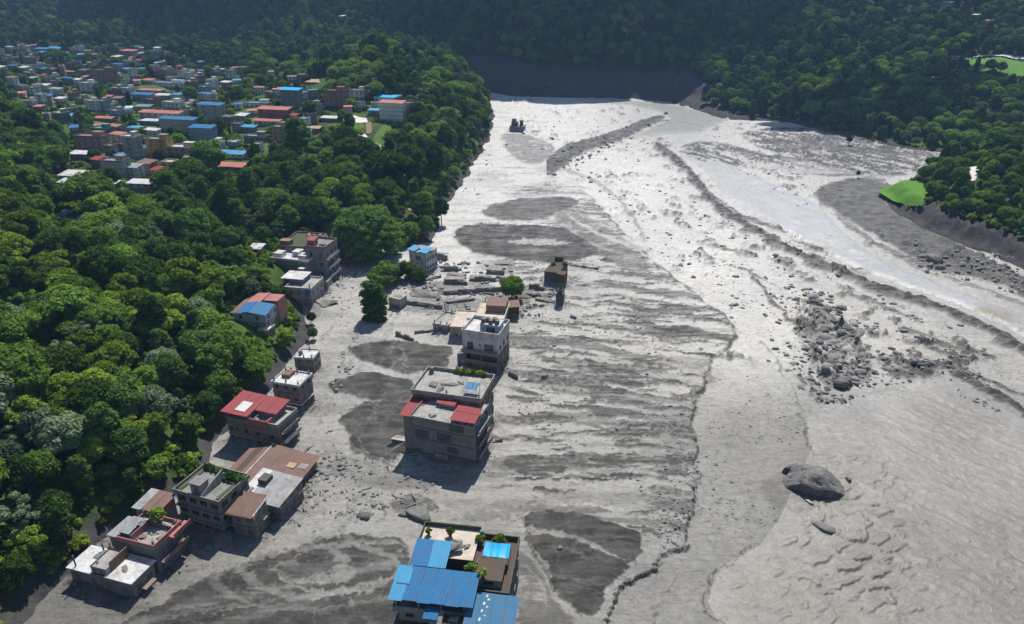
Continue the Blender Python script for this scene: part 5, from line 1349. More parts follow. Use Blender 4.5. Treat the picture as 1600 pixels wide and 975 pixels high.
# ---------------------------------------------------------------- the hillside town
CL = dict(concrete='grey', pale_concrete='pale grey', dark_concrete='dark grey', white='white', cream='cream', pink='pink', rose='dull pink', orange='orange-brown', green='pale green', yellow='ochre', teal='teal', pale_blue='pale blue', slate='slate grey', brick='brick-brown')
RL = dict(blue_sheet='blue', pale_blue_sheet='light blue', red_sheet='dark red', coral_sheet='coral red', white_sheet='white sheet', grey_sheet='grey sheet', rust_sheet='rusty', tan='tan', concrete='bare concrete', pale_concrete='pale concrete', white='flat white', cream='cream', cyan_sheet='bright cyan', teal='teal', moss='mossy')
def town(label, u, v, w, hpx, dep, roof, rm, wm, fl, cols, mark=None, name='town_house', group='houses of the hillside town', skew=2, band='concrete'):
    """u: centre, v: foot, w: width, hpx: height of the front wall, all in photo pixels."""
    dep = dep * (.5 if roof == 'shed' and hpx > 5.5 else .68)
    H = House(name, label, 'house', (u - w / 2, v), (u + w / 2, v + skew * w / 40.0), top=v - hpx, depth=dep, z0=None, group=group, mark=mark, sink=4.0, keep=0.75)
    W, D, Z = H.w, H.d, H.h
    ww = min(1.3, 0.5 * W / max(cols, 1)); fh = Z / fl
    for j in range(fl):
        a, b = j * fh, (j + 1) * fh
        wh = min(1.5, fh * .5)
        f = grid_holes(W, [a], cols, ww, wh, fh * .28) if cols else []
        r = grid_holes(D, [a], max(1, int(D / 3.2)), min(1.2, D * .2), wh, fh * .28)
        wl = {'concrete': 'town_grey', 'pale_concrete': 'town_white', 'dark_concrete': 'town_dark', 'slate': 'town_slate', 'brick': 'town_brick', 'rose': 'town_rose', 'white': 'town_white', 'cream': 'town_cream', 'yellow': 'town_ochre'}.get(wm, wm)
        H.wall(wl, 0, 0, W, D, a if j else -4.0, b - (.002 if j < fl - 1 else 0), {'f': f, 'r': r}, 'far')
        if j < fl - 1 and band: H.slab(0, 0, W, D, b + .06, .18, band, over=.15)
    rise = min(.7, D * .09)
    if roof == 'flat':
        H.slab(0, 0, W, D, Z, .2, rm, 'roof', .2); H.parapet(-.15, -.15, W + .15, D + .15, Z, .55, .18, rm)
        if W > 5: H.wall(wl, W * .55, D * .4, W * .9, D * .9, Z, Z + 1.9); H.slab(W * .55, D * .4, W * .9, D * .9, Z + 2.0, .12, rm, 'stair_roof', .15)
    elif roof == 'shed':
        n = max(1, int(W / 3.5))
        H.sheet([(-.5, -.6, Z + .05), (W + .5, -.6, Z + .05), (W + .5, D + .4, Z + .3 + rise), (-.5, D + .4, Z + .3 + rise)], n, rm, ribs=4, seed=int(u + v))
        H.wall(wl, .1, .1, W - .1, D - .1, Z, Z + .04 + .1, top=True); H.part('gable', MB().quad((W - .1, 0, Z), (W - .1, D, Z), (W - .1, D, Z + .2 + rise)).quad((.1, D, Z), (.1, 0, Z), (.1, D, Z + .2 + rise)).quad((W - .1, D, Z), (.1, D, Z), (.1, D, Z + .2 + rise), (W - .1, D, Z + .2 + rise)), wl)
    elif roof == 'gable': H.hipbox(0, 0, W, D, Z, rise * 1.3, rm, .5, 0.0)
    else: H.hipbox(0, 0, W, D, Z, rise * 1.2, rm, .5, .22)
    return H
T = [
 ('plain grey cube-like block with three little windows, above the white-roofed sheds', 180, 282, 34, 30, 8, 'flat', 'concrete', 'concrete', 3, 0, 'the plain grey cube block'),
 ('ochre-yellow four-storey house with dark windows in two rows', 247, 244, 32, 26, 8, 'flat', 'concrete', 'yellow', 4, 2, 'the ochre house'),
 ('slate-blue tall house with a blue front edge to its flat roof', 317, 226, 34, 27, 9, 'shed', 'blue_sheet', 'slate', 3, 0, 'the slate-blue house'),
 ('grey four-storey house topped by bright blue sheets, beside a tall tree', 330, 190, 36, 27, 9, 'shed', 'blue_sheet', 'concrete', 4, 2, 'the blue-sheeted grey house'),
 ('wide blank grey wall house with a blue strip roof', 278, 204, 54, 19, 8, 'shed', 'blue_sheet', 'concrete', 2, 0, 'the wide blank grey house'),
 ('dull pink three-storey house with six dark windows', 142, 236, 42, 23, 8, 'flat', 'rose', 'rose', 3, 4, 'the dull pink house'),
 ('long coral-roofed house with cream walls in the upper terraces', 250, 188, 62, 13, 9, 'shed', 'coral_sheet', 'cream', 2, 6, 'the long coral roof'),
 ('coral red gabled house beside a teal block', 166, 204, 38, 8, 9, 'gable', 'coral_sheet', 'rose', 1, 3, 'the coral gabled house'),
 ('smaller coral gabled house just above its larger neighbour', 162, 190, 26, 6, 8, 'gable', 'coral_sheet', 'concrete', 1, 2, None),
 ('teal-walled block below the coral gabled house', 156, 213, 24, 12, 8, 'flat', 'teal', 'teal', 2, 2, 'the teal block'),
 ('narrow tall grey house with a white roof room', 207, 252, 20, 38, 7, 'flat', 'white', 'concrete', 5, 1, 'the narrow grey house'),
 ('brick-brown unfinished house with dark window holes, among trees', 161, 130, 31, 20, 9, 'flat', 'brick', 'brick', 3, 4, 'the unfinished brick house'),
 ('white three-storey house with a small lawn in front', 136, 146, 18, 16, 8, 'flat', 'white', 'white', 3, 2, 'the lawn-fronted house'),
 ('pink-roofed long house at the lower edge of the town', 355, 267, 48, 8, 9, 'shed', 'coral_sheet', 'rose', 1, 3, 'the long pink roof'),
 ('light blue roofed veranda house just above the long pink-roofed one', 356, 250, 50, 11, 8, 'shed', 'pale_blue_sheet', 'white', 2, 5, 'the light blue veranda'),
 ('dark pinkish six-storey tower with a cyan roof shelter', 455, 172, 28, 32, 9, 'shed', 'cyan_sheet', 'dark_concrete', 5, 3, 'the dark six-storey tower'),
 ('pink stepped house with coral terraces, in front of the dark tower', 428, 192, 46, 22, 10, 'shed', 'coral_sheet', 'pink', 3, 4, 'the pink stepped house'),
 ('low coral sheet-roofed annex of the pink stepped house', 417, 196, 40, 8, 6, 'shed', 'coral_sheet', 'cream', 1, 2, None),
 ('purple-brown house with a flat roof in front of the pink stepped house', 437, 225, 20, 26, 8, 'flat', 'concrete', 'rose', 4, 2, 'the purple-brown house'),
 ('mossy greenish house joined to the purple-brown one', 454, 226, 14, 24, 8, 'flat', 'moss', 'green', 3, 1, None),
 ('white narrow house with a lower flat wing, beside the greenish one', 471, 224, 20, 17, 8, 'flat', 'white', 'white', 3, 2, 'the white narrow house'),
 ('brown four-storey shell with black window holes at the top of the town', 523, 168, 31, 26, 9, 'flat', 'brick', 'brick', 4, 4, 'the brown shell'),
 ('pale grey house beside the brown four-storey shell', 558, 156, 22, 14, 8, 'flat', 'pale_concrete', 'pale_concrete', 2, 3, 'the house by the shell'),
 ('tall white five-storey house with a coral roof edge, beside the wooded knoll', 612, 192, 36, 32, 9, 'shed', 'coral_sheet', 'white', 5, 0, 'the tall white house'),
 ('brown balcony block attached to the tall white house', 636, 188, 12, 26, 8, 'flat', 'concrete', 'brick', 5, 1, None),
 ('white house under a bright blue hipped roof, behind the tall white house', 600, 161, 30, 10, 9, 'hip', 'cyan_sheet', 'white', 1, 4, 'the blue hipped house'),
 ('small house with a deep blue roof, next to the blue hipped one', 617, 158, 12, 8, 7, 'hip', 'blue_sheet', 'cream', 1, 1, None),
 ('long tan flat-roofed building at the top of the trees', 493, 132, 30, 4, 12, 'shed', 'tan', 'white', 1, 4, 'the tan flat-roofed building'),
 ('small orange-roofed house beside the white narrow house', 492, 208, 14, 8, 8, 'gable', 'tan', 'orange', 1, 2, None),
 ('low pale shed with two white roof strips, in front of the brown shell', 515, 190, 26, 6, 6, 'shed', 'white_sheet', 'concrete', 1, 3, 'the shed with white strips'),
 ('blue-roofed shelter beside the tall white house', 585, 178, 18, 6, 6, 'shed', 'pale_blue_sheet', 'slate', 1, 1, None),
 ('coral red oval-topped hall in the middle of the town', 232, 147, 34, 7, 9, 'hip', 'coral_sheet', 'concrete', 1, 3, 'the coral red hall'),
 ('blue-roofed long house joined to the white domed roof', 222, 156, 30, 9, 8, 'shed', 'blue_sheet', 'pale_blue', 1, 4, 'the long blue roof'),
 ('cream-roofed house with a low white dome shape', 251, 155, 22, 7, 9, 'hip', 'white', 'concrete', 1, 3, 'the cream domed house'),
 ('white three-storey house with a light blue curved roof', 279, 160, 22, 13, 8, 'hip', 'pale_blue_sheet', 'white', 3, 2, 'the curved blue roof'),
 ('long pale blue-grey school-like building with plain walls', 264, 138, 50, 9, 8, 'flat', 'pale_blue', 'pale_concrete', 2, 6, 'the pale blue-grey building'),
 ('dark brick house with hanging creepers in the town middle', 237, 168, 24, 12, 8, 'flat', 'brick', 'brick', 2, 3, None),
 ('white house with arched dark openings, beside the dark brick house', 268, 172, 26, 12, 8, 'flat', 'white', 'white', 2, 4, None),
 ('teal-roofed house on a corner below the blue-roofed long house', 223, 176, 22, 10, 8, 'shed', 'teal', 'pale_blue', 2, 2, None),
 ('largest white shed roof at the lower town edge', 108, 279, 32, 5, 9, 'shed', 'white_sheet', 'white', 1, 2, 'the white sheds'),
 ('long white shed in front of the largest shed roof', 104, 290, 26, 5, 6, 'shed', 'white_sheet', 'white', 1, 2, None),
 ('small white-roofed shed squeezed between tree and long white shed', 128, 292, 24, 5, 6, 'shed', 'white_sheet', 'pale_concrete', 1, 1, None),
 ('white-roofed shed directly below the plain grey cube block', 168, 292, 26, 6, 6, 'shed', 'white_sheet', 'white', 1, 2, None),
 ('grey two-storey house with a white sloping roof, beside a round tree', 219, 300, 34, 14, 8, 'shed', 'white_sheet', 'concrete', 2, 3, 'the white-sloped grey house'),
 ('grey barn with a white-edged pink roof beside the forest', 124, 250, 26, 10, 8, 'shed', 'white_sheet', 'slate', 1, 1, None),
 ('low white house with a red front awning, below the ochre house', 262, 262, 16, 8, 7, 'flat', 'cream', 'white', 1, 2, None),
 ('brown row house with white slab roofs, adjoining the ochre house', 283, 244, 40, 14, 8, 'flat', 'white', 'rose', 2, 4, None),
 ('white round-cornered house with a pale terrace, beside the slate-blue house', 334, 238, 20, 14, 8, 'flat', 'white', 'white', 2, 2, None),
 ('blue awning hut beside the narrow tall grey house', 224, 243, 16, 12, 6, 'shed', 'blue_sheet', 'slate', 2, 1, None),
 ('red-brown low house beside the narrow tall house', 194, 238, 18, 12, 7, 'flat', 'rose', 'brick', 2, 2, None),
 ('pale terrace house with a white tank roof, above the narrow tall house', 208, 208, 14, 9, 7, 'hip', 'pale_blue_sheet', 'white', 1, 1, None),
 ('broad white hip-roofed house beside leafy trees in mid town', 232, 196, 26, 8, 8, 'hip', 'white_sheet', 'slate', 1, 3, None),
 ('row of grey flats with a curved grey roof, near the town edge by the tower', 398, 222, 32, 9, 7, 'flat', 'grey_sheet', 'dark_concrete', 1, 4, None),
 ('light blue corner hut in the leaves above the grey row of flats', 388, 206, 20, 8, 6, 'shed', 'pale_blue_sheet', 'slate', 1, 1, None),
 ('white and blue row of two small houses beside big trees', 402, 170, 36, 9, 7, 'flat', 'pale_blue', 'white', 1, 5, None),
 ('grey retaining building half hidden by a round tree, next to the dark tower', 488, 178, 24, 14, 6, 'flat', 'concrete', 'concrete', 1, 0, None),
 ('red and white topped small house highest among the dark trees', 85 + 113, 83, 20, 4, 9, 'shed', 'coral_sheet', 'pale_blue', 1, 1, None),
 ('long blue-roofed hall on the skyline of the town', 61, 79, 24, 3, 10, 'shed', 'blue_sheet', 'pale_blue', 1, 0, 'the skyline blue hall'),
 ('long pale teal-roofed hall joined to the skyline blue one', 83, 79, 24, 4, 10, 'shed', 'pale_blue_sheet', 'white', 1, 0, None),
 ('tiny white house with a blue roof hidden in the forest', 123, 349, 12, 5, 6, 'shed', 'blue_sheet', 'white', 1, 1, None),
 ('tiny white hut in the forest gap above the blue-roofed one', 97, 341, 10, 5, 5, 'shed', 'pale_blue_sheet', 'white', 1, 1, None),
 ('white-roofed hut at the edge of the gully trees', 399, 394, 16, 6, 6, 'shed', 'white_sheet', 'concrete', 1, 1, None),
 ('orange-roofed hut between big tree trunks', 644, 334, 22, 6, 5, 'shed', 'tan', 'concrete', 1, 2, None),
]
for (lb, u, v, w, hp, dp, roof, rm, wm, fl, cols, mark) in T:
    town(lb, u, v, w, hp, dp, roof, rm, wm, fl, cols, mark)
# the smaller houses between them
rnd = random.Random(11)
taken = [(t[1], t[2] - t[4] / 2, t[3], t[4]) for t in T]
KINDS_ = [('flat', 'white'), ('flat', 'cream'), ('flat', 'pale_concrete'), ('shed', 'blue_sheet'), ('shed', 'pale_blue_sheet'), ('shed', 'coral_sheet'), ('flat', 'white'), ('flat', 'pale_concrete'), ('flat', 'concrete'), ('gable', 'coral_sheet'), ('gable', 'red_sheet'), ('shed', 'white_sheet'), ('shed', 'white_sheet'), ('flat', 'white'), ('flat', 'concrete'), ('flat', 'pale_concrete'), ('flat', 'cream'), ('shed', 'rust_sheet'), ('shed', 'grey_sheet'), ('hip', 'blue_sheet')]
WALLS_ = ['white', 'white', 'white', 'pale_concrete', 'pale_concrete', 'cream', 'cream', 'rose', 'pale_blue', 'brick', 'concrete', 'pink', 'green']
TOWN = P('0 80 40 72 110 76 220 78 300 98 345 112 400 120 480 118 560 140 600 170 540 190 480 200 490 225 420 235 400 250 330 262 270 282 240 292 130 270 110 240 120 215 60 190 20 150 0 120')
fill = []; tries = 0
while len(fill) < 165 and tries < 9000:
    tries += 1
    u, v = rnd.uniform(0, 590), rnd.uniform(74, 288)
    if poly_sdf(np.array(u), np.array(v), TOWN) > 0: continue
    dense = 1.0 if v < 150 else 0.55
    if u > 380 and v < 150: dense = 0.15
    if rnd.random() > dense: continue
    sc = 0.50 + (v - 74) / 210
    w = rnd.uniform(8, 17) * min(1.1, sc); hp = rnd.uniform(8, 20) * min(1.15, sc); fl = 4 if hp > 16 else 3 if hp > 10 else 2 if hp > 6.5 else 1
    if any(abs(u - a) < (w + c) * .52 and abs(v - hp / 2 - b) < (hp + d) * .5 + .6 for a, b, c, d in taken): continue
    taken.append((u, v - hp / 2, w, hp)); fill.append((u, v, w, hp, fl, *rnd.choice(KINDS_), rnd.choice(WALLS_), rnd.randint(1, 3)))
cand = [(t[1], t[2] - t[4] / 2, t[11]) for t in T if t[11]]
used_labels = {}
for (u, v, w, hp, fl, roof, rm, wm, cols) in fill:
    near = sorted(cand, key=lambda c: math.hypot(c[0] - u, 1.6 * (c[1] - v)))[:3]
    def rel(c): return ('just above' if v < c[1] - 9 else 'just below' if v > c[1] + 9 else 'level with') if math.hypot(c[0] - u, c[1] - v) < 45 else ('far above' if v < c[1] - 9 else 'below' if v > c[1] + 9 else 'along from')
    base = f"{'four-storey' if fl == 4 else 'three-storey' if fl == 3 else 'two-storey' if fl == 2 else 'small'} {CL[wm]} house with {RL[rm]} roof"
    lb = f"{base} {rel(near[0])} {near[0][2]}"
    if lb in used_labels: lb = f"{base} {rel(near[1])} {near[1][2]}"
    k = 0
    while lb in used_labels:
        k += 1; lb = f"{base}, {['smallest', 'narrow', 'wide', 'low', 'squat'][k % 5]}, {rel(near[0])} {near[0][2]}"
    used_labels[lb] = 1
    town(lb, u, v, w, hp, rnd.uniform(5, 8.5), roof, rm, wm, fl, cols, None, skew=rnd.choice((-2, 1, 3, 5)))
# houses among the trees on the slope across the river
for lb, u, v, w, hp, roof, rm in (('blue-roofed house at the top edge above the far forest', 1478, 6, 16, 3, 'shed', 'pale_blue_sheet'), ('white and pink house low among the far trees by the field road', 1544, 36, 10, 4, 'shed', 'coral_sheet'),
                                  ('white hut above the pink-roofed house in the far trees', 1523, 26, 8, 3, 'shed', 'white_sheet'), ('rusty-roofed hut beside the field road', 1492, 92, 12, 4, 'shed', 'rust_sheet'), ('white hut alone in the dark forest beyond the town', 533, 28, 6, 3, 'shed', 'white_sheet'), ('pink hut at the forest edge above the town', 246, 63, 10, 3, 'shed', 'coral_sheet')):
    town(lb, u, v, w, hp, 6, roof, rm, 'cream', 1, 1, None, group='huts among the far forest')
# lawns, pale yards, tracks and paddies
drape('lawn', P('114 158 130 148 148 150 146 162 120 166'), M['grass']); drape('lawn', P('96 150 116 146 110 160 96 158'), M['grass'])
drape('yard', P('558 208 568 208 578 222 594 228 594 234 580 232 564 222'), M['path'], .35); drape('path', P('573 192 579 192 580 210 574 210'), M['dirt'], .4); drape('yard', P('536 185 552 182 572 186 574 192 540 194'), M['path'], .35)
drape('yard', P('522 372 532 360 536 372 546 384 545 396 524 394'), M['path'], .4); drape('path', P('506 366 516 346 520 350 516 384 508 392'), M['dirt'], .35); drape('grass_strip', P('517 384 524 358 528 360 523 396 515 398'), M['grass'], .45)
drape('meadow', P('582 222 600 196 620 200 612 230 600 240'), M['grass']); drape('meadow', P('556 206 570 200 560 186 548 190'), M['grass'])
drape('rice_field', FIELDS[0], M['rice'], 1.3); drape('rice_field', FIELDS[1], M['rice'], 1.0)
drape('road', P('1480 95 1600 92 1640 94 1640 98 1600 97 1480 98'), M['path'], .8); drape('path', P('1512 264 1524 262 1526 278 1520 286 1512 276'), M['path'], .4)
# ---------------------------------------------------------------- forest
def forest_points(y0, y1, step, xr, seed):
    rs = np.random.RandomState(seed)
    gx, gy = np.meshgrid(np.arange(xr[0], xr[1], step), np.arange(y0, y1, step * .9))
    gx = gx + step * .5 * (np.arange(gx.shape[0]) % 2)[:, None]
    gx = gx.ravel() + rs.uniform(-.42, .42, gx.size) * step; gy = gy.ravel() + rs.uniform(-.42, .42, gy.size) * step
    return gx, gy
pts = [forest_points(62, 250, 5.3, (-190, 20), 1), forest_points(250, 420, 5.6, (-330, 30), 2), forest_points(420, 600, 6.1, (-460, 30), 3), forest_points(600, 1000, 8.2, (-620, 60), 4),
       forest_points(150, 345, 5.4, (150, 330), 5), forest_points(345, 600, 7.0, (150, 480), 6), forest_points(520, 900, 8.2, (20, 620), 7), forest_points(270, 740, 4.6, (-430, -50), 8)]
FX = np.concatenate([p[0] for p in pts]); FY = np.concatenate([p[1] for p in pts])
FXZ, FS = hill(FX, FY)
FU, FV, FD = proj(FX, FY, FXZ)
TU, TV, _ = proj(FX, FY, FXZ + 8)
rs = np.random.RandomState(5)
nearr = (FX > 100) & (FY < 345)
foot = np.where(nearr, 9.5, np.where((FX < 25), 2.2, 4.0))
ucl = 17 * sst(FU, 640, 760) * (1 - sst(FU, 1060, 1210))
foot = foot + np.where(FY > 540, ucl * 1.25, 0)
ok = (FS > foot) & (FU > -60) & (FU < 1660) & (TV < 1010) & (FV > -14)
intown = poly_sdf(FU, FV, TOWN) < 0
little = np.arange(len(FX)) >= len(FX) - len(pts[-1][0])
ok &= intown | ~little
ok &= ~(intown & (rs.rand(len(FX)) < 0.12))
for x, y, r in OCC: ok &= np.hypot(FX - x, FY - y) > r * np.where(little, 1.0, .88) + np.where(little, .9, 1.7)
for (u0, v0, u1, v1, dep) in SHOW:           # nothing grows in front of what the photograph shows
    m = .0025 * FPX
    rad = np.where(little, 1.2, 3.0) / FD * FPX
    tv = np.where(little, (TV + FV) / 2, TV)
    ok &= ~((FD < dep + 1) & (FD > dep * .68) & (FU + rad > u0) & (FU - rad < u1) & (tv - 2 < v1) & (FV > v0))
CLEAR = [P('506 394 516 344 536 356 548 384 546 400'), P('556 206 600 192 622 200 604 240 580 236'), P('545 180 580 178 582 212 570 212 548 198'), P('112 160 132 146 152 148 150 166'), P('94 148 118 144 112 162 94 160'), FIELDS[0], FIELDS[1], P('1475 90 1640 86 1640 100 1475 100'), P('1500 96 1640 94 1640 130 1545 122 1508 118'),
         P('1508 262 1528 260 1530 286 1512 286'), P('400 500 432 462 440 470 416 520'), P('518 398 548 398 560 420 520 420')]
for c in CLEAR:
    ok &= poly_sdf(FU, FV, c) > 2
    ok &= ~((poly_sdf(FU, FV - 11, c) < 1) & (FY > 0))
kk = np.where(ok)[0]
FX, FY, FXZ, FU, FV, FD, FS = FX[kk], FY[kk], FXZ[kk], FU[kk], FV[kk], FD[kk], FS[kk]
n = len(kk)
mixn = fbm(FX / 38, FY / 38, 2, 201)
r = rs.rand(n)
kind = np.where(mixn > .22, rs.choice([4, 8, 0, 1, 4], n), np.where(mixn < -.2, rs.choice([2, 3, 7, 9, 2], n), rs.choice([0, 1, 2, 9, 6, 5, 8, 0, 10, 3], n)))
kind = np.where((FY > 560), rs.choice([2, 3, 2, 7, 0, 9], n), kind)
base = 1.0 + .12 * mixn
scale = base * rs.uniform(.72, 1.28, n) * np.where(FY > 560, 1.08, np.where(FX > 20, np.where(FY < 345, .72, 1.0), .98))
scale = np.where(rs.rand(n) < .07, scale * 1.35, scale)
scale = scale * np.clip(.62 + FS / 22, .62, 1.0) * np.where(little[kk], rs.uniform(.36, .62, n), np.where(intown[kk], .72, 1.0))
kind = np.where((FX > 100) & (FY < 345), rs.choice([4, 8, 0, 4, 2], n), kind)
rot = rs.rand(n) * 6.283
size = np.array([t['R'] for t in TREES])[kind] * scale / FD
inframe = (FU > 0) & (FU < 1600) & (FV < 1000) & (FV > 40)
# single trees traced from the photograph
SPECIAL = [(0, 616, 398, 1.1, .9, 'round green tree at the foot of the huge spreading tree'), (2, 545, 398, .9, .8, 'deep green shrub-like tree at the street side of the huge tree'), (8, 625, 385, 1.2, 1.0, 'lumpy yellow-green tree between the huge tree and the blue-roofed spotted house'), (3, 690, 352, 1.1, 1.0, 'dark tree at the bright mud edge above the spotted white house'), (2, 660, 350, 1.5, 1.3, 'deep green tree behind the orange-roofed hut'), (4, 560, 386, 1.0, .7, 'bright low tree under the crown of the huge tree'),
           (11, 576, 404, 3.35, 2.75, 'huge spreading dark green tree towering over the end of the flooded street'), (9, 603, 446, 1.5, 1.35, 'tall tree in the mud, second from the huge tree'), (7, 586, 498, 1.7, 1.3, 'dark upright tree alone at the edge of the open mud street'), (8, 634, 438, 1.05, 1.1, 'yellow-green tree against the front of the spotted white house'),
           (4, 655, 442, .85, .9, 'smaller yellow-green tree at the corner of the spotted white house'), (0, 800, 470, 1.1, 1.0, 'round lone tree standing in the flood debris'), (0, 642, 372, 1.0, .9, 'round tree behind the blue roof of the spotted white house'), (3, 668, 372, 1.0, .9, 'deep green tree at the mud edge behind the spotted white house'),
           (3, 180, 300, 1.0, .85, 'round dark tree between the white-roofed sheds'), (2, 330, 284, 2.2, 1.75, 'large dark tree mass below the long pink-roofed house'), (2, 372, 168, 1.7, 1.3, 'large dark tree beside the grey house with bright blue sheets'), (0, 300, 162, 1.3, 1.2, 'leafy tree beside the light blue curved roof'), (7, 204, 170, .75, .9, 'slim dark cypress-like tree in the middle of the town'),
           (2, 486, 190, 1.2, 1.1, 'round dark tree in front of the grey retaining building'), (6, 95, 104, 1.4, 1.3, 'wide dark tree top standing above the upper town'), (3, 470, 262, 2.0, 1.9, 'tall tree group leader above the gully'), (2, 640, 296, 2.1, 2.0, 'large rounded tree above the mud bank of the knoll'), (3, 682, 300, 1.8, 1.9, 'tall dark tree at the mud edge below the knoll'), (6, 610, 300, 2.0, 1.9, 'flat-crowned tree between knoll and gully'), (0, 545, 262, 1.7, 1.5, 'broad tree in front of the pale yard'),
           (2, 1550, 250, 1.9, 1.6, 'tallest tree on the terrace across the river'), (2, 1472, 285, 1.2, 1.1, 'rounded tree at the corner of the bright rice field'), (0, 1450, 262, .6, .6, 'little tree at the tip of the terrace across the river'), (7, 1523, 118, .8, 1.0, 'dark slim tree in front of the far green field'), (2, 1545, 118, 1.1, 1.0, 'dark round tree before the far green field'), (2, 1562, 118, 1.0, .9, 'second round tree before the far green field'),
           (2, 1326, 226, .5, .5, 'lone small tree on the grey far flood plain'), (2, 490, 532, .45, .4, 'bush-like tree at the mud edge above the small two-storey house'), (2, 488, 508, .4, .4, 'small tree on the eroded bank above the mud'), (2, 1340, 277, .3, .35, 'tiny dark shrub tree on the pale flood plain')]
sp_xy = []
for (k, u, v, sc, sz, lb) in SPECIAL:
    p = hit(u, v); sp_xy.append(p[:2])
    R0, n0 = TREES[k]['R'], None
    o = place_tree(k, p[0], p[1], p[2] - .2 - (1.7 * sz if 560 < u < 700 and 360 < v < 520 else .9 if u == 800 else 0), u * .37, sc, lb, 'trees picked out by their shape' if False else None, sz=sz)
keep = np.ones(n, bool)
for (x, y), s in zip(sp_xy, SPECIAL): keep &= np.hypot(FX - x, FY - y) > TREES[s[0]]['R'] * s[3] * .72
idx = np.where(keep)[0]
order = idx[np.argsort(-(size * inframe)[idx])]
own = order[:268]; rest = np.setdiff1d(idx, own)
LM = np.array([[a, b] for a, b, _ in LAND])
# a few trees stand at the very edge of a building or the mud; the others can only be told apart by kind and by the building they grow nearest to
ORD0 = ['nearest', 'second', 'third', 'fourth', 'fifth', 'sixth', 'seventh', 'eighth', 'ninth', 'tenth'] + [f'{k}th' for k in range(11, 90)]
seen = {}
for i in own:
    d = np.hypot(LM[:, 0] - FX[i], LM[:, 1] - FY[i]); j = int(np.argmin(d))
    seen.setdefault((TREES[kind[i]]['look'], j), []).append((d[j], i))
for (look, j), ii in seen.items():
    for q, (dd, i) in enumerate(sorted(ii)):
        lb = f"{look}, {ORD0[q] + ('' if q == 0 else ' nearest')} of its kind to {LAND[j][2]}"
        place_tree(int(kind[i]), FX[i], FY[i], FXZ[i] - .3, rot[i], float(scale[i]), lb, 'trees of the near forest slope')

# the rest of the woods: single objects that scatter the same crowns
def proto(k):
    o = bpy.data.objects.new('forest_tree', TREES[k]['full']); return o
for t in TREES:
    a, b = t['crown'], t['trunk']
    import bmesh
    bm = bmesh.new(); bm.from_mesh(a); n0 = len(bm.faces); bm.from_mesh(b)
    bm.faces.ensure_lookup_table()
    for f in bm.faces[n0:]: f.material_index = 1
    me = bpy.data.meshes.new('forest_tree'); bm.to_mesh(me); bm.free()
    me.materials.append(a.materials[0]); me.materials.append(M['bark']); t['full'] = me

def scatter(name, x, y, z, rot, scl, idx, meshes, kind='stuff', szz=None):
    """One object that carries points; geometry nodes set a mesh on each."""
    me = bpy.data.meshes.new(name); nn = len(x)
    me.vertices.add(nn); me.vertices.foreach_set('co', np.stack([x, y, z], 1).astype(np.float32).ravel())
    for nm, typ, arr in (('rot', 'FLOAT', rot), ('scl', 'FLOAT', scl), ('pick', 'INT', idx)):
        at_ = me.attributes.new(nm, typ, 'POINT'); at_.data.foreach_set('value', np.asarray(arr, np.int32 if typ == 'INT' else np.float32))
    o = link(name, me); tag(o, kind=kind)
    g = bpy.data.node_groups.new(name, 'GeometryNodeTree')
    g.interface.new_socket('Geometry', in_out='INPUT', socket_type='NodeSocketGeometry'); g.interface.new_socket('Geometry', in_out='OUTPUT', socket_type='NodeSocketGeometry')
    N = g.nodes; gi, go = N.new('NodeGroupInput'), N.new('NodeGroupOutput')
    ip = N.new('GeometryNodeInstanceOnPoints'); g.links.new(gi.outputs[0], ip.inputs['Points'])
    jn = N.new('GeometryNodeGeometryToInstance')
    for k, m in enumerate(reversed(meshes)):
        ob = bpy.data.objects.new(name + '_source', m)
        oi = N.new('GeometryNodeObjectInfo'); oi.inputs['Object'].default_value = ob; oi.inputs['As Instance'].default_value = True
        jj = N.new('GeometryNodeJoinGeometry') if k == 0 else jj
        g.links.new(oi.outputs['Geometry'], jj.inputs[0])
    g.links.new(jj.outputs[0], ip.inputs['Instance']); ip.inputs['Pick Instance'].default_value = True
    def named(nm, typ):
        q = N.new('GeometryNodeInputNamedAttribute'); q.data_type = typ; q.inputs['Name'].default_value = nm
        return q.outputs['Attribute']
    g.links.new(named('pick', 'INT'), ip.inputs['Instance Index'])
    cx = N.new('ShaderNodeCombineXYZ'); g.links.new(named('rot', 'FLOAT'), cx.inputs[2]); g.links.new(cx.outputs[0], ip.inputs['Rotation'])
    g.links.new(named('scl', 'FLOAT'), ip.inputs['Scale'])
    g.links.new(ip.outputs[0], go.inputs[0])
    md = o.modifiers.new('scatter', 'NODES'); md.node_group = g
    return o
a = rest[FY[rest] < 560]; b = rest[FY[rest] >= 560]
full = [t['full'] for t in TREES]
scatter('forest', FX[a], FY[a], FXZ[a] - .3, rot[a], scale[a], kind[a], full)
scatter('far_forest', FX[b], FY[b], FXZ[b] - .3, rot[b], scale[b], kind[b], full)
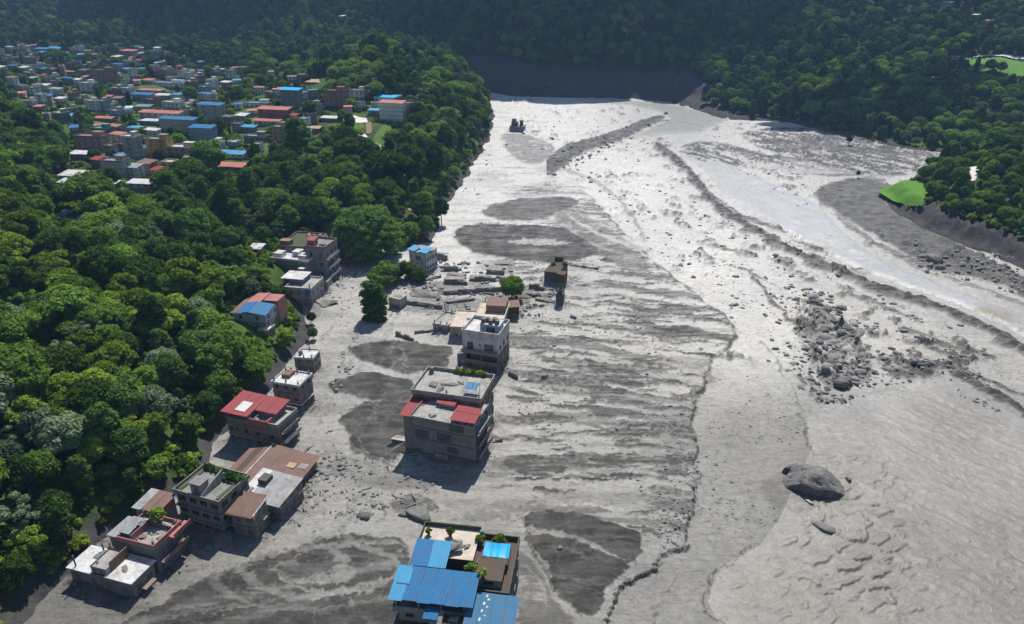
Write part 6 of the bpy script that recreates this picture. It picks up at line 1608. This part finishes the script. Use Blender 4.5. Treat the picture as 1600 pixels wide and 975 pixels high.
# undergrowth
ux, uy = [], []
for (y0, y1, st, xr, sd) in ((62, 300, 2.1, (-185, 20), 31), (300, 600, 4.2, (-400, 30), 32), (160, 345, 2.6, (150, 300), 33), (345, 620, 5.5, (150, 420), 34)):
    x, y = forest_points(y0, y1, st, xr, sd); ux.append(x); uy.append(y)
ux = np.concatenate(ux); uy = np.concatenate(uy); uz, us_ = hill(ux, uy); uu, uv, ud = proj(ux, uy, uz)
bad = (us_ < np.where((ux > 100) & (uy < 345), 8.0, 1.6)) | (uu < -60) | (uu > 1660) | (uv > 1010)
for x, y, r0 in OCC: bad |= np.hypot(ux - x, uy - y) < r0 * .82 + .3
for (u0, v0, u1, v1, dep) in SHOW: bad |= (ud < dep) & (ud > dep * .8) & (uu > u0 - 4) & (uu < u1 + 4) & (uv - 8 < v1) & (uv > v0)
for c in CLEAR: bad |= poly_sdf(uu, uv, c) < 1
g_ = np.where(~bad & (rs.rand(len(ux)) < .8))[0]
scatter('undergrowth', ux[g_], uy[g_], uz[g_], rs.rand(len(g_)) * 6.28, rs.uniform(.5, 1.35, len(g_)), rs.randint(0, 2, len(g_)), [BUSH, BUSH2])
print('TREES', n, 'own', len(own), 'labels', len(seen), 'rest', len(rest), 'bush', len(g_))
# ---------------------------------------------------------------- rocks, wreckage and debris in the mud
def rock_mesh(name, seed, m, sub=ICO2, sq=.62, cuts=5, rough=.18):
    rs = np.random.RandomState(seed); v, f = sub
    n = v / np.abs(v).max(1, keepdims=True) ** .55 * .86 * np.array([1, rs.uniform(.6, .95), sq])
    for _ in range(cuts):
        d = rs.normal(size=3); d /= np.linalg.norm(d); d[2] = abs(d[2]) * .8
        lim = rs.uniform(.38, .72); k = n @ d
        n = n - np.maximum(k - lim, 0)[:, None] * d * .92
    for fq, am in ((2.2, rough), (5.0, rough * .5)):
        n = n * (1 + am * (noise(n[:, 0] * fq + 9, n[:, 1] * fq + n[:, 2] * fq * .8, seed) * .7)[:, None])
    return mesh_np(name, n, f, [M[m]], False)
BOULD = [rock_mesh('boulder', s, 'rock' if s % 3 else 'pale_rock', ICO2, .7, 9, .34) for s in range(1, 10)]
def mudtop(u, v): return mud_z(u, v)
# the one great boulder in the river
p = at(1266, 756); d0 = p[1]
rs = np.random.RandomState(77)
v, f = ico(5)
n = v.copy()
X, Yv, Zv = n[:, 0], n[:, 1], n[:, 2]
n = n * np.array([6.5, 4.3, 4.9])
n[:, 0] -= .10 * n[:, 2] * 0; 
for d, lim in (((-.35, -.93, -.06), 3.0), ((.25, -.96, .05), 3.5), ((-.62, -.1, .78), 3.45), ((.0, .2, .98), 4.0), ((.62, -.1, .78), 4.3), ((-.80, .55, .2), 4.6), ((.15, -.62, .77), 3.9)):
    d = np.array(d); d = d / np.linalg.norm(d); k = n @ d
    e_ = np.maximum(k - lim, 0); n = n - (e_ - .12 * np.minimum(e_, 1.2))[:, None] * d
n = n + v * (0.34 * fbm(n[:, 0] / 2.6 + n[:, 2] / 4, n[:, 1] / 2.6 + n[:, 2] / 2.6, 6, 301, .6))[:, None]
n = n + v * (-.45 * sst(fbm(n[:, 0] / 1.5 + 7, n[:, 1] / 1.2 + n[:, 2] / 2, 3, 305), .28, .45))[:, None]
o = empty('boulder', (p[0], p[1], -1.1), R(-14)); tag(o, 'huge dark angular boulder stranded alone in the silty river', 'boulder')
link('rock', mesh_np('rock', n, f, [M['rock']], False), o)
q = at(1236, 732)
k = link('boulder', rock_mesh('boulder', 91, 'rock', ICO3, .5, 7), None, (q[0], q[1], -.2), .3, (2.6, 1.6, 2.2)); tag(k, 'flat dark rock wedged against the back of the huge boulder', 'boulder')
q = at(1326, 745); k = link('boulder', rock_mesh('boulder', 92, 'rock', ICO3, .6), None, (q[0], q[1], -.5), 1.2, (1.0, .8, .9)); tag(k, 'small rock at the downstream tip of the huge boulder', 'boulder')
q = at(1265, 781); k = link('boulder', rock_mesh('boulder', 93, 'pale_rock', ICO3, .5), None, (q[0], q[1], -.6), 2.2, (1.1, .6, .7)); tag(k, 'pale stone at the water line below the huge boulder', 'boulder')
singles = [(656, 802, 3.4, .34, 'long dark rock half buried beside the mud street'), (632, 804, 1.5, .4, 'rock at the near end of the long dark rock'), (803, 588, 2.0, 1.0, 'blocky dark boulder next to the white house'), (851, 589, 1.5, .9, 'dark blocky boulder on the fan, farther from the white house'), (896, 497, 1.3, 1.0, 'pointed dark rock below the dark collapsed block'),
           (876, 857, .8, .9, 'single small black stone on the dark gravel lobe'), (1202, 272, 1.3, .8, 'dark rock on the pale far channel bank'), (1458, 408, 4.0, .9, 'great slab-like block fallen from the far bank'), (1040, 178, 2.2, 1.0, 'dark rock at the upstream end of the gravel bar'), (862, 218, 2.2, 1.0, 'dark rock on the pale mud below the lone ruin'), (818, 209, 1.2, .9, 'black rock beside the lone ruin'),
           (1070, 800, 1.4, .6, 'dark rock at the broken ledge beside the river'), (1080, 760, 1.6, .6, 'dark slab at the bend of the ledge'), (1285, 824, 2.6, .35, 'thin dark slab awash in the river below the huge boulder'), (568, 806, 1.6, .5, 'low dark rock in the pale mud street'), (316, 852, 1.4, .9, 'twisted dark wreck lump in front of the grey mossy house'), (328, 858, 1.3, .8, 'smaller wreck lump in front of the grey mossy house')]
for i, (u, v, s, fl, lb) in enumerate(singles):
    q = at(u, v, mudtop(u, v)); k = link('boulder', rock_mesh('boulder', 120 + i, 'rock', ICO3, .6), None, (q[0], q[1], q[2] + .08 * s), u * .1 % 3, (s, s * .72, s * fl)); tag(k, lb, 'boulder')
# boulder fields
rs = np.random.RandomState(12)
FIELDS_B = [(P('1222 452 1262 440 1300 462 1330 500 1362 540 1372 580 1330 606 1290 590 1262 560 1250 520 1236 480'), 112, (.8, 3.4), 'in the main boulder heap in midstream'),
            (P('1230 560 1280 600 1330 625 1300 640 1250 610 1226 580'), 22, (.7, 1.7), 'trailing below the main boulder heap'), (P('1370 556 1420 560 1480 560 1440 590 1390 590'), 18, (.8, 2.0), 'in the rubble bar between heap and ledge'),
            (P('1180 425 1230 440 1260 470 1220 480'), 14, (.6, 1.5), 'above the main boulder heap'), (P('1400 505 1460 530 1540 545 1540 560 1450 545 1400 525'), 18, (.7, 1.5), 'along the dark shoal beyond the heap'),
            (P('900 250 1000 285 1060 330 1100 380 1120 420 1060 400 1000 340 930 300'), 26, (.6, 1.6), 'scattered on the bright silt beside the fan'), (P('1060 340 1160 400 1200 440 1150 460 1090 420'), 18, (.6, 1.6), 'scattered on the bright silt upstream of the heap'), (P('1000 270 1120 300 1180 350 1100 350 1020 300'), 14, (.6, 1.5), 'scattered on the bright silt far upstream'),
            (P('1430 385 1600 420 1640 460 1560 440 1450 415'), 30, (.8, 2.2), 'at the foot of the eroded far bluff'), (P('1060 700 1095 720 1082 800 1060 850 1040 830'), 14, (.5, 1.0), 'along the torn ledge of the fan')]
cnt = 0; recs = []
for poly, num, (s0, s1), where in FIELDS_B:
    a_ = np.array(poly); got = 0
    while got < num:
        u, v = rs.uniform(a_[:, 0].min(), a_[:, 0].max()), rs.uniform(a_[:, 1].min(), a_[:, 1].max())
        if poly_sdf(np.array(u), np.array(v), poly) > 0: continue
        got += 1; s = s0 + (s1 - s0) * rs.rand() ** 2.4
        z = mudtop(u, v)
        if u > 1430 and v < 460 and v > 375: z = max(z, hit(u, v)[2])
        q = at(u, v, z); m = BOULD[rs.randint(9)]
        flat = rs.uniform(.45, .95) if 'bright silt' not in where else rs.uniform(.25, .5)
        k = link('boulder', m, None, (q[0], q[1], q[2] - .16 * s * flat), rs.rand() * 6.28, (s, s * rs.uniform(.6, .95), s * flat))
        recs.append((k, s / math.hypot(q[1], 90), ('flat' if flat < .5 else 'blocky') + (' pale' if m.materials[0] == M['pale_rock'] else ' dark'), where)); cnt += 1; continue
        look = 'large' if s > s0 + .6 * (s1 - s0) else 'middling' if s > s0 + .22 * (s1 - s0) else 'small'
        sh = ('flat' if flat < .5 else 'blocky') + (' pale' if m.materials[0] == M['pale_rock'] else ' dark')
        tag(k, f'{look} {sh} boulder {where}', 'boulder', 'boulders ' + where); cnt += 1
ORD = ['', 'second', 'third', 'fourth', 'fifth', 'sixth', 'seventh', 'eighth', 'ninth', 'tenth'] + [f'{k}th' for k in range(11, 100)]
ORD = [w.replace('21th', '21st').replace('22th', '22nd').replace('23th', '23rd').replace('31th', '31st').replace('32th', '32nd').replace('33th', '33rd').replace('41th', '41st').replace('42th', '42nd').replace('43th', '43rd') for w in ORD]
byk = {}
for rec in recs: byk.setdefault((rec[2], rec[3]), []).append(rec)
for (sh, where), ll in byk.items():
    for q, rec in enumerate(sorted(ll, key=lambda t: -t[1])):
        tag(rec[0], f"{ORD[q]} largest {sh} boulder {where}".strip(), 'boulder', 'boulders ' + where)
# small stones and splinters, one mass
small = []
def stones(poly, num, s0, s1, flat, seed, dens=None):
    r = np.random.RandomState(seed); a_ = np.array(poly); U = r.uniform(a_[:, 0].min(), a_[:, 0].max(), num * 4); V = r.uniform(a_[:, 1].min(), a_[:, 1].max(), num * 4)
    X, Y, _ = at(U, V)
    w = fbm(X / 12, Y / 16, 3, seed) + .25 * r.normal(size=len(X))
    ok = (poly_sdf(U, V, poly) < 0) & (w > (dens if dens is not None else .1))
    kk = np.where(ok)[0][:num]
    for i in kk: small.append((X[i], Y[i], mud_z(U[i], V[i]), s0 + (s1 - s0) * r.rand() ** 2.5, flat * r.uniform(.7, 1.3), r.rand() * 6.28, r.randint(4)))
stones(P('880 230 1040 200 1100 270 1200 360 1320 430 1500 490 1560 560 1400 580 1260 640 1200 560 1120 470 1010 380 900 290'), 950, .3, 1.3, .4, 401, .08)
stones(P('1222 440 1300 455 1380 560 1360 620 1280 630 1240 560 1230 500'), 260, .3, .9, .6, 402, -.1)
stones(P('1370 550 1500 560 1600 620 1560 640 1440 590 1380 600'), 220, .25, .8, .5, 403, -.1)
stones(P('480 420 560 430 560 560 520 640 490 720 440 800 470 840 640 790 700 760 640 740 540 720 510 640 540 520'), 760, .15, .75, .45, 404, -.05)
stones(P('780 450 1000 460 1090 600 1080 760 900 700 790 640'), 420, .14, .6, .4, 405, .15)
stones(P('780 160 900 160 1000 190 860 240 780 260 730 330 700 330'), 160, .3, 1.2, .4, 406, .1)
stones(P('850 248 960 204 1040 176 1050 184 980 218 880 268 858 284'), 200, .4, 1.6, .6, 413, -.4)
stones(P('1100 200 1260 250 1420 240 1340 300 1240 330 1130 260'), 260, .3, 1.1, .35, 407, .1)
stones(P('1060 690 1096 720 1084 790 1070 850 1030 860 1020 800 980 740'), 300, .12, .5, .5, 408, -.1)
stones(P('1100 560 1220 580 1260 700 1200 820 1110 800 1090 650'), 160, .12, .45, .4, 409, .15)
stones(P('1420 370 1620 410 1660 470 1560 450 1440 420'), 240, .3, 1.1, .7, 410, -.2)
stones(P('600 440 700 405 810 420 880 450 860 490 800 500 680 490'), 520, .2, 1.1, .6, 411, -.3)
stones(P('500 400 560 395 600 420 560 430 500 470 490 440'), 160, .2, .8, .6, 414, -.3)
# broken brick and boards washed against the walls
rd = np.random.RandomState(515); boards = MB()
def board(x, y, z, L, w, t, rz, ti):
    c, n_ = math.cos(rz), math.sin(rz); i = len(boards.v)
    for zz in (0, t):
        for a, b in ((-L / 2, -w / 2), (L / 2, -w / 2), (L / 2, w / 2), (-L / 2, w / 2)): boards.v.append((x + a * c - b * n_, y + a * n_ + b * c, z + zz + (a / L + .5) * ti))
    boards.f += [tuple(i + k for k in q) for q in ((4, 5, 6, 7), (0, 1, 5, 4), (1, 2, 6, 5), (2, 3, 7, 6), (3, 0, 4, 7))]
for (ax, ay, rz, w, d) in FOOTPRINTS:
    c, n_ = math.cos(rz), math.sin(rz)
    for k in range(34):
        e = rd.rand() * 2 * (w + d); q = .2 + 2.6 * rd.rand() ** 2
        lx, ly = (e, -q) if e < w else (w + q, e - w) if e < w + d else (e - w - d, d + q) if e < 2 * w + d else (-q, e - 2 * w - d)
        x, y = ax + lx * c - ly * n_, ay + lx * n_ + ly * c
        pu, pv_, _ = proj(x, y, 0.0); z = mud_z(float(pu), float(pv_))
        if k % 3: small.append((x, y, z, .12 + .5 * rd.rand() ** 2.5, .6, rd.rand() * 6.28, rd.randint(4)))
        else: board(x, y, z, .5 + 1.5 * rd.rand() ** 2, .1 + .16 * rd.rand(), .07, rd.rand() * 6.28, rd.rand() * .7)
for k in range(240):
    u, v_ = (rd.uniform(600, 870), rd.uniform(410, 500)) if k < 150 else (rd.uniform(495, 560), rd.uniform(395, 440)) if k < 185 else (rd.uniform(440, 660), rd.uniform(700, 810))
    q = at(u, v_, mud_z(u, v_)); board(q[0], q[1], q[2], 0.6 + 2.0 * rd.rand() ** 3, .1 + .2 * rd.rand(), .08, rd.rand() * 6.28, rd.rand() * .8)
tag(boards.build('driftwood', M['timber']), kind='stuff')
pv = []; pf = []; v1, f1 = ICO1
for i, (x, y, z, s, fl, rz, k) in enumerate(small):
    r = np.random.RandomState(k + 900); q = v1 * (1 + .22 * r.normal(size=(len(v1), 1))) * np.array([1, .7, fl]) * s
    c, t = math.cos(rz), math.sin(rz)
    pv.append(np.stack([q[:, 0] * c - q[:, 1] * t + x, q[:, 0] * t + q[:, 1] * c + y, q[:, 2] + z + .1 * s * fl], 1)); pf.append(f1 + i * len(v1))
tag(link('stones', mesh_np('stones', np.concatenate(pv), np.concatenate(pf), [M['rock']], False)), kind='stuff')
# walls of swallowed houses, slabs and beams left standing in the mud
def wreck(name, label, cat, A, B, h, t, m, tilt=0.0, cap=None, h2=None):
    a, b = at(*A), at(*B); d = b - a; L = float(np.hypot(d[0], d[1]))
    o = empty(name, (a[0], a[1], 0), math.atan2(d[1], d[0])); tag(o, label, cat)
    mb = MB(); n = max(3, int(L / 1.3)); r = random.Random(int(A[0] * 7 + A[1])); h2 = h if h2 is None else h2
    for k in range(n):
        x0, x1 = L * k / n, L * (k + 1) / n; ha = (h + (h2 - h) * k / n) * r.uniform(.6, 1.1); 
        y = tilt * ha
        mb.v += [(x0, 0, -1), (x1, 0, -1), (x1, t, -1), (x0, t, -1), (x0, y, ha), (x1, y, ha * r.uniform(.9, 1.05)), (x1, y + t, ha), (x0, y + t, ha)]
        i = len(mb.v) - 8; mb.f += [tuple(i + q for q in s) for s in ((0, 1, 5, 4), (1, 2, 6, 5), (2, 3, 7, 6), (3, 0, 4, 7), (4, 5, 6, 7))]
    mb.build('wall', M[m], o)
    if cap:
        c = MB(); c.slab([(-.4, t, h * .85), (L * .8, t, h2 * .9), (L * .85, t + cap, h2 * .55), (-.2, t + cap, h * .6)], .22); c.build('slab', M['pale_concrete'], o)
    return o
for w in (('ruined_wall', 'long dark fallen wall across the mud, farther of the two beside the dark trees', 'ruined wall', (648, 522), (745, 512), .9, .5, 'dark_concrete'), ('ruined_wall', 'stubby dark wall end nearer than the long fallen wall', 'ruined wall', (618, 524), (645, 534), 1.2, .5, 'dark_concrete'),
          ('ruined_wall', 'long sloping dark beam wall above the stub house', 'ruined wall', (696, 462), (790, 455), 1.5, .6, 'dark_concrete', .1, 2.5), ('ruined_wall', 'reddish broken wall holding a tilted slab, behind the sloping beam wall', 'ruined wall', (694, 444), (730, 446), 1.9, .5, 'brick', .0, 4.0), ('ruined_wall', 'broken wall with a pale slab, outermost in the wreck row', 'ruined wall', (735, 440), (775, 440), 1.7, .5, 'dark_concrete', .0, 3.0),
          ('ruined_wall', 'low wall under a white slab next to the lone round tree', 'ruined wall', (760, 428), (788, 430), 1.6, .5, 'slate', .0, 4.5), ('ruined_wall', 'dark arched wall remnant behind the round lone tree', 'ruined wall', (826, 452), (850, 455), 2.0, .7, 'dark_concrete', .1), ('ruined_wall', 'dark curved wall fragment beside the spotted white house', 'ruined wall', (694, 424), (716, 425), 1.9, .6, 'dark_concrete', .15, 2.0),
          ('ruined_wall', 'collapsed dark block at the corner of the spotted white house', 'ruined wall', (680, 406), (698, 408), 2.6, .8, 'dark_concrete', .1, 3.0), ('ruined_wall', 'flat pale slab edge on the bright mud behind the wreck row', 'ruined wall', (775, 415), (800, 416), .7, .5, 'pale_concrete', 0, 2.0), ('ruined_wall', 'tilted beam beside the bare-walled building', 'ruined wall', (745, 704), (786, 690), 1.0, .4, 'dark_concrete', .2), ('ruined_wall', 'broken wall stub on the shadow side of the bare-walled building', 'ruined wall', (612, 700), (645, 706), 2.2, .5, 'dark_concrete', .2, 2.5),
          ('ruined_wall', 'dark wall line straddling the wreck row, nearest the peach-roofed house', 'ruined wall', (800, 462), (845, 466), 1.2, .6, 'dark_concrete', .1, 2.2), ('ruined_wall', 'pale tilted slab between the spotted white house and the wreck row', 'ruined wall', (700, 432), (728, 436), .9, .5, 'pale_concrete', 0, 2.6), ('ruined_wall', 'brown broken wall under the sloping beam wall', 'ruined wall', (700, 476), (742, 470), 1.0, .5, 'brick', .1, 1.6), ('ruined_wall', 'short dark wall beside the stub house with the green scrap', 'ruined wall', (632, 476), (690, 484), 1.3, .6, 'dark_concrete', .2, 2.2),
          ('ruined_wall', 'dark wall remnant by the lone round tree, farther side', 'ruined wall', (780, 440), (800, 446), 1.8, .6, 'dark_concrete', .1, 2.0), ('ruined_wall', 'timber-dark beam lying across the wreck row', 'ruined wall', (716, 452), (772, 462), .6, .4, 'timber'), ('ruined_wall', 'low grey wall in front of the blue-roofed spotted house', 'ruined wall', (660, 442), (690, 434), .9, .5, 'concrete', .1, 1.4), ('ruined_wall', 'small dark wall by the leaning stump', 'ruined wall', (836, 470), (862, 476), .9, .5, 'dark_concrete', .1, 1.6),
          ('ruined_wall', 'low dark wall line beyond the dark collapsed block', 'ruined wall', (890, 416), (935, 422), .8, .6, 'dark_concrete'), ('ruined_wall', 'thin fallen pole-like beam in the dark gravel lobe', 'ruined wall', (622, 568), (638, 578), .4, .3, 'timber')):
    wreck(*w)
H = House('ruined_house', 'small grey stub of a house with a green roof scrap, beside the dark upright tree', 'ruin', (608, 480), (626, 484), top=464, depth=3.5, mark=None)
H.wall('pale_concrete', 0, 0, H.w, H.d, -1, H.h, {'f': [(1.0, 3.0, .1, 1.2, 'void')]}, top=True); H.part('roof_patch', MB().slab([(1.4, 1.0, H.h + .1), (3.4, 1.0, H.h + .1), (3.4, 2.4, H.h + .2), (1.4, 2.4, H.h + .2)], .06), 'green')
for i, (u, v, s, m, lb) in enumerate(((548, 410, (4, 2.4, 1.6), 'rose', 'reddish rubble heap at the end of the flooded street'), (530, 402, (2.6, 1.8, 1.6), 'soil', 'brown rubble heap beside the tall block with red shelter'), (566, 414, (3, 1.8, 1.2), 'dark_concrete', 'grey rubble heap under the huge spreading tree'), (540, 396, (2.2, 1.4, 1.0), 'teal', 'teal sheet wreckage beneath the huge spreading tree'), (468, 772, (1.5, 1.2, .5), 'rust_sheet', 'rusty scrap heap in the mud beside the annex'), (505, 476, (4.5, 3.0, 1.6), 'pale_concrete', 'pale mud-covered mound against the house with blue awning'), (650, 440, (3, 1.6, .9), 'dark_concrete', 'dark debris heap between the yellow-green trees'), (660, 462, (5, 2.4, 1.2), 'dark_concrete', 'long debris mound beside the grey stub house'), (822, 462, (4.5, 2.2, 1.0), 'dark_concrete', 'debris mound beside the round lone tree'), (700, 418, (3, 1.8, 1.0), 'dark_concrete', 'debris mound behind the curved wall fragment'), (632, 700, (3.2, 2.4, 1.7), 'dark_concrete', 'mud-caked debris mound against the bare-walled building'), (500, 462, (1.6, 1.2, 1.0), 'soil', 'brown debris clump at the foot of the eroded bank'))):
    q = hit(u, v); pile('rubble_heap', (q[0], q[1], q[2] - .1), s, m, lb, 'rubble heap', 140 + i)
print('BOULDERS', cnt, 'stones', len(small))
# ---------------------------------------------------------------- clouds whose shade lies over the far mountains, and the air
def cloud(name, x, y, z, sx, sy, sz, seed):
    rs = np.random.RandomState(seed); V, F = [], []; b = 0; v, f = ICO3
    for k in range(26):
        a = rs.rand() * 6.28; q = math.sqrt(rs.rand()); s = rs.uniform(.22, .42) * (1.1 - .5 * q)
        c = np.array([math.cos(a) * q * sx, math.sin(a) * q * sy, rs.uniform(-.2, .4) * sz])
        w = v * (1 + .10 * rs.normal(size=(len(v), 1))) * np.array([s * sx, s * sy * 1.2, s * sz * 2.0]); w[:, 2] = np.maximum(w[:, 2], -.25 * sz)
        V.append(w + c); F.append(f + b); b += len(v)
    o = link(name, mesh_np(name, np.concatenate(V), np.concatenate(F), [M['cloud']]), None, (x, y, z)); tag(o, kind='structure')
cm = bpy.data.materials.new('cloud'); t = NT(cm); t.b.inputs['Base Color'].default_value = (.85, .85, .86, 1); t.b.inputs['Roughness'].default_value = 1; M['cloud'] = cm
def shade_over(x, y, alt=300):
    """Where a cloud hangs whose shade falls at (x, y)."""
    k = alt / math.tan(R(SUN_EL))
    return x + k * math.sin(R(SUN_AZ)), y + k * math.cos(R(SUN_AZ)), alt
CLOUDS = [(-330, 1000, 330, 240, 40), (60, 715, 235, 125, 40), (150, 606, 75, 42, 18), (235, 470, 70, 34, 20), (-330, 1000, 200, 120, 30)]  # small third cloud is added, unseen, to carry shade along the cliff
for i, (x, y, sx, sy, sz) in enumerate(CLOUDS[:4]):
    cloud('cloud', *shade_over(x, y), sx, sy, sz, 500 + i)
hz = bpy.data.materials.new('air'); hz.use_nodes = True
N = hz.node_tree.nodes; N.remove(N['Principled BSDF'])
pvn = N.new('ShaderNodeVolumePrincipled'); pvn.inputs['Color'].default_value = (.36, .62, 1.0, 1); pvn.inputs['Density'].default_value = 0.00015; pvn.inputs['Anisotropy'].default_value = 0.2
hz.node_tree.links.new(pvn.outputs[0], N['Material Output'].inputs['Volume'])
tag(MB().box(-3600, -3600, -5.2, 3600, 3600, 185).build('haze', hz), kind='stuff')
